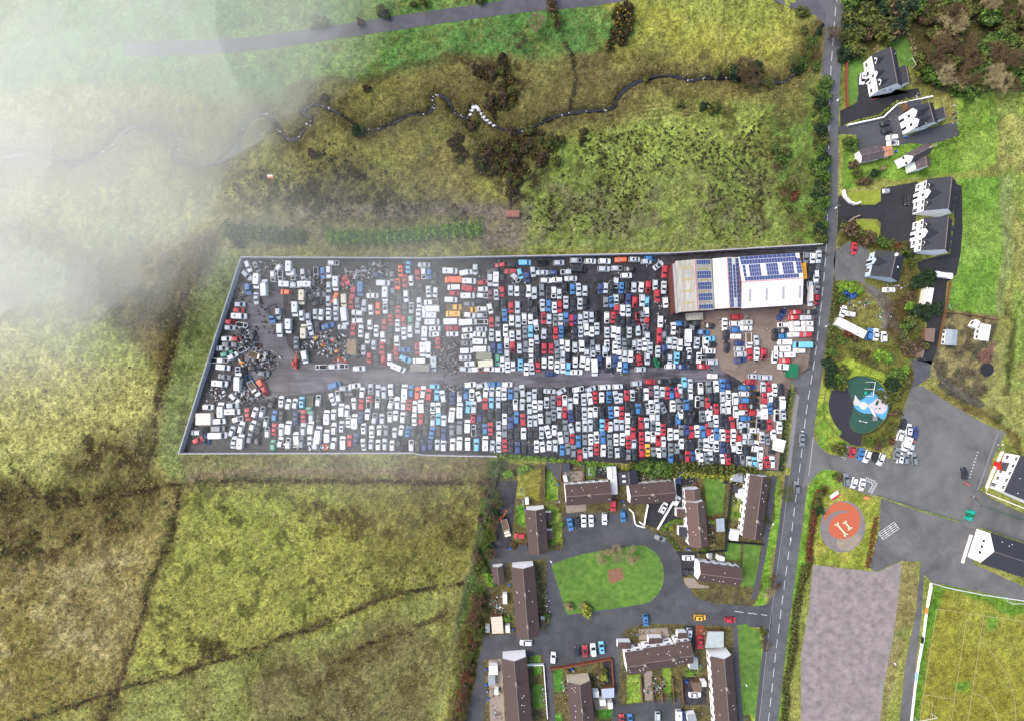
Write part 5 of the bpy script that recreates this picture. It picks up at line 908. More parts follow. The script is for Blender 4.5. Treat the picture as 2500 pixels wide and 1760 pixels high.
YARDCARS="""@420 620 90
w 1255 205 68;g 1395 215 68;w 1235 355 40;W 1390 450 95;b 1258 580 80;W 1520 560 270;w 1390 735;w 1740 250 130;W 1920 240;xw 1780 350;xw 1990 340;xw 1660 370
W 1880 500 0;o 1870 630 180;s 1120 835 0;r 1100 930 0;W 1105 1025 0;xr 960 1125 5;xw 1150 1170 10;w 955 1215 5;k 1140 1285 10;w 900 1395 0;r 1070 1400 0;k 1325 1340 270;pb 1645 1000;s 1750 985;W 2025 910;W 1770 1260;W 1915 1190;g 2045 1460;g 930 1490 0;g 1060 1495 0;s 830 1550 0;k 1190 1475 20;xw 1180 1560 330
@720 620 90
w 135 330;k 250 330;xw 345 310;b 465 315;w 560 300;xw 635 150 0;w 10 520 0;W 150 500 180;w 560 545;W 670 490;r 850 490 165;xr 860 405 350;r 965 625 105;B 1075 575;n 1360 350 10;W 1450 480 0;g 1600 370;o 1740 280;c 1865 220 270
o 1690 500;r 1810 450;w 1910 440;T 115 715;xk 295 685 300;g 405 670 0;k 375 810 340;w 555 770;o 665 720 115;w 675 830;T 805 770;r 925 810;g 1030 800;w 1140 845 100;w 1275 690 180;W 1485 665;xg 1610 640;k 1610 830 80;k 1720 735;w 1830 695;k 1965 675 100;W 20 915;w 115 1010;w 220 1055;w 340 985 92;w 435 995 95;w 555 990 92;s 675 1000;W 820 1030 85;w 1030 970 185;w 1250 915;o 1370 895;w 1485 890;k 1815 905;s 1915 890 92;r 1700 960;w 1035 1100 180;w 1235 1160;r 1475 1150;r 1580 1085;w 1690 1180;r 1790 1100;e 1905 1110;k 375 1195;b 545 1185 345;T 145 1275 270;w 255 1240 80;s 790 1205 180;r 960 1245;w 1085 1270 270;w 1340 1270;k 1570 1275;w 1795 1310;w 1895 1275;w 1195 1385 95;w 1450 1365;w 1680 1435 92;s 1300 1490;k 1555 1480;r 1435 1550;r 1670 1600;b 1800 1575 0;s 1130 1570
@1020 620 90
w 105 185 180;xw 95 325;b 190 330;k 280 400;k 55 555;w 180 620;w 290 630 95;w 25 795;w 15 1005;w 0 1210;pw 215 800 180;W 215 910 180;W 190 1010 180;W 235 1120 0;w 275 1230 0;w 275 1325 180;W 110 1310 95;r 335 1460;W 80 1570;W 170 1550;r 0 340;r 0 1550
W 530 285 0;W 790 310 350;s 945 255;O 585 430 180;W 840 450 0;r 1065 475 345;W 590 550 180;R 840 575 10;r 600 650 0;w 1065 585 0;W 820 690 0;w 1060 690 5;W 545 755 0;g 840 830 0;k 1040 790 0;py 600 880 0;py 845 925 0;Y 580 990 180;w 1045 910 180;w 850 1010 5;s 1050 1015 0;W 575 1115 0;W 820 1125 355;xw 1060 1120 0;r 560 1225 0;w 810 1250 355;w 1045 1240 0;w 570 1320 0;w 815 1355 355;w 1015 1325 5;g 800 1470 0;W 1020 1440 0;W 800 1590 0;W 1050 1565 0
r 1360 185 170;k 1560 185 0;k 1240 280 170;C 1760 145 0;r 1530 290 180;c 1680 330 70;s 1610 395 40;n 1795 380 88;s 1895 295 85;s 2040 310 180;xk 2050 150 0;W 1285 420;s 1190 430;k 1385 425;r 1385 620;w 1290 670;m 1195 665;s 1530 600;w 1630 610;k 1730 610;w 1820 610;s 1915 640;g 2040 590;w 2110 440 0;w 1190 900 80;k 1300 865;k 1410 830;r 1535 880;s 1640 880;k 1850 850;k 1930 950;w 2050 850;r 1215 1120;g 1315 1110;b 1430 1010;w 1545 1095;s 1650 1110;w 1750 1070;w 1855 1070;w 1945 1170 85;r 2070 1060 92;s 1215 1335;w 1325 1350;w 1445 1260;w 1550 1350;w 1660 1330;g 1765 1290;c 1855 1270;s 1955 1410 85;w 2075 1310 95;n 1240 1540;b 1350 1555;w 1465 1460;xr 1560 1530;s 1675 1550;g 1775 1520;w 1865 1490;r 2080 1550 92;k 1965 1580
@1320 620 90
s 300 150 0;xs 580 110 0;w 815 125 0;w 1050 125 0;o 1320 100 180;s 1540 95 0;b 1800 75 0;s 1740 130 0;n 190 310 180;s 420 300 180;K 630 250 0;s 1040 250 0;xs 1250 240 0;k 1455 255 180;w 1410 360 0;s 1935 195 325;r 2040 290 95
w 275 430 180;s 495 410 180;k 395 565;b 525 575;w 625 590;w 730 605;w 215 635;s 305 655;k 130 640;s 1070 560;k 1165 565;b 1325 560;k 1420 550;s 1535 550;w 1655 550 95;n 985 570;s 1885 510;r 1915 690 85;s 2025 555 95;w 2055 800 88
b 130 850;w 225 880;r 310 865;s 415 800;k 535 840;s 645 820;k 725 820;g 1075 790;b 1170 790;s 1240 760;k 1330 745;n 1440 750;xr 1550 790;k 1590 770;s 1670 765 92;c 1740 800 92;r 1250 920;w 1345 930;s 1440 940
w 140 1070;g 240 1090;w 330 1085;b 420 1040;n 555 1075;r 500 1090;s 650 1070;s 740 1040;s 835 1035;xk 940 1030;w 1090 1050;r 1190 1045;k 1265 1090;k 1345 1130;k 1445 1120;xr 1600 1060;g 1670 1030;w 1740 975;r 1745 1120;w 1970 1115
k 155 1300;r 245 1300;b 335 1280;xk 425 1200;k 565 1300;s 655 1280;w 750 1240;w 840 1275;s 925 1235;w 1090 1290;w 1200 1280;w 1270 1300;k 1355 1300;s 1455 1290;s 1600 1260 80;g 1720 1240 85;s 1755 1370;r 1950 1300;r 1950 1430;k 2090 1240;s 2110 1460
r 175 1550;g 265 1510;w 345 1480;w 440 1510;s 565 1530;w 675 1510;k 765 1450;g 850 1490;w 1090 1510;w 1225 1540;w 1275 1460;g 1375 1490;k 1460 1480;s 1620 1490;w 1710 1490;xs 940 1580;xs 1530 1500
@1620 620 90
k 60 1240;w 160 1230;W 400 1380;w 100 1460;s 175 1470;w 270 1490;xb 270 1150 0;xk 380 1180;xk 290 1300;s 545 1460;w 690 1460;k 780 1490 0;c 750 1395 0;w 760 1600 0;b 660 1290 0;k 740 1185 185;w 1005 1160;k 1025 1340;k 1040 1540;r 1195 1040 0;w 1175 1150 0;b 1200 1250 0;w 1190 1360 180;n 1245 1470 0;s 1250 1560 0;s 1365 1130 180;w 1360 1225 0;pw 1405 1430 90;s 1525 1430 270;r 1410 1640 80;w 1530 1640;r 1645 1640;n 1940 1000 300;w 1970 1170 180;k 1970 1265 180;b 1950 1355 0;k 1830 1330 270;W 1990 1450 180;W 1950 1560 180
@1920 620 90
g 320 60;w 430 70;w 530 50;k 405 300;w 485 370;w 385 540;g 500 560;w 390 760;r 495 750;r 150 960 180;k 375 960 180;r 110 1050 180;s 320 1050 180;w 130 1150 180;w 340 1150 180;w 140 1240 180;w 340 1240 180;w 110 1330 180;r 315 1330 180;C 270 1495 180;w 210 1590 180
@420 850 270
e 900 95 345;w 1000 130 330;pT 1390 125 15;xw 725 205 0;xw 830 205 0;W 840 315 5;k 1350 315 350;g 1510 420 5;g 865 470 5;W 1090 550 270;W 790 580 5;xw 1080 400;xb 1275 530 60;pw 1340 660 55;o 1475 600 60;xr 1530 700 60;xk 1190 400;w 1030 820 45;w 595 965 0;W 805 1010 270;W 995 1040 0;s 1000 940 0;W 770 1200 355;w 1080 1165 345;G 760 1320 0;W 760 1430 0;s 395 1385 180;xk 545 1385;r 430 1510 340;xb 570 1480
r 1245 1085 260;w 1365 1055 285;s 1485 1050 280;k 1640 900 285;w 1805 880;w 1915 920 275;w 2025 910 275;w 1330 1270 290;k 1425 1300 285;s 1550 1210 280;b 1690 1110 275;k 1800 1130 275;n 2035 1150;w 1140 1300 285;w 990 1365 290;r 1685 1330 275;w 1800 1340;W 1915 1300 275;s 1020 1540 280;W 1130 1530 275;g 1280 1480 275;xk 1400 1500;xw 1570 1380;e 1665 1590;w 1785 1540 280;W 2045 1480 265;xw 1910 1560
@720 850 270
W 160 150 80;xw 435 310 180;w 650 305 0;xw 790 295 0;w 1055 335 0;r 1225 150 90;k 1345 190 90;r 1455 205 90;w 1560 185 90;r 1670 105 90;c 1815 175 25;W 1700 325 25;W 2040 210 180;B 650 605 345;s 830 660 0;w 985 620 350;k 905 750 175;w 1110 730 275;s 1250 675;s 1370 700;s 1465 730;w 1580 690 265;k 1710 670 280;W 1805 715;b 1910 705;o 2015 740 275;w 2110 720 275
c 120 890;pe 240 930 90;xw 385 860 275;w 620 835 250;w 710 790 255;w 975 910 265;r 1095 925;xw 1215 890;r 1240 790;w 1360 900;k 1465 930 275;xw 1580 905 285;w 1685 900;w 1785 930;r 1880 930;w 1975 960;W 2075 950;r 145 1110;xs 270 1110;k 395 1180;W 525 1130;w 640 1090;W 765 1010;w 860 1030;n 1090 1140 275;w 1195 1090;s 1310 1155 280;s 1435 1160;w 1565 1130;w 1660 1110;w 1775 1140;k 1860 1150;w 1965 1170;r 2075 1170
s 140 1330;W 260 1300 275;W 385 1420 275;W 525 1440;w 645 1320;w 775 1290;w 880 1200;W 985 1200;w 1135 1320;w 1265 1370;w 1390 1350;g 1500 1350;w 1645 1390;w 1750 1350 275;b 1860 1370 275;k 1950 1370;k 2045 1410;r 905 1520 265;n 1000 1500 280;w 640 1560 275;W 790 1550;s 1130 1580 260;s 1255 1580;w 1370 1590;w 1480 1580;w 1600 1600;xk 1800 1600;xw 1915 1600;k 2020 1620;n 2125 1600
@1020 850 270
w 175 60 90;S 260 260 90;s 780 155 180;w 860 255 180;s 780 345 10;w 970 350 0;xr 1055 360 0;w 1165 340 0;w 1340 350 0;e 1310 190 90;w 1390 215 90;s 1470 120 90;w 1480 300 90;w 1565 290 90;c 1690 270 90;k 1785 160 90;w 1860 140 90;k 1965 110 90;w 1785 345 90;s 1875 330 85;r 1975 305 85;w 2080 240 90
c 275 625 0;r 185 760 275;c 315 775;w 415 790 260;n 570 815;xw 690 800;k 710 700 250;b 795 750;w 890 760;w 1005 795 255;w 860 600 355;w 1050 610 350;b 1255 595 0;w 1465 595 0;w 1120 725 275;s 1220 720 275;w 1325 715;w 1420 745;b 1525 760;g 1620 730;s 1720 700 265;s 1830 800;s 1920 755;k 2010 735 265
k 160 970 275;w 250 980;w 340 980;k 425 990;W 560 1090 275;W 690 1020;c 830 970 275;s 920 970;r 1115 910;c 1210 905;s 1325 900;k 1430 980;k 1525 990;w 1605 930;s 1720 925;s 1840 1000;w 1925 950;w 2015 940
k 155 1170;xs 250 1190;c 345 1160;w 430 1190;W 815 1280;r 915 1140 280;n 1020 1125 280;k 1115 1130 275;k 1200 1090;k 1325 1090;w 1430 1165;n 1525 1230;b 1620 1140;r 1730 1175 265;w 1845 1200;s 1930 1190;w 2020 1160 265
k 130 1370;b 235 1380 280;k 345 1370;n 430 1410;g 565 1350;G 685 1300 275;k 1000 1345;b 1105 1330;r 1195 1320;s 1330 1265;g 1430 1370;k 1520 1410;k 1635 1400;w 1740 1400;k 1850 1390;k 1940 1390;w 2035 1385;k 110 1590;n 210 1590;s 325 1590;w 425 1590;w 575 1580;W 685 1560;W 820 1570;c 965 1590;W 1110 1560;w 1335 1455
@1320 850 270
w 60 250 90;w 170 240 90;g 275 150 90;s 365 130 90;k 440 160 90;w 270 310 90;w 365 320 88;c 450 330 90;n 165 420 0;w 570 230 90;w 690 220 95;w 760 90 90;w 770 260 90;w 855 120 90;W 885 320 87;w 585 395 0;n 970 200 90;w 1120 230 90;n 1225 210 90;w 1290 100 90;s 1380 120 90;w 1475 130 90;w 1295 290 90;b 1395 310 92;k 1130 360 0;r 1620 190 80;s 1755 170 90;s 1640 350 0;xs 1060 60 90;xk 2040 190 90;s 2120 180 90;w 2130 300 0
w 145 705 5;s 335 710 330;w 615 675 350;s 820 670 340;w 1050 640 355;w 1265 630 355;s 1575 580 355;r 1800 550 0;k 1995 545 0;k 480 730;w 580 830;s 710 840;w 810 830 260;r 895 805;w 1005 810;b 1125 800;s 1245 800 255;s 1315 820;r 1415 780;s 1510 770;k 1650 750;w 1735 760;m 1815 710;w 1905 710;s 2000 720;r 2080 730
s 100 890;g 205 880;r 305 860;w 395 860;s 485 910;w 305 1060;r 390 1060;n 495 1110 260;g 130 1140;g 215 1100;k 620 1060;w 720 1070;w 815 1060;w 900 1050;k 1000 1050;b 1155 1050 265;w 1250 1040;r 1330 1060;k 1430 970;k 1515 1010;b 1600 1000;k 1680 1010;s 1760 1000;w 1815 940;w 1915 920 260;g 2010 980 250
k 315 1270;g 400 1270;s 505 1320 255;s 620 1290;s 730 1280;s 820 1270;k 910 1240;c 1010 1260;xr 1090 1260;w 1145 1290;s 1245 1260;s 1330 1265;w 1430 1150;k 1530 1200;r 1650 1230;w 1740 1230;g 1850 1280;w 1925 1310;w 1835 1100;w 1915 1100;k 2130 1180;r 2010 1340;w 2130 1410
w 120 1370 255;w 225 1350;w 330 1470 260;g 425 1460;r 520 1490;w 1430 1350;r 1520 1390;r 1660 1470;w 1760 1450;w 1850 1460;w 825 1500;w 920 1460;b 1025 1470;b 620 1530;g 730 1510;g 1135 1510;w 1240 1500;w 1345 1490;r 1935 1520;w 2015 1540;r 1445 1540;w 1530 1560
@1200 1070 270
s 120 130;r 220 110 265;k 320 140;n 430 150;k 540 150;k 650 150;w 740 130;w 840 140 265;w 950 120;s 1050 120;s 15 120;b 1165 200;g 1260 170;g 1350 210;r 1455 280;xs 1540 240;w 1630 220;r 1730 170;w 1840 200;g 1955 210;w 2070 240
@1500 1070 270
w 50 240;k 135 220;g 230 270;k 335 270;r 450 210;y 545 190;g 640 230;w 725 240;g 815 230;g 930 170;b 925 330;g 1030 170;w 1100 90;k 1110 270;r 1195 300 275;n 1290 300;k 1205 110;k 1280 110;w 1420 340;g 1515 330;s 1580 320;g 1420 90;w 1505 100;w 1580 110;w 1675 120;n 1780 160;k 1880 180;w 2050 150;k 1680 320;w 1770 340;r 1860 340;k 2015 370;xw 1950 130;xw 1370 260
@1800 1070 270
k 145 200;w 300 130 285;w 380 235 275;s 190 380;c 280 390;w 370 415;r 480 390;w 570 390;k 570 150
@1620 850 270
g 100 165 90;c 215 155 90;k 345 130 90;w 420 90 90;w 580 160 90;k 480 150 90;k 760 130 0;s 800 230 0;w 140 300 0;n 315 305 0;k 470 300 0;r 650 300 0;s 1270 100 0;n 1265 200 350;w 1825 150 95;W 2030 110 180;r 1995 210 180;W 2010 310 185;w 805 460 180;w 1490 465 0;s 1690 480 0;r 1430 555 0
k 165 530 350;c 340 565;w 440 590;s 270 670;b 130 740;r 225 730;k 355 740;w 440 760;xw 610 660;g 740 650;w 865 630;b 965 600;n 1050 585 260;k 775 810;k 870 800;w 970 800;w 1065 780;w 1175 830;w 1330 750 0;k 1490 745 0;b 1300 850 180;k 1480 855 0;r 1315 955 0;k 1480 955 0;w 1300 1055 0;r 1475 1060 0;b 1330 1150 0;s 1330 1260 0;k 1310 1355 0;w 1480 1350 0;w 1340 1440 0;w 1330 1535 0;n 1430 640 0;b 1330 650 0
s 1635 640;r 1720 640 255;w 1825 680;k 1930 680;r 1660 830;w 1750 810;k 1850 900;W 1955 890;W 1650 1040;b 1745 980;k 1650 1240;r 1735 1265;w 1905 1300;s 1955 1080;xw 1860 1100;w 1805 1420;s 1620 1460;g 1695 1500
xw 560 880;g 625 880;r 725 900;r 865 1000;w 975 990;w 1060 980;w 1190 1050;w 150 950;g 240 930;b 375 920;k 450 960;g 290 850;xk 530 1110;g 630 1120;w 730 1110 265;w 760 1030;w 860 1190;k 960 1180;k 1050 1240;w 130 1170;b 240 1170;w 280 1080;k 370 1160;k 450 1160;r 1120 1220;s 1250 1230;g 775 1220;g 290 1350;n 380 1340;r 455 1380;w 550 1360;b 645 1370;r 730 1340;w 780 1430;b 870 1410;w 965 1430;r 1050 1430;w 1145 1420;r 1240 1440;w 110 1430;w 210 1420"""
STREETCARS="""@2000 0 0 4.59
w 485 885 95;k 745 1383 -15;k 765 1463 -15;w 815 1545 175;w 825 1610 178
@2000 340 0 4.59
k 985 680 93;r 392 1230 95
@2000 680 0 4.59
w 780 130 180;w 270 370 290;w 345 400 190;b 560 625 285;w 635 630 275;w 725 655 270
@2000 1020 0 4.59
k 940 70 285;w 1000 130 275;n 1070 165 285;w 910 190 290;W 980 290 110;s 1025 345 100;g 870 400 290;w 905 445 280;g 970 460 280;g 1065 460 265;r 370 385 100;b 470 405 100;w 535 430 110;k 630 440 95;w 690 460 110;g 305 690 265;w 390 725 105;w 480 745 100;k 1630 620 265
@1150 1120 90 5.214
b 1265 830 80;k 1355 810 88;w 1435 785 88;w 1530 785 88;w 1700 760 90;b 1935 725 85;r 1810 585 90;r 620 980 180;pt 445 880 75
@1560 1120 90 5.214
w 480 535 300;w 310 620 300;g 270 1005 20;w 630 1255 0;k 640 1435 0;n 510 235 95
@1110 1450 90 5.214
w 910 615 180;w 1255 805 275;k 1560 725 265;r 1660 720 268;w 1765 705 265;c 1870 675 265;r 2130 1595 265;b 2235 1590 265
@1510 1450 90 2.98
b 197 188 85;y 593 168 0;r 812 185 0;s 512 290 95;r 593 348 90;w 555 730 0;s 285 900 90;W 438 895 90;n 468 890 90
@1800 1070 90 6.734
g 1065 20 90;g 975 805 270
@2155 90 0 1"""
# ------------------------------------------------------------------ vehicles
PC={'w':('white','e2e4e6',.76),'s':('silver','b4bac0',.8),'g':('grey','7f858c',.7),'k':('black','2b2d33',.75),'r':('red','b0303c',.8),'b':('blue','3f76ac',.8),'n':('navy','303f70',.85),'c':('light blue','6fb2d2',.85),'o':('orange','e0603a',.9),'y':('yellow','d6a53c',.85),'e':('green','4f9a80',.8),'m':('maroon','6a4650',.8),'t':('cream','cfc7b2',.85)}
PM={}
for k,(n_,c,f) in PC.items():
    PM[k]=mat('paint_'+n_.replace(' ','_'),c,.42,.1,1.1,spec=.5,f=f,detail=6)
m_int=mat('bare_interior','1e1f22',.8,.4,4,f=.8); m_tyre=mat('tyre_rubber','1b1b1d',.8,.2,4,f=.8); m_cg=mat('car_glass','262c32',.15,.35,1.3,spec=.45,f=.8); m_lamp=mat('headlight_lens','d8dade',.2,.05,3,f=.9); m_ply=mat('load_bed','6d5c4c',.8,.35,2,f=.7)
class P3:
    def __init__(s): s.p={}
    def __getitem__(s,k): return s.p.setdefault(k,MB())
def rrect(x0,x1,w,r,n=5,taperf=1.0,taperr=1.0):
    """rounded plan outline; nose at x1"""
    q=[]
    for (cx,cy,a0,tp) in ((x1-r,w-r,0,taperf),(x0+r,w-r,90,taperr),(x0+r,-(w-r),180,taperr),(x1-r,-(w-r),270,taperf)):
        for i in range(n):
            a=R(a0+90*i/(n-1)); q.append((cx+r*math.cos(a),(cy+r*math.sin(a))*(tp if i or 1 else 1)))
    return q
def ring(b,q,zf): return [(x,y,zf(x) if callable(zf) else zf) for x,y in q]
def loft(b,rings,cap=True,mi=0):
    n=len(rings[0]); vs=[p for r in rings for p in r]; fs=[]
    for k in range(len(rings)-1):
        for i in range(n): fs.append((k*n+i,k*n+(i+1)%n,(k+1)*n+(i+1)%n,(k+1)*n+i))
    if cap: fs.append(tuple((len(rings)-1)*n+i for i in range(n)))
    b.add(vs,fs,mi)
def wheels(P,xs,w,r=.32):
    for i,x in enumerate(xs):
        for s in (-1,1): P['wheel%d%d'%(i,s)].tube((x,s*(w-.2),r),(x,s*(w+.01),r),r,n=12)
def car(kind):
    P=P3(); b=P['body']
    L,Wd,Hh={'hatch':(4.0,.86,1.46),'saloon':(4.55,.88,1.42),'estate':(4.6,.9,1.5),'mpv':(4.4,.9,1.66),'suv':(4.5,.93,1.72),'coupe':(4.2,.88,1.32),'wreck':(4.2,.86,1.4),'wreckb':(4.3,.87,1.1)}[kind]
    x0,x1=-L/2,L/2; bt=lambda x: .93 if x<.6 else .93-.2*((x-.6)/(x1-.6))**1.5
    kx=.04 if kind in('mpv','suv') else 0
    low=rrect(x0+.06,x1-.06,Wd-.05,.32); mid=rrect(x0,x1,Wd,.42,taperf=.98); up=rrect(x0+.05,x1-.1,Wd-.07,.42,taperf=.95); inn=rrect(x0+.16,x1-.3,Wd-.2,.35,taperf=.92)
    wreck=kind.startswith('wreck')
    rs=[ring(b,low,.2),ring(b,mid,.55),ring(b,up,lambda x:bt(x)+kx),ring(b,inn,lambda x:bt(x)+.06+kx)]
    if wreck:
        loft(b,rs,False); P['interior'].add(ring(b,inn,.5),[tuple(range(len(inn)))])
        loft(P['interior'],[ring(b,inn,lambda x:bt(x)+.05),ring(b,inn,.5)],False)
        r_=random.Random(len(kind)); 
        for k in range(7): P['interior'].box(r_.uniform(x1-1.3,x1-.5),r_.uniform(-.5,.5),.5,r_.uniform(.7,.95),.35,.25,r_.random())
        for s in (-.38,.38):
            for xx in (.05,-.9): P['interior'].box(xx,s,.5,1.0,.55,.45)
        for s in (-1,1): b.box(x1-.75,s*(Wd-.22),.75,.86,1.1,.14); 
        b.box(.7,0,.85,.98,.25,1.4)
    else: loft(b,rs,True)
    xr={'hatch':x0+.1,'saloon':x0+.85,'estate':x0+.08,'mpv':x0+.08,'suv':x0+.1,'coupe':x0+.6,'wreck':x0+.12,'wreckb':x0+.8}[kind]; xf={'mpv':1.25,'suv':1.0,'coupe':.75}.get(kind,.98)
    zb=.97+kx; wb=Wd-.1; wt=Wd-.25; rr_=xr+{'saloon':.65,'coupe':.7}.get(kind,.38); rf=xf-{'mpv':.75}.get(kind,.72)
    B=[(xr,-wb+.06),(xf,-wb+.06),(xf,wb-.06),(xr,wb-.06)]; Tt=[(rr_,-wt),(rf,-wt),(rf,wt),(rr_,wt)]
    if kind!='wreckb':
        roof=rrect(rr_-.06,rf+.06,wt+.04,.18,4); rs=[ring(b,roof,Hh-.07),ring(b,[(x*.985,y*.97) for x,y in roof],Hh-.02),ring(b,[(x*.9,y*.8) for x,y in roof],Hh)]
        loft(b,rs,True); b.add(ring(b,roof,Hh-.07),[tuple(range(len(roof)-1,-1,-1))])
        for i in range(4): b.tube((B[i][0],B[i][1],zb-.02),(Tt[i][0],Tt[i][1],Hh-.06),.05,n=4)
        for s in (-1,1): b.tube((-.25,s*(wb-.05),zb),(-.3,s*wt,Hh-.06),.05,n=4)
    if not wreck:
        def g(nm,pts): P[nm].add(pts,[tuple(range(len(pts)))])
        b0=[(x,y,zb-.02) for x,y in B]; t0=[(x,y,Hh-.06) for x,y in Tt]
        g('windscreen',[b0[1],b0[2],t0[2],t0[1]]); g('rear_window',[b0[3],b0[0],t0[0],t0[3]]); g('side_window1',[b0[0],b0[1],t0[1],t0[0]]); g('side_window2',[b0[2],b0[3],t0[3],t0[2]])
        for s in (-1,1): P['headlight%d'%s].box(x1-.22,s*(Wd-.28),.6,.74,.2,.3); b.box(.75,s*(Wd+.06),.95,1.06,.16,.2)
        if kind in('mpv','coupe'): P['sunroof'].box((rr_+rf)/2+.15,0,Hh-.01,Hh+.012,.7,.85)
        if kind=='estate':
            for s in (-1,1): P['roof_rail'].tube((rr_+.1,s*(wt-.05),Hh+.02),(rf-.1,s*(wt-.05),Hh+.02),.025,n=4)
    if kind!='wreckb': wheels(P,(x1-.82,x0+.78),Wd-.02)
    return P
def van(kind):
    P=P3(); b=P['body']; L,Wd,Hh={'van':(5.2,.98,2.1),'longvan':(6.2,1.02,2.5),'minivan':(4.6,.92,1.85),'bus':(8.2,1.15,2.9),'flatbed':(5.9,1.0,2.1),'pickup':(5.1,.92,1.75),'tipper':(6.3,1.05,2.2)}[kind]
    x0,x1=-L/2,L/2; ns=1.0 if kind not in('bus',) else .35; xc=x1-ns
    if kind in('flatbed','pickup','tipper'):
        cl=x1-(2.5 if kind!='pickup' else 3.1); 
        cabo=rrect(cl,x1,Wd-.03,.25); nose=lambda x: 1.1 if x<xc+.1 else 1.1-.2*(x-xc)/ns
        loft(b,[ring(b,[(x,y*.97) for x,y in cabo],.3),ring(b,cabo,.6),ring(b,cabo,nose),ring(b,[(x*.97+.04,y*.9) for x,y in cabo],lambda x:nose(x)+.06)],True)
        xw=xc-.05; wt=Wd-.2; zt=Hh; xr=cl+.1; xt=xw-.6
        roof=rrect(xr,xt+.05,wt+.04,.15,4); loft(b,[ring(b,roof,zt-.08),ring(b,[(x,y*.98) for x,y in roof],zt)],True)
        for (p,q) in (((xr+.05,-wt),(xr+.05,-Wd+.1)),((xr+.05,wt),(xr+.05,Wd-.1)),((xt,-wt),(xw,-Wd+.12)),((xt,wt),(xw,Wd-.12))): b.tube((q[0],q[1],1.1),(p[0],p[1],zt-.05),.06,n=4)
        P['windscreen'].add([(xw,-Wd+.12,1.12),(xw,Wd-.12,1.12),(xt,wt,zt-.07),(xt,-wt,zt-.07)],[(0,1,2,3)])
        P['rear_window'].add([(xr+.02,Wd-.12,1.12),(xr+.02,-Wd+.12,1.12),(xr+.02,-wt,zt-.07),(xr+.02,wt,zt-.07)],[(0,1,2,3)])
        P['side_window1'].add([(xr+.1,-Wd+.1,1.12),(xw,-Wd+.1,1.12),(xt,-wt,zt-.07),(xr+.1,-wt,zt-.07)],[(0,1,2,3)]); P['side_window2'].add([(xw,Wd-.1,1.12),(xr+.1,Wd-.1,1.12),(xr+.1,wt,zt-.07),(xt,wt,zt-.07)],[(0,1,2,3)])
        bd=P['load_bed']; xe=cl-.08
        bd.box((x0+xe)/2,0,.75,.85,xe-x0,2*Wd-.1)
        for s in (-1,1): P['bed_side'].box((x0+xe)/2,s*(Wd-.05),.8,1.2,xe-x0,.07)
        P['bed_side'].box(x0+.03,0,.8,1.2,.07,2*Wd-.2); 
        for k in range(4): bd.box(x0+.5+k*(xe-x0-.6)/4,0,.85,.92,.12,2*Wd-.3)
    else:
        body=rrect(x0,xc-.05,Wd,.16,4); f=lambda z,i:[(x*(1-0*i),y*(1-i)) for x,y in body]
        loft(b,[ring(b,[(x,y*.97) for x,y in body],.3),ring(b,body,.6),ring(b,body,1.2),ring(b,[(x if x<xc-.5 else x-.35,y*.95) for x,y in body],Hh-.15),ring(b,[(x*.99 if x<xc-.5 else x-.5,y*.88) for x,y in body],Hh)],True)
        for k in range(3): b.box(x0+.9+k*(L-2.6)/3,0,Hh-.01,Hh+.03,.08,1.5*Wd)
        nose=rrect(xc-.4,x1,Wd-.03,.3,4); loft(b,[ring(b,[(x,y*.97) for x,y in nose],.3),ring(b,nose,.6),ring(b,nose,lambda x:1.2-.25*max(0,(x-xc)/ns)),ring(b,[(x*.985,y*.9) for x,y in nose],lambda x:1.26-.25*max(0,(x-xc)/ns))],True)
        P['windscreen'].add([(xc+.08,-Wd+.14,1.24),(xc+.08,Wd-.14,1.24),(xc-.45,Wd*.9-.1,Hh-.12),(xc-.45,-Wd*.9+.1,Hh-.12)],[(0,1,2,3)])
        for i,s in enumerate((-1,1)): P['side_window%d'%(i+1)].box(xc-.75,s*(Wd-.02),1.25,Hh-.5,.8,.06)
        P['rear_window'].box(x0-.005,0,1.3,Hh-.5,.03,Wd*1.5)
        if kind=='bus':
            for s in (-1,1): P['side_window%d'%(1 if s<0 else 2)].box(-.6,s*(Wd-.02),1.4,2.2,5.5,.06)
        if kind=='van': P['roof_vent'].box(-1.2,0,Hh,Hh+.12,.45,.45)
    for s in (-1,1): P['headlight%d'%s].box(x1-.1,s*(Wd-.3),.7,.9,.18,.3)
    wheels(P,(x1-.9,x0+1.0),Wd-.03,.36)
    return P
PROTO={}
def proto(kind):
    if kind not in PROTO: PROTO[kind]=(car if kind in('hatch','saloon','estate','mpv','suv','coupe','wreck','wreckb') else van)(kind)
    return PROTO[kind]
PMAT={'wheel':m_tyre,'interior':m_int,'windscreen':m_cg,'rear_window':m_cg,'side_window':m_cg,'headlight':m_lamp,'sunroof':m_cg,'load_bed':m_ply,'roof_rail':m_int,'roof_vent':m_int}
ME={}
def pname(k): return k.rstrip('-0123456789')
def vehicle(kind,colr,x,y,ang,z=0):
    P=proto(kind); e=empty({'bus':'old_bus','flatbed':'flatbed_lorry','tipper':'tipper_lorry','pickup':'pickup_truck'}.get(kind,'van' if 'van' in kind else ('wrecked_car' if 'wreck' in kind else 'car')),x,y,ang,z)
    for k,b in P.p.items():
        n=pname(k); key=(kind,k,colr if n in('body','bed_side') else '')
        if key not in ME:
            m=PM[colr] if n in('body','bed_side') else PMAT[n]; ME[key]=b.mesh(n,m)
        o=bpy.data.objects.new(n,ME[key]); COL.objects.link(o); o.parent=e
    return e
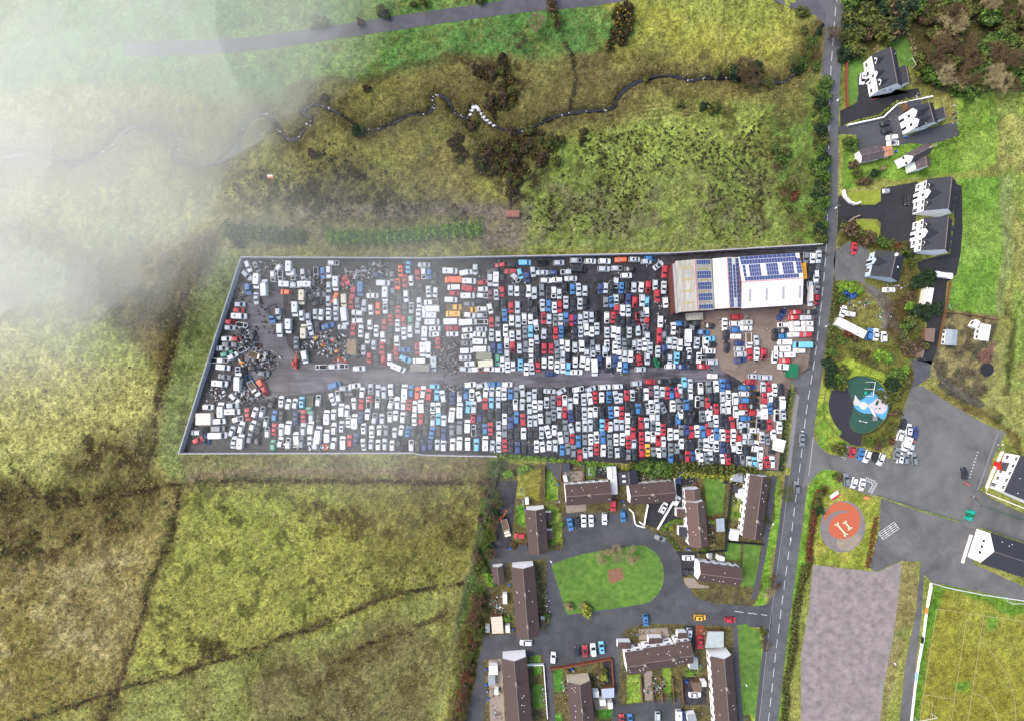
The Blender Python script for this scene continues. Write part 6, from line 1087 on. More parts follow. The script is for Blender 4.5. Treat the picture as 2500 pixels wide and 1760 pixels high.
# merged stuff
SLOT=[PM[k] for k in PC]+[m_cg,m_tyre,m_int,m_lamp,m_ply]; SI={m.name:i for i,m in enumerate(SLOT)}
CACHE={}
def arr(kind):
    if kind in CACHE: return CACHE[kind]
    V=[];Fs=[];Mi=[]
    for k,b in proto(kind).p.items():
        n=pname(k); o=len(V); V+=b.v
        for f in b.f:
            mi=-1 if n in('body','bed_side') else SI[PMAT[n].name]
            for j in range(1,len(f)-1): Fs.append((o+f[0],o+f[j],o+f[j+1])); Mi.append(mi)
    CACHE[kind]=(np.array(V),np.array(Fs),np.array(Mi)); return CACHE[kind]
def merge(items,name,label,cat):
    VV=[];FF=[];MM=[];o=0
    for kind,colr,x,y,a,z,s in items:
        V,Fc,Mi=arr(kind); c,t=math.cos(a),math.sin(a); U=np.empty_like(V); s1=s*1.09; U[:,0]=x+s*V[:,0]*c-s1*V[:,1]*t; U[:,1]=y+s*V[:,0]*t+s1*V[:,1]*c; U[:,2]=V[:,2]+z
        VV.append(U); FF.append(Fc+o); MM.append(np.where(Mi<0,SI[PM[colr].name],Mi)); o+=len(V)
    me=npmesh(name,np.concatenate(VV),np.concatenate(FF),SLOT,np.concatenate(MM)); ob=bpy.data.objects.new(name,me); COL.objects.link(ob); tag(ob,label,cat,kind='stuff'); return ob
CARS=[]   # px,py,colour,kind,angle(world rad),yard?
rk=random.Random(5)
def parse(txt,yard):
    ox=oy=0; dflt=0; s=6.734
    for line in txt.strip().splitlines():
        if line[0]=='@':
            q=line[1:].split(); ox,oy,dflt=float(q[0]),float(q[1]),float(q[2]); s=float(q[3]) if len(q)>3 else 6.734; continue
        for it in line.split(';'):
            q=it.split()
            if len(q)<3: continue
            code,x,y=q[0],float(q[1]),float(q[2]); a=float(q[3]) if len(q)>3 else dflt
            px,py=ox+x/s,oy+y/s; ck=code[-1].lower(); 
            if code[0]=='x': kind=rk.choice(['wreck','wreckb','wreck'])
            elif code[0]=='p': kind='tipper' if ck in 'te' else rk.choice(['flatbed','flatbed','pickup'])
            elif code[-1].isupper(): kind=rk.choices(['van','minivan','longvan'],[5,3,2])[0]
            else: kind=rk.choices(['hatch','saloon','estate','mpv','suv','coupe'],[6,3.5,3,2,1.2,.7])[0]
            if yard and kind in('hatch','saloon') and rk.random()<.10: kind='wreck'
            if yard: a+=rk.uniform(-2.5,2.5)
            CARS.append([px,py,ck,kind,-R(a),yard])
parse(YARDCARS,True)
# duplicates from overlapping surveys
keep=[]
for c in CARS:
    if all(math.dist(c[:2],k[:2])>7.5 for k in keep): keep.append(c)
CARS=keep
for c in CARS:
    if c[2]=='w' and c[3] in('hatch','saloon','estate','mpv') and rk.random()<.2: c[2]='s'
# gaps in the rows are filled with the duller wrecks that stand there
ZN=[([(1600,800),(1720,790),(1720,870),(1600,880)],90),([(720,975),(1820,960),(1900,980),(1890,1130),(1500,1115),(1200,1095),(720,1085)],270),([(1475,690),(1585,690),(1590,870),(1480,870)],90)]
FX=[c[:2] for c in CARS]
for poly,a in ZN:
    xs=[p[0] for p in poly]; ys=[p[1] for p in poly]
    cand=[(rk.uniform(min(xs),max(xs)),rk.uniform(min(ys),max(ys))) for _ in range(2600)]
    ins=inpoly(np.array([p[0] for p in cand]),np.array([p[1] for p in cand]),poly)
    for (x,y),q in zip(cand,ins):
        if not q: continue
        lx,ly=(1.0,.5) if a%180 else (.5,1.0)      # closer together across the row than along it
        if min(math.hypot((x-f[0])*lx,(y-f[1])*ly) for f in FX if abs(x-f[0])<40 and abs(y-f[1])<50 or f is FX[0])<12.3: continue
        FX.append([x,y]); CARS.append([x,y,rk.choice('kkggssnkwr'),rk.choice(['hatch','saloon','wreck','wreck','wreckb','estate']),-R(a+rk.uniform(-5,5)),True])
print('cars',len(CARS))
parse(STREETCARS,False)
for (px,py,c,kind,a) in ((832.5*0+(270+7)/6.734+1917,620+1495/6.734,'c','bus',180),): CARS=[q for q in CARS if math.dist(q[:2],(px,py))>8]; CARS.append([px,py,c,'longvan',-R(a),True])
big={'bus','longvan','van','flatbed','tipper','pickup','minivan'}
street=[c for c in CARS if not c[5]]; ylarge=[c for c in CARS if c[5] and c[3] in big]; ysmall=sorted([c for c in CARS if c[5] and c[3] not in big],key=lambda c:math.hypot(c[0]-1250,(c[1]-880)))
nleft=300-len([c for c in street if c[3] not in big])
indiv=street+ylarge+ysmall[:nleft]; rest=ysmall[nleft:]
KN={'hatch':'hatchback','saloon':'saloon','estate':'estate car','mpv':'people carrier','suv':'off-roader','coupe':'coupe','wreck':'stripped car','wreckb':'roofless car shell','van':'panel van','longvan':'long van','minivan':'small van','bus':'bus','flatbed':'flatbed lorry','tipper':'tipper lorry','pickup':'pickup'}
def near(c,dx,dy):
    best=None
    for q in CARS:
        if q is c: continue
        vx,vy=q[0]-c[0],q[1]-c[1]; d=vx*dx+vy*dy; p=abs(vx*dy-vy*dx)
        if 5<d<55 and p<d*.7+2 and (best is None or d+p<best[0]): best=(d+p,q)
    return best[1] if best else None
used=set()
BASE={}
for i,c in enumerate(indiv):
    h=.7 if c[3] not in big else 1.2
    x,y=W(c[0],c[1],h); e=vehicle(c[3],c[2],x,y,c[4]); c.append(e)
    s=rk.uniform(1.0,1.07); e.scale=(s,s*1.08,s)
    cn=PC[c[2]][0]; kn=KN[c[3]]
    e['category']='van' if 'van' in c[3] else {'flatbed':'lorry','tipper':'lorry','pickup':'pickup','bus':'bus'}.get(c[3],'car')
    if c[5]:
        half='north half' if c[1]<912 else 'south half'
        e['group']='vehicles stored in the scrapyard, '+half
        nb=[(d,near(c,*v)) for d,v in (('north',(0,-1)),('south',(0,1)),('east',(1,0)),('west',(-1,0)))]
        def short(q): return PC[q[2]][0]+(' van' if 'van' in q[3] else '')
        cand=[]
        dd=[(d,q) for d,q in nb if q is not None]
        import itertools
        for nn in (2,3,4):
            for sub in itertools.combinations(dd,nn):
                t=cn+' '+kn+', '+half+'; '+', '.join('%s %s'%(short(q),d) for d,q in sub)
                if len(t.split())<=16: cand.append(t)
        cand+= ['%s %s in the %s, about %d metres from the west wall'%(cn,kn,half,round((c[0]-500)/6.5)), '%s %s, %s, %d metres from west wall, %d from central track'%(cn,kn,half,round((c[0]-500)/6.5),round(abs(c[1]-922)/6.5))]
        # a label must hold for one vehicle only: same colour and kind with the same neighbours is refused
        for t in cand:
            if t not in used: used.add(t); e['label']=t; break
        else: e['label']=cand[-1]
    else:
        e['group']='vehicles parked or driving outside the scrapyard'; e['_a']=cn+' '+kn
merge([(c[3],c[2],*W(c[0],c[1],.7),c[4],0,rk.uniform(1.0,1.07)) for c in rest],'scrapyard_cars','many more scrapped cars standing in rows, too many to single out','cars')
# lower layer: shells under the stacked files and scrap between rows
def heap(name,label,spots,n,cols,seed,smin=.15,smax=.9,hmax=1.2,cat='scrap heap'):
    r_=np.random.default_rng(seed); VV=[];FF=[];MM=[];o=0
    box=np.array([(a,b_,c) for a in(-.5,.5) for b_ in(-.5,.5) for c in(-.5,.5)]); bf=np.array([(0,1,3,2),(4,6,7,5),(0,4,5,1),(2,3,7,6),(0,2,6,4),(1,5,7,3)])
    wts=np.array([s[2]*s[3] for s in spots]); wts=wts/wts.sum()
    for k in range(n):
        s=spots[r_.choice(len(spots),p=wts)]; px=s[0]+r_.normal()*s[2]*.5; py=s[1]+r_.normal()*s[3]*.5
        x,y=W(px,py); dd=((px-s[0])/s[2])**2+((py-s[1])/s[3])**2; z=max(.05,hmax*r_.random()*math.exp(-dd*2))
        sz=np.array([r_.uniform(smin,smax)*r_.choice([.5,1,1.8]),r_.uniform(smin,smax),r_.uniform(.04,.35)])
        a,b2,c2=r_.uniform(0,6.3),r_.normal()*.5,r_.normal()*.5
        M=Matrix.Rotation(a,3,'Z')@Matrix.Rotation(b2,3,'X')@Matrix.Rotation(c2,3,'Y')
        VV.append((box*sz)@np.array(M).T+np.array([x,y,z+.15])); FF.append(bf+o); MM+= [int(r_.choice(len(cols)))]*6; o+=8
    me=npmesh(name,np.concatenate(VV),np.concatenate(FF),cols,MM); ob=bpy.data.objects.new(name,me); COL.objects.link(ob); tag(ob,label,cat,kind='stuff'); return ob
m_alu=mat('bare_alloy','b9bcc0',.4,.2,3,metal=.3,f=.8); m_rust=mat('rust','7a4a34',.85,.3,2,f=.7)
heap('scrap_heap','tangled heaps of engines and panels in the north west of the yard',[(770,683,35,14),(890,665,45,14),(860,690,30,22),(800,830,55,22),(840,855,50,18),(610,700,12,25),(600,830,30,30),(640,880,35,25),(600,960,40,28),(530,955,20,22),(760,700,20,20),(700,1085,30,14),(760,1090,30,10),(930,645,30,8),(660,650,25,12)],3400,[m_int,m_int,m_int,m_tyre,m_alu,PM['w'],m_rust,PM['k'],PM['s'],PM['g']],3)
heap('engine_heap','low dark heaps of greasy engines beside the central track',[(1080,880,22,24),(1105,885,20,26),(1100,845,18,16),(1078,945,14,10),(1105,948,20,8),(1270,890,8,10)],2200,[m_int,m_int,m_tyre,m_int,m_rust,PM['g'],m_alu],4,.12,.5,.7)
heap('coloured_scrap','bright coloured broken panels on the scrap heap beside the rusty lorry body',[(775,826,8,6),(790,836,10,6),(815,830,14,6),(825,858,12,7),(835,880,14,6),(590,885,6,8),(735,1080,8,8),(790,1090,12,6)],140,[PM['r'],PM['b'],PM['y'],PM['o'],PM['w'],PM['r'],PM['c']],5,.3,1.3,1.0)
rs=[]
rk2=random.Random(9)
for c in CARS:
    if c[5] and rk2.random()<.5: rs.append((c[0]+rk2.uniform(-12,12),c[1]+rk2.choice((-1,1))*rk2.uniform(8,14),7,7))
heap('loose_parts','loose car parts lying between the rows of scrapped cars',rs,5200,[m_int,m_int,m_tyre,m_alu,m_int,PM['w'],m_rust,PM['s']],6,.08,.42,.3,'loose parts')
b=MB(); r_=random.Random(8)
for k in range(260):
    s=r_.choice([(600,715),(610,835),(800,690),(640,900),(830,690),(890,850),(760,860),(660,760),(690,795),(640,985)]); x,y=W(s[0]+r_.gauss(0,18),s[1]+r_.gauss(0,14)); z=r_.uniform(.02,.5)
    n=10; vs=[]
    for rr,zz in ((.32,z),(.32,z+.2),(.18,z+.2),(.18,z)): vs+=[(x+rr*math.cos(2*math.pi*i/n),y+rr*math.sin(2*math.pi*i/n),zz) for i in range(n)]
    b.add(vs,[(j*n+i,j*n+(i+1)%n,(j+1)*n+(i+1)%n,(j+1)*n+i) for j in range(3) for i in range(n)])
tag(b.build('loose_tyres',m_tyre),'loose tyres scattered over the scrap heaps','tyres',kind='stuff')
# telehandler, forklift, digger
def handler(px,py,rz,label,m,boom=5.0,name='telehandler',cat='telehandler'):
    t=thing(name,label,cat,px,py,None,R(rz)); b=MB(); b.box(0,0,.5,1.1,3.6,1.5); b.box(-1.2,-.35,1.1,1.7,1.2,.8); b.build('chassis',m,t); b=MB(); b.box(.1,.5,1.1,2.2,1.2,.8); b.build('cab',m_cg,t); b=MB(); b.box(.1,.5,2.2,2.28,1.3,.85); b.build('cab_roof',m,t)
    b=MB(); b.box(boom*.3,-.35,1.35,1.7,boom,.4); b.build('boom',m,t); b=MB(); b.box(boom*.8,-.35,.2,1.4,.15,1.6); b.box(boom*.8+.6,-.8,.2,.28,1.2,.12); b.box(boom*.8+.6,.1,.2,.28,1.2,.12); b.build('fork',M_grey,t)
    for x in (-1.2,1.2):
        for s in (-1,1): b=MB(); b.tube((x,s*.75,.5),(x,s*1.1,.5),.5,n=14); b.build('wheel',m_tyre,t)
handler(724,888,85,'red telehandler with long boom at the end of the scrap heap',M_red,5.4); handler(1600,886,-70,'small green forklift at the end of the yard aisle',M_green,2.2,'forklift','forklift')
t=thing('mini_digger','orange mini digger beside the tan tipper lorry on the gravel drive','digger',1226,1262,None,R(60)); 
for s in (-.6,.6): b=MB(); b.box(0,s,.05,.5,1.9,.35); b.build('track',M_black,t)
b=MB(); b.box(-.2,0,.5,1.1,1.6,1.3); b.box(-.5,0,1.1,1.5,.8,1.2); b.build('body',M_orange,t); b=MB(); b.box(.1,0,1.1,2.2,.9,.9); b.build('cab',m_cg,t); b=MB(); b.tube((.7,0,.9),(2.1,0,2.0),.14); b.tube((2.1,0,2.0),(3.1,0,.9),.11); b.box(3.1,0,.4,.9,.4,.6); b.build('arm',M_orange,t)

m_pot=mat('terracotta_pot','a86a48',.8,.2,2,f=.7)
GS=[(1283,1140,8,6),(1350,1165,8,10),(1395,1150,20,14),(1435,1160,20,10),(1470,1145,12,10),(1520,1150,14,10),(1570,1165,30,8),(1690,1180,20,12),(1735,1270,14,16),(1735,1300,14,16),(1795,1200,12,40),(1795,1290,12,24),(1750,1360,26,5),(1225,1380,8,14),(1210,1470,14,24),(1225,1500,14,24),(1335,1470,8,40),(1215,1620,12,16),(1210,1680,12,24),(1215,1740,12,14),(1328,1690,8,40),(1380,1690,10,40),(1460,1660,16,26),(1470,1700,16,14),(1560,1545,26,8),(1640,1540,30,10),(1720,1560,16,20),(1700,1640,20,24),(1690,1740,20,10),(1600,1680,30,24),(1290,1330,10,14),(1360,1230,8,10),(2240,240,14,14),(2330,285,10,30),(2190,700,26,14),(2110,740,16,16),(2070,750,20,14),(2090,760,14,10),(2290,745,30,5),(2160,770,20,14),(2120,600,8,8),(2230,690,8,10),(2440,1090,14,10),(2380,1220,18,10)]
heap('garden_clutter','pots, toys, timber and garden furniture scattered in the back yards',GS,1500,[PM['w'],PM['s'],m_pot,m_ply,m_int,PM['g'],M_brown,M_grey,PM['e'],m_ply],11,.12,.55,.5,'garden clutter')
heap('tarpaulin_scrap','crumpled blue tarpaulins and scrap beside the bright bush in the rough garden',[(2062,716,12,9),(2080,722,10,8)],70,[M_blue,PM['b'],PM['b'],m_int],12,.5,1.6,.8,'tarpaulins')
# ------------------------------------------------------------------ trees, bushes, hedges
def leafmat(n,c,c2): 
    m=mat(n,c,.8,.35,.9,f=ALB*1.2,col2=c2,detail=6); return m
LM={'green':[leafmat('leaf_green','4b6a26','6f8a34'),leafmat('leaf_dark','2c4420','46602c')],'bright':[leafmat('leaf_bright','6f9a2c','96b840'),leafmat('leaf_mid','4c7426','6a9034')],
 'olive':[leafmat('leaf_olive','566028','727c38'),leafmat('leaf_olive_dark','3a3e20','55582c')],'dark':[leafmat('leaf_deep','22361c','34502a'),leafmat('leaf_black_green','18261a','2a3c22')],
 'brown':[leafmat('twig_brown','5a4a34','7a684a'),leafmat('twig_dark','38301f','544630')],'yellow':[leafmat('leaf_yellow','94a034','b4b84c'),leafmat('leaf_yellow_dark','66742c','86903c')],
 'gorse':[leafmat('gorse_green','34341c','4a4824'),leafmat('gorse_dark','24281a','3a3a22')],'tan':[leafmat('blossom_tan','9c8a64','bcac84'),leafmat('twig_olive','6c6a3c','8c8850')],'red':[leafmat('leaf_russet','6a3a28','8a5236'),leafmat('leaf_russet_dark','43281e','63402c')]}
m_bark2=mat('bark','5a4c3e',.9,.25,3,f=ALB); m_flower=mat('gorse_flower','b8902c',.7,.15,3,f=.6)
def crown_mesh(name,kind,seed,n=520,leaf=.16,lob=7,flat=.8,flowers=0):
    """unit crown (radius ~1) of leaf clumps spread through several lobes, with gaps"""
    r=np.random.default_rng(seed); L=[]
    for k in range(lob):
        a=r.uniform(0,6.28); d=r.uniform(.15,.68); L.append((d*math.cos(a),d*math.sin(a),r.uniform(.35,1.15)*flat,r.uniform(.25,.5)))
    L.append((0,0,.9*flat,.5)); V=[];M=[]
    for k in range(n):
        c=L[r.integers(len(L))]; v=r.normal(size=3); v/=np.linalg.norm(v); rad=c[3]*(.55+.5*r.random()); p=np.array([c[0],c[1],c[2]])+v*rad*np.array([1,1,flat])
        if p[2]<.12: p[2]=.12+r.random()*.1
        nn=v+r.normal(size=3)*.7+np.array([0,0,.4]); nn/=np.linalg.norm(nn); a=np.cross(nn,[0,0,1.]); a/=np.linalg.norm(a)+1e-6; b=np.cross(nn,a); s=leaf*r.uniform(.5,1.3)
        t=r.uniform(0,6.28); a,b=a*math.cos(t)+b*math.sin(t),b*math.cos(t)-a*math.sin(t)
        V+= [p-a*s*.6-b*s*.3,p+a*s*.5-b*s*.5,p+a*s*.3+b*s*.6,p-a*s*.4+b*s*.5]; M.append(2 if flowers and r.random()<flowers*(p[2]>.4) else int(r.random()<.45))
    V=np.array(V); F_q=np.arange(len(V)).reshape(-1,4); ms=list(LM[kind])+([m_flower] if flowers else [])
    return npmesh(name,V,F_q,ms,M)
def bare_mesh(name,seed,n=34,kind='brown',tw=900):
    r=random.Random(seed); b=MB()
    tips=[]
    def br(p,d,l,rad,lev):
        q=(p[0]+d[0]*l,p[1]+d[1]*l,p[2]+d[2]*l); b.tube(p,q,rad,rad*.6,n=4)
        if lev==0: tips.append(q); return
        for k in range(r.choice((3,3,4))):
            a=r.uniform(0,6.28); sp=r.uniform(.35,.8); nd=Vector((d[0]+math.cos(a)*sp,d[1]+math.sin(a)*sp,d[2]+r.uniform(-.15,.3))).normalized(); br(q,nd,l*r.uniform(.6,.85),rad*.55,lev-1)
    for k in range(5):
        a=k*1.257+r.uniform(-.3,.3); br((0,0,.35+.05*k),Vector((math.cos(a)*.75,math.sin(a)*.75,.8)).normalized(),.36,.022,4)
    for k in range(tw):
        t=r.choice(tips); b.tube(t,(t[0]+r.gauss(0,.1),t[1]+r.gauss(0,.1),t[2]+r.gauss(.03,.06)),.011,.005,n=3)
    return b.mesh(name,LM[kind][0])
CM={}
def crown(kind,var,bare=False):
    k=(kind,var,bare)
    if k not in CM:
        if bare: CM[k]=bare_mesh('crown',var*7+3,kind=kind)
        else: CM[k]=crown_mesh('crown',kind,var*13+len(kind),n=760 if kind!='gorse' else 560,leaf=.15,lob=8,flat=.75 if kind!='gorse' else .55,flowers=.13 if kind=='gorse' else 0)
    return CM[k]
tb=MB(); tb.tube((0,0,0),(0,0,.45),.075,.05,n=7); 
for k in range(4): a=k*1.6; tb.tube((0,0,.4),(.3*math.cos(a),.3*math.sin(a),.75),.04,.02,n=5)
TRUNK=tb.mesh('trunk',m_bark2)
rt=random.Random(21)
KNM={'green':'leafy green','bright':'bright green','olive':'olive green','dark':'dark green','brown':'brown twiggy','yellow':'yellow green','gorse':'yellow gorse','tan':'pale tan budding','red':'russet brown'}
def tree(px,py,r,kind='green',bare=False,cat=None,name=None,group=None,var=None):
    hgt=r*(1.1 if not bare else 1.3)
    x,y=W(px,py,hgt*.7); small=r<2.2
    nm=name or ('gorse_bush' if kind=='gorse' else ('bush' if small else ('bare_tree' if bare else 'tree')))
    e=empty(nm,x,y,rt.uniform(0,6.28)); s=r*rt.uniform(.95,1.08); e.scale=(s,s*rt.uniform(.9,1.1),s*rt.uniform(.9,1.15))
    c=bpy.data.objects.new('crown',crown(kind,var if var is not None else rt.randrange(4),bare)); COL.objects.link(c); c.parent=e
    t=bpy.data.objects.new('trunk',TRUNK); COL.objects.link(t); t.parent=e
    e['category']='bush' if 'bush' in nm else 'tree'; e['group']=group or ('bushes and shrubs' if 'bush' in nm else ('bare trees' if bare else 'trees in leaf'))
    e['_a']=('bare ' if bare else '')+(KNM[kind].replace(' twiggy','') if bare else KNM[kind])+' '+('bush' if 'bush' in nm else 'tree'); return e
def line_trees(pts,step,r0,r1,kinds,jit=4,bare=.0,group=None):
    acc=0
    for a,b_ in zip(pts[:-1],pts[1:]):
        l=math.dist(a,b_); n=max(1,int(l/step))
        for i in range(n):
            t=(i+rt.random()*.5)/n; tree(a[0]+(b_[0]-a[0])*t+rt.uniform(-jit,jit),a[1]+(b_[1]-a[1])*t+rt.uniform(-jit,jit),rt.uniform(r0,r1),rt.choice(kinds),rt.random()<bare,group=group)
# hedge of trees west of the road
line_trees([(2016,195),(2014,300),(2010,400),(2008,500),(2006,595)],11,2.0,3.4,['green','green','olive','dark'],6,group='trees of the road hedge')
line_trees([(1985,205),(1990,300),(1985,420),(1980,520),(1990,590)],26,1.2,2.2,['green','olive','olive'],7,group='trees of the road hedge')
for x,y,r,k,b_ in ((1905,395,3.4,'green',0),(1920,370,3,'olive',0),(1895,360,2.4,'green',0),(1897,405,2.6,'brown',1),(1930,455,2.6,'olive',0),(1915,475,2,'brown',1),(1940,480,2.2,'red',0),(1925,510,2,'olive',0),(1958,25,2.6,'olive',0),(1972,28,2.2,'olive',0),(1966,72,2,'olive',0),(2002,76,1.8,'dark',0),
  (1985,100,2.6,'green',0),(1975,125,3.2,'olive',1),(1960,150,3.2,'green',0),(1950,165,2.8,'dark',0),(1940,150,3,'olive',1),(1990,130,2.8,'brown',1),(1995,160,2.4,'green',0),
  (1815,172,4.6,'brown',1),(1800,180,3.6,'dark',0),(1835,185,4.2,'brown',1),(1790,165,3,'olive',0),(1825,200,3.4,'brown',1),(1755,175,2.2,'olive',0),(1845,165,3,'dark',0),(1735,265,3,'olive',0),(1750,255,2.6,'olive',0),(1720,260,2,'dark',0),(1660,255,2,'olive',0),(1578,195,1.8,'olive',0),(1870,200,2.2,'olive',1),(1885,205,2,'olive',0),
  (1528,20,3.4,'gorse',0),(1540,35,3.4,'gorse',0),(1515,45,3.6,'gorse',0),(1525,65,3.6,'gorse',0),(1510,80,3.4,'gorse',0),(1520,95,2.8,'gorse',0),(1500,30,2.6,'olive',0),(1535,10,2.6,'gorse',0),(1495,90,2,'gorse',0),(1487,110,2,'gorse',0),
  (1310,55,4.2,'tan',1),(1352,20,3,'brown',0),(1356,45,2.8,'olive',0),(1358,65,2.2,'brown',1),(1268,105,3.4,'brown',1),(1348,5,2.6,'brown',0),(935,28,3,'dark',0),(928,22,2.4,'olive',0),(1008,10,1.8,'olive',0),(1035,5,2,'olive',0),(1170,-5,2.4,'olive',0),(875,52,2,'brown',0),(770,52,3.4,'olive',0),(792,50,2.4,'olive',0),(895,215,2,'gorse',0),(866,320,2.6,'dark',0),(873,315,2,'bright',0),(790,235,2.2,'brown',0),(765,375,2.2,'brown',0),(755,370,1.8,'brown',0)):
    tree(x,y,r,k,bool(b_))
# gorse thickets along the stream
rg=random.Random(31)
for (cx_,cy_,rx_,ry_,n_) in ((1165,165,40,14,14),(1215,165,30,24,16),(1240,215,26,40,22),(1200,250,30,22,14),(1215,365,50,25,26),(1265,350,44,26,22),(1225,405,38,24,18),(1300,330,30,16,10),(1375,345,28,12,9),(1340,388,26,12,8),(1120,345,20,14,7),(1130,385,14,18,6),(1110,360,16,14,5),(1260,430,20,18,7),(1245,460,8,14,4),(1172,400,10,10,3),(1345,355,10,14,3),(1150,310,12,14,4),(1420,320,14,8,4)):
    for k in range(n_):
        tree(rg.gauss(cx_,rx_*.5),rg.gauss(cy_,ry_*.5),rg.uniform(1.1,2.4),rg.choice(['gorse','gorse','gorse','brown','olive']),group='gorse and scrub along the stream',name='gorse_bush')
# the wood in the north east corner
rg=random.Random(41)
for k in range(130):
    for _ in range(30):
        x,y=rg.uniform(2065,2560),rg.uniform(-60,235)
        if not (inpoly(np.array([x]),np.array([y]),[(2105,120),(2180,70),(2240,75),(2250,160),(2280,240),(2120,240),(2080,150)])[0] or (x>2330 and y>215) or (x<2280 and y>150) ): break
    else: continue
    bare=x>2230 and rg.random()<.6
    if not bare and 2230<x: kk=rg.choice(['olive','olive','green'])
    else: kk=rg.choice(['olive','dark','green','brown','olive'])
    tree(x,y,rg.uniform(3.0,5.4),rg.choice(['brown','tan','brown']) if bare else kk,bare,group='trees of the north east wood')
for x,y,r,k in ((2083,108,3,'bright'),(2268,168,3.4,'green'),(2280,180,3,'bright'),(2265,185,2.4,'green'),(2440,180,3,'yellow'),(2460,190,3,'olive'),(2400,195,3.4,'olive'),(2365,190,3,'olive'),(2345,205,2.6,'olive'),(2300,190,2.6,'olive'),(2480,175,3,'green'),(2245,180,1.4,'yellow'),
  (2080,348,3.4,'green'),(2072,342,2.4,'olive'),(2138,425,2.4,'dark'),(2158,412,1.3,'tan'),(2095,420,2.2,'olive'),(2110,445,2.4,'brown'),(2085,400,2,'brown'),(2125,440,1.8,'olive'),(2104,382,1.4,'bright'),
  (2085,560,4.2,'brown'),(2100,570,3.4,'olive'),(2120,580,3.6,'brown'),(2070,555,2.8,'olive'),(2160,590,3,'green'),(2175,597,2.6,'olive'),(2200,598,2,'red'),(2212,607,2.8,'olive'),(2220,620,2.4,'dark'),(2235,640,2.8,'olive'),(2275,675,3.6,'dark'),(2255,685,3.6,'dark'),(2240,690,3,'dark'),(2265,692,2.8,'dark'),
  (2265,760,3.8,'dark'),(2245,765,3.8,'dark'),(2280,752,3,'dark'),(2230,780,3.4,'olive'),(2225,750,2.6,'bright'),(2215,800,2.6,'green'),(2225,725,2.4,'brown'),(2240,800,2.4,'olive'),(2210,820,2.6,'olive'),
  (2056,702,2.4,'bright'),(2070,700,2.8,'bright'),(2085,702,3,'bright'),(2100,708,2.4,'bright'),(2060,728,2.2,'green'),(2048,700,2,'olive'),(2048,795,2,'green'),(2075,815,2.6,'red'),(2090,820,2.4,'brown'),(2060,830,2.4,'green'),(2035,820,2,'olive'),
  (2030,860,2.6,'green'),(2025,885,3,'dark'),(2035,905,3.2,'dark'),(2030,930,3.2,'dark'),(2045,925,3,'green'),(2055,940,2.6,'olive'),(2065,905,3,'olive'),(2030,840,2.4,'olive'),(2160,865,3.6,'bright'),(2172,872,2.6,'green'),(2090,860,2.6,'olive'),(2110,870,2,'brown'),(2120,865,1.6,'gorse'),(2135,885,2.2,'olive'),
  (2190,915,3.6,'green'),(2180,935,3.4,'dark'),(2205,930,3,'olive'),(2215,900,2.2,'bright'),(2195,955,3,'olive'),(2220,850,3,'brown'),(2245,845,3,'brown'),(2230,865,2.4,'brown'),(2260,845,2,'olive'),(2150,960,2.4,'olive'),(2175,975,2.4,'olive'),(2190,1010,2.2,'brown'),(2180,1040,2.4,'olive'),(2160,1070,2.6,'olive'),(2130,1080,2.4,'green'),(2145,1090,2.2,'brown'),(2178,1075,2,'red'),(2050,1098,2.8,'olive'),(2040,1094,2,'olive'),(2060,1096,1.8,'olive'),
  (2045,1160,2,'olive'),(2052,1168,1.6,'brown'),(2000,1245,2.4,'dark'),(1995,1228,2,'olive'),(2003,1205,2,'olive'),
  (1238,1156,2.2,'bright'),(1275,1146,3,'bright'),(1335,1215,1.6,'bright'),(1370,1281,1.3,'bright'),(1350,1325,1.2,'bright'),(1372,1322,1.2,'yellow'),(1253,1330,1.8,'brown'),(1192,1410,2.8,'bright'),(1185,1395,2.4,'green'),(1200,1425,2.2,'bright'),(1238,1513,2,'bright'),(1180,1540,2.2,'green'),
  (1594,1142,4.4,'green'),(1612,1148,4.2,'green'),(1578,1135,3.2,'green'),(1630,1140,3,'green'),(1600,1128,3,'dark'),(1625,1155,2.6,'bright'),(1530,1140,2,'yellow'),(1545,1138,2.2,'olive'),(1560,1142,2.4,'green'),
  (1470,1355,3.2,'tan'),(1504,1345,3.2,'tan'),(1540,1350,3.4,'tan'),(1431,1488,3,'yellow'),(1425,1480,2,'tan'),(1392,1480,2.2,'tan'),(1472,1655,2,'yellow'),(1478,1640,1.6,'olive'),(1790,1255,1.6,'bright'),(1808,1255,1.6,'bright'),(1870,1268,1.8,'olive'),(1740,1275,1.4,'bright'),(1742,1330,1.4,'tan'),(1720,1345,1.6,'green'),(1640,1700,1.4,'green'),(1685,1645,1.6,'bright'),(1640,1290,1.4,'yellow'),
  (1335,1505,1.5,'green'),(1337,1515,1.3,'yellow'),(1865,1545,1.8,'olive'),(2405,1195,1.4,'yellow'),(2440,1020,2,'olive')):
    tree(x,y,r,k,k in('tan',) and r>2.5 and y>1300)
for x,y,r,k,lab in ((1918,1201,3.6,'olive',''),(1888,1418,3.2,'brown',''),(1875,1445,3,'tan',''),(1868,1570,2.6,'brown',''),(2035,85,3.4,'brown',''),(1200,1350,2.6,'brown','')): tree(x,y,r,k,True)
# hedge strip between moor and estate
line_trees([(1212,1130),(1200,1180),(1185,1250),(1172,1320),(1160,1400)],9,1.2,2.4,['green','brown','dark','olive','brown'],9,.35,group='hedge between moor and estate')
line_trees([(1215,1210),(1205,1290),(1190,1370)],11,1.4,2.6,['brown','brown','olive','dark'],7,.5,group='hedge between moor and estate')
line_trees([(1160,1480),(1150,1540),(1145,1600),(1135,1680),(1120,1780)],8,1.5,2.8,['brown','brown','olive','red'],8,.6,group='hedge between moor and estate')
line_trees([(1172,1440),(1168,1500),(1160,1560)],12,2.2,3.4,['brown','olive'],6,.8,group='hedge between moor and estate')
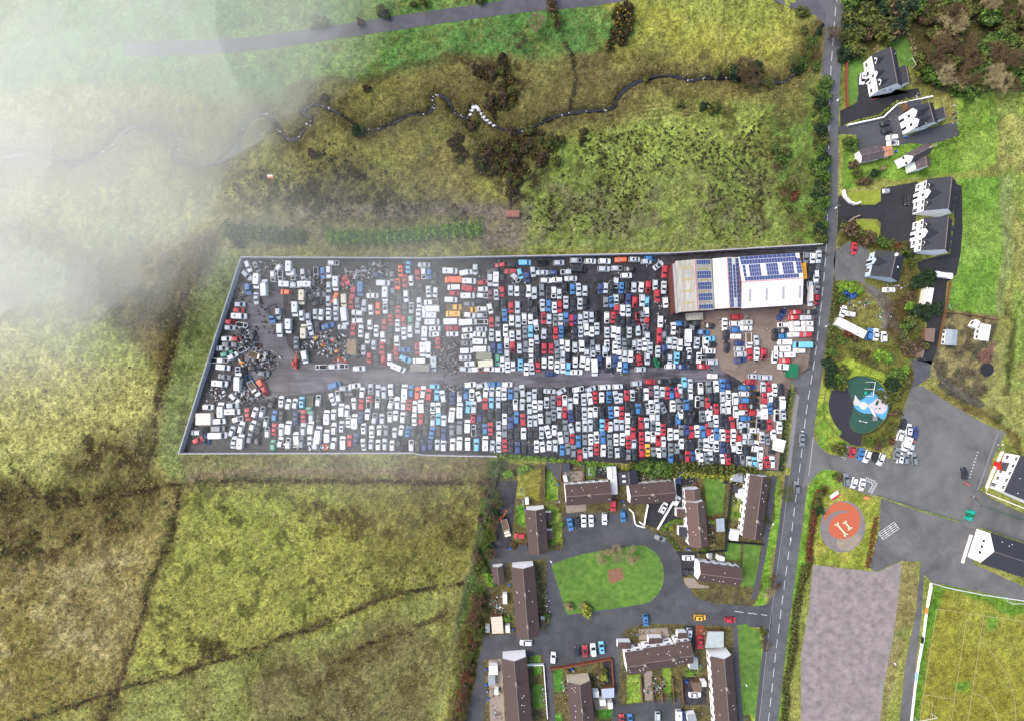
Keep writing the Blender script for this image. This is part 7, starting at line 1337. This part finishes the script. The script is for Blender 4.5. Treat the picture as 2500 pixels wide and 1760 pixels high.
# clipped and conifer hedges: one thing each
def hedge(name,label,px,wd,h,kind,dens=26,leaf=.3,cat='hedge'):
    q=[W(*p,h*.6) for p in px]; x0,y0=q[0]; e=empty(name,x0,y0); tag(e,label,cat); r=np.random.default_rng(int(px[0][0])); V=[];M=[]
    for a,b_ in zip(q[:-1],q[1:]):
        l=math.dist(a,b_); n=int(l*dens*wd*.5); nx,ny=-(b_[1]-a[1])/l,(b_[0]-a[0])/l; ph=r.uniform(0,6)
        for k in range(n):
            t=r.random(); lump=.8+.25*math.sin(t*l*2.1+ph)+.15*math.sin(t*l*5.3); w_=r.uniform(-1,1); hz=math.sqrt(max(0,1-w_*w_*.8)); z=h*hz*r.uniform(.35,1.05)*lump
            p=np.array([a[0]-x0+(b_[0]-a[0])*t+nx*w_*wd/2*lump,a[1]-y0+(b_[1]-a[1])*t+ny*w_*wd/2*lump,max(.1,z)]); v=r.normal(size=3)+np.array([nx*w_,ny*w_,.8]); v/=np.linalg.norm(v); a1=np.cross(v,[0,0,1.]); a1/=np.linalg.norm(a1)+1e-6; b1=np.cross(v,a1); s=leaf*r.uniform(.5,1.3)
            V+=[p-a1*s-b1*s*.5,p+a1*s*.8-b1*s,p+a1*s*.6+b1*s,p-a1*s*.7+b1*s*.8]; M.append(int(r.random()<.4))
    V=np.array(V); o=bpy.data.objects.new('foliage',npmesh('foliage',V,np.arange(len(V)).reshape(-1,4),LM[kind],M)); COL.objects.link(o); o.parent=e
    b=MB(); 
    for a,b_ in zip(q[:-1],q[1:]):
        n=max(1,int(math.dist(a,b_)/2.5))
        for i in range(n): t=(i+.5)/n; x,y=a[0]-x0+(b_[0]-a[0])*t,a[1]-y0+(b_[1]-a[1])*t; b.tube((x,y,0),(x,y,h*.7),.07,n=4)
    so_=b.build('stem',m_bark2,e); so_['kind']='stuff'
hedge('conifer_hedge','misty conifer hedge north of the yard, western of two',[(545,562),(600,568),(660,572),(742,578)],6.4,3.4,'green',26,.35); hedge('conifer_hedge','dark conifer hedge north of the yard, eastern of two',[(795,577),(900,580),(1000,573),(1090,564),(1178,557)],6.0,3.6,'bright',26,.32)
hedge('conifer_bush_row','conifer clump hanging south from the west end of the misty hedge',[(575,575),(585,605)],3.6,2.6,'dark',22,.35)
hedge('clipped_hedge','long bright clipped hedge between the yard and the estate gardens',[(1205,1111),(1300,1118),(1400,1128),(1500,1137)],2.0,1.8,'bright',34,.22)
hedge('tall_hedge','tall dark yellow conifer hedge at the south edge of the yard',[(1640,1140),(1700,1140),(1770,1146),(1830,1150),(1860,1150)],4.6,3.4,'olive',26,.32); hedge('tall_hedge','lower yellow green conifer hedge behind the estate drive',[(1642,1158),(1700,1157),(1750,1162),(1785,1168)],3.0,2.6,'yellow',26,.28)
hedge('clipped_hedge','shaped green hedge round the front garden of the reddish terrace',T6([(560,785),(430,800),(340,850),(315,930)]),1.7,1.4,'bright',40,.18); hedge('clipped_hedge','low hedge along the curved pavement below the shaped hedge',T6([(350,980),(430,1060),(520,1170)]),1.8,1.2,'green',36,.18)
hedge('clipped_hedge','narrow clipped hedge on the wall between the villa drives',TA([(360,1375),(690,1290),(860,1150),(1250,1070)]),1.1,1.5,'yellow',50,.16); hedge('clipped_hedge','green hedge east and south of the twin gabled villa terrace',TA([(1590,1400),(1620,1530),(1450,1590),(1210,1670)]),2.2,1.6,'bright',36,.2)
hedge('roadside_hedge','brown hedge between the orange play circle and the main road',[(2000,1195),(1990,1250),(1980,1320),(1975,1370)],2.6,1.4,'red',34,.2); hedge('roadside_hedge','brown hedge east of the orange play circle',[(2140,1260),(2132,1320),(2118,1385)],2.2,1.3,'red',34,.2)
hedge('roadside_hedge','rough dark hedge along the road south of the play circle',[(1965,1380),(1955,1450),(1940,1540),(1925,1640),(1915,1770)],2.6,1.5,'olive',30,.24); hedge('roadside_hedge','hedge of the rough garden facing the yard across the road',[(2046,700),(2035,780),(2022,850)],2.6,1.6,'olive',30,.24)
hedge('roadside_hedge','dark hedge between road verge and yard fence',[(1928,950),(1918,1020),(1912,1090),(1908,1150)],2.0,1.3,'dark',34,.2); hedge('roadside_hedge','bushy hedge east of the first villa drive beside the wood',[(2065,30),(2066,90),(2070,135)],2.2,1.6,'olive',30,.24)
hedge('stone_hedge','mossy hedge curving round the back lawn of the first villa',TA([(640,600),(690,430),(850,370),(960,340),(1040,450),(1100,680)]),1.8,1.5,'tan',34,.2)
# ------------------------------------------------------------------ low cloud drifting between the ground and the camera
zc=75.0
cxs=np.arange(-330,70,2.5); cys=np.arange(-120,260,2.5); CX,CY=np.meshgrid(cxs,cys,indexing='ij')
f_=K/(1-zc/H); qx=CX*f_+1250; qy=880-CY*f_
edge=O([(-900,-900),(860,-900),(835,-20),(790,60),(560,190),(520,300),(470,420),(430,520),(330,640),(230,760),(90,850),(-60,860),(-300,840),(-900,700)])
sd_=sdist(qx+(fbm(CX,CY,50,71,4)-.5)*260,qy+(fbm(CX,CY,50,72,4)-.5)*260,edge)
nz=fbm(CX+(fbm(CX,CY,30,75,3)-.5)*40,CY+(fbm(CX,CY,30,76,3)-.5)*30,44,73,5,.48)
tau=.95*(1-np.exp(-(np.clip(sd_+120,0,None)/400)**1.6))*(.14+2.5*nz**2.0)
tau+=.26*np.exp(-((qx-1000)/170)**2-((qy-760)/240)**2)*(.4+1.2*fbm(CX,CY,30,74,4))+.2*np.exp(-((qx-620)/200)**2-((qy-560)/130)**2)+.16*np.exp(-((qx-900)/300)**2-((qy-1060)/120)**2)
dedge=np.minimum(np.minimum(CX-cxs[0],cxs[-1]-CX),np.minimum(CY-cys[0],cys[-1]-CY)); tau*=sm(dedge,0,24)
SG=.018
th_=tau/SG; bot=zc-th_*.5-2*(nz-.5)*8; top=bot+th_+.35
n_,m_=CX.shape; VT=np.stack([CX,CY,top],-1).reshape(-1,3); VB=np.stack([CX,CY,bot],-1).reshape(-1,3)
i_,j_=np.meshgrid(np.arange(n_-1),np.arange(m_-1),indexing='ij')
ok=(tau[:-1,:-1]>.003)&(tau[1:,:-1]>.003)&(tau[:-1,1:]>.003)&(tau[1:,1:]>.003)
for _ in range(3): q=np.pad(ok,1); ok=q[1:-1,1:-1]&q[2:,1:-1]&q[:-2,1:-1]&q[1:-1,2:]&q[1:-1,:-2]
for _ in range(3): q=np.pad(ok,1); ok=q[1:-1,1:-1]|q[2:,1:-1]|q[:-2,1:-1]|q[1:-1,2:]|q[1:-1,:-2]
for _ in range(2):   # drop cells that touch only at a corner, so the closed surface stays clean
    for di,dj in ((1,1),(1,-1)):
        A_=ok; B_=np.roll(np.roll(ok,di,0),dj,1); C1=np.roll(ok,di,0); C2_=np.roll(ok,dj,1); ok=ok&~(A_&B_&~C1&~C2_)
a=(i_*m_+j_)[ok]; FT=np.stack([a,a+m_,a+m_+1,a+1],-1); FB=FT[:,::-1]+n_*m_
E_={}
for f in FT:
    for k in range(4):
        e_=(int(f[k]),int(f[(k+1)%4]))
        if (e_[1],e_[0]) in E_: del E_[(e_[1],e_[0])]
        else: E_[e_]=1
SS=np.array([(q,p,p+n_*m_,q+n_*m_) for p,q in E_])
VA=np.concatenate([VT,VB]); FA=np.concatenate([FT,FB,SS]); us,inv=np.unique(FA,return_inverse=True); VA=VA[us]; FA=inv.reshape(FA.shape)
cm=bpy.data.materials.new('cloud_vapour'); cm.use_nodes=True; nt=cm.node_tree; nt.nodes.remove(nt.nodes['Principled BSDF']); pv=nt.nodes.new('ShaderNodeVolumePrincipled'); pv.inputs['Density'].default_value=SG; pv.inputs['Color'].default_value=(.94,.95,.955,1); pv.inputs['Anisotropy'].default_value=.1
nt.links.new(pv.outputs[0],nt.nodes['Material Output'].inputs['Volume'])
me=npmesh('haze',VA,FA,[cm]); me.polygons.foreach_set('use_smooth',np.ones(len(me.polygons),bool)); o=bpy.data.objects.new('haze',me); COL.objects.link(o); tag(o,'low white cloud drifting over the north west moor','cloud',kind='stuff')
# ------------------------------------------------------------------ labels that single out each repeat by the landmark it stands nearest
LMK={'the warehouse':(1800,690),'the north west yard corner':(600,640),'the culvert house':(1252,522),'the bend of the stream':(1090,240),'the first villa':(2165,175),'the twin gabled villa':(2250,285),'the old white house':(2230,370),'the long northern villa':(2290,485),'the long southern villa':(2280,575),'the blue gabled bungalow':(2165,650),'the white garden container':(2079,801),'the burnt plot':(2350,860),
 'the blue and green playground':(2110,990),'the orange play circle':(2055,1285),'the car park':(2300,1130),'the bottle banks':(2365,1255),'the gravel lot':(2060,1560),'the football pitch':(2400,1600),'the oval green':(1480,1400),'the gravel drive terrace':(1310,1295),'the caravan terrace':(1435,1205),'the pointed front garden':(1570,1260),'the reddish terrace':(1700,1270),'the longest terrace':(1845,1235),'the short terrace':(1755,1400),'the terrace west of the green':(1285,1465),'the bottom left terrace':(1265,1690),'the cream gabled terrace':(1420,1720),'the stepped terrace':(1610,1605),'the bottom right terrace':(1770,1700),'the side road junction':(1960,1100),'the west lane bend':(1180,1560),'the north layby':(1960,20),'the white broken water':(1190,270),'the north east wood':(2300,110),'the paddock corner':(2480,200),'the road hedge':(2012,400),'the lane north of the stream':(1150,50),'the conifer hedge':(980,575),'the moor pole':(1105,1565)}
DIRS=['east','north east','north','north west','west','south west','south','south east']
grp={}
for ob in list(sc.objects):
    if '_a' in ob.keys():
        px,py=ob.location.x*K+1250,880-ob.location.y*K
        ln,(lx,ly)=min(LMK.items(),key=lambda kv:math.dist(kv[1],(px,py))); d_=math.dist((lx,ly),(px,py)); dr=DIRS[int(round(math.degrees(math.atan2(ly-py,px-lx))/45))%8]
        grp.setdefault((ob['_a'],ln,dr),[]).append((d_,ob.name,ob))
ORD=['nearest']+[q+' nearest' for q in 'second third fourth fifth sixth seventh eighth ninth tenth eleventh twelfth thirteenth fourteenth fifteenth sixteenth seventeenth eighteenth nineteenth twentieth'.split()]
for (ds,ln,dr),L_ in grp.items():
    L_.sort(key=lambda t:(t[0],t[1]))
    for i,(d_,_,ob) in enumerate(L_):
        if len(L_)==1: ob['label']='%s %s of %s'%(ds,dr,ln)
        else: ob['label']='%s %s of %s, %s'%(ds,dr,ln,ORD[i] if i<20 else 'beyond the twentieth')
        del ob['_a']
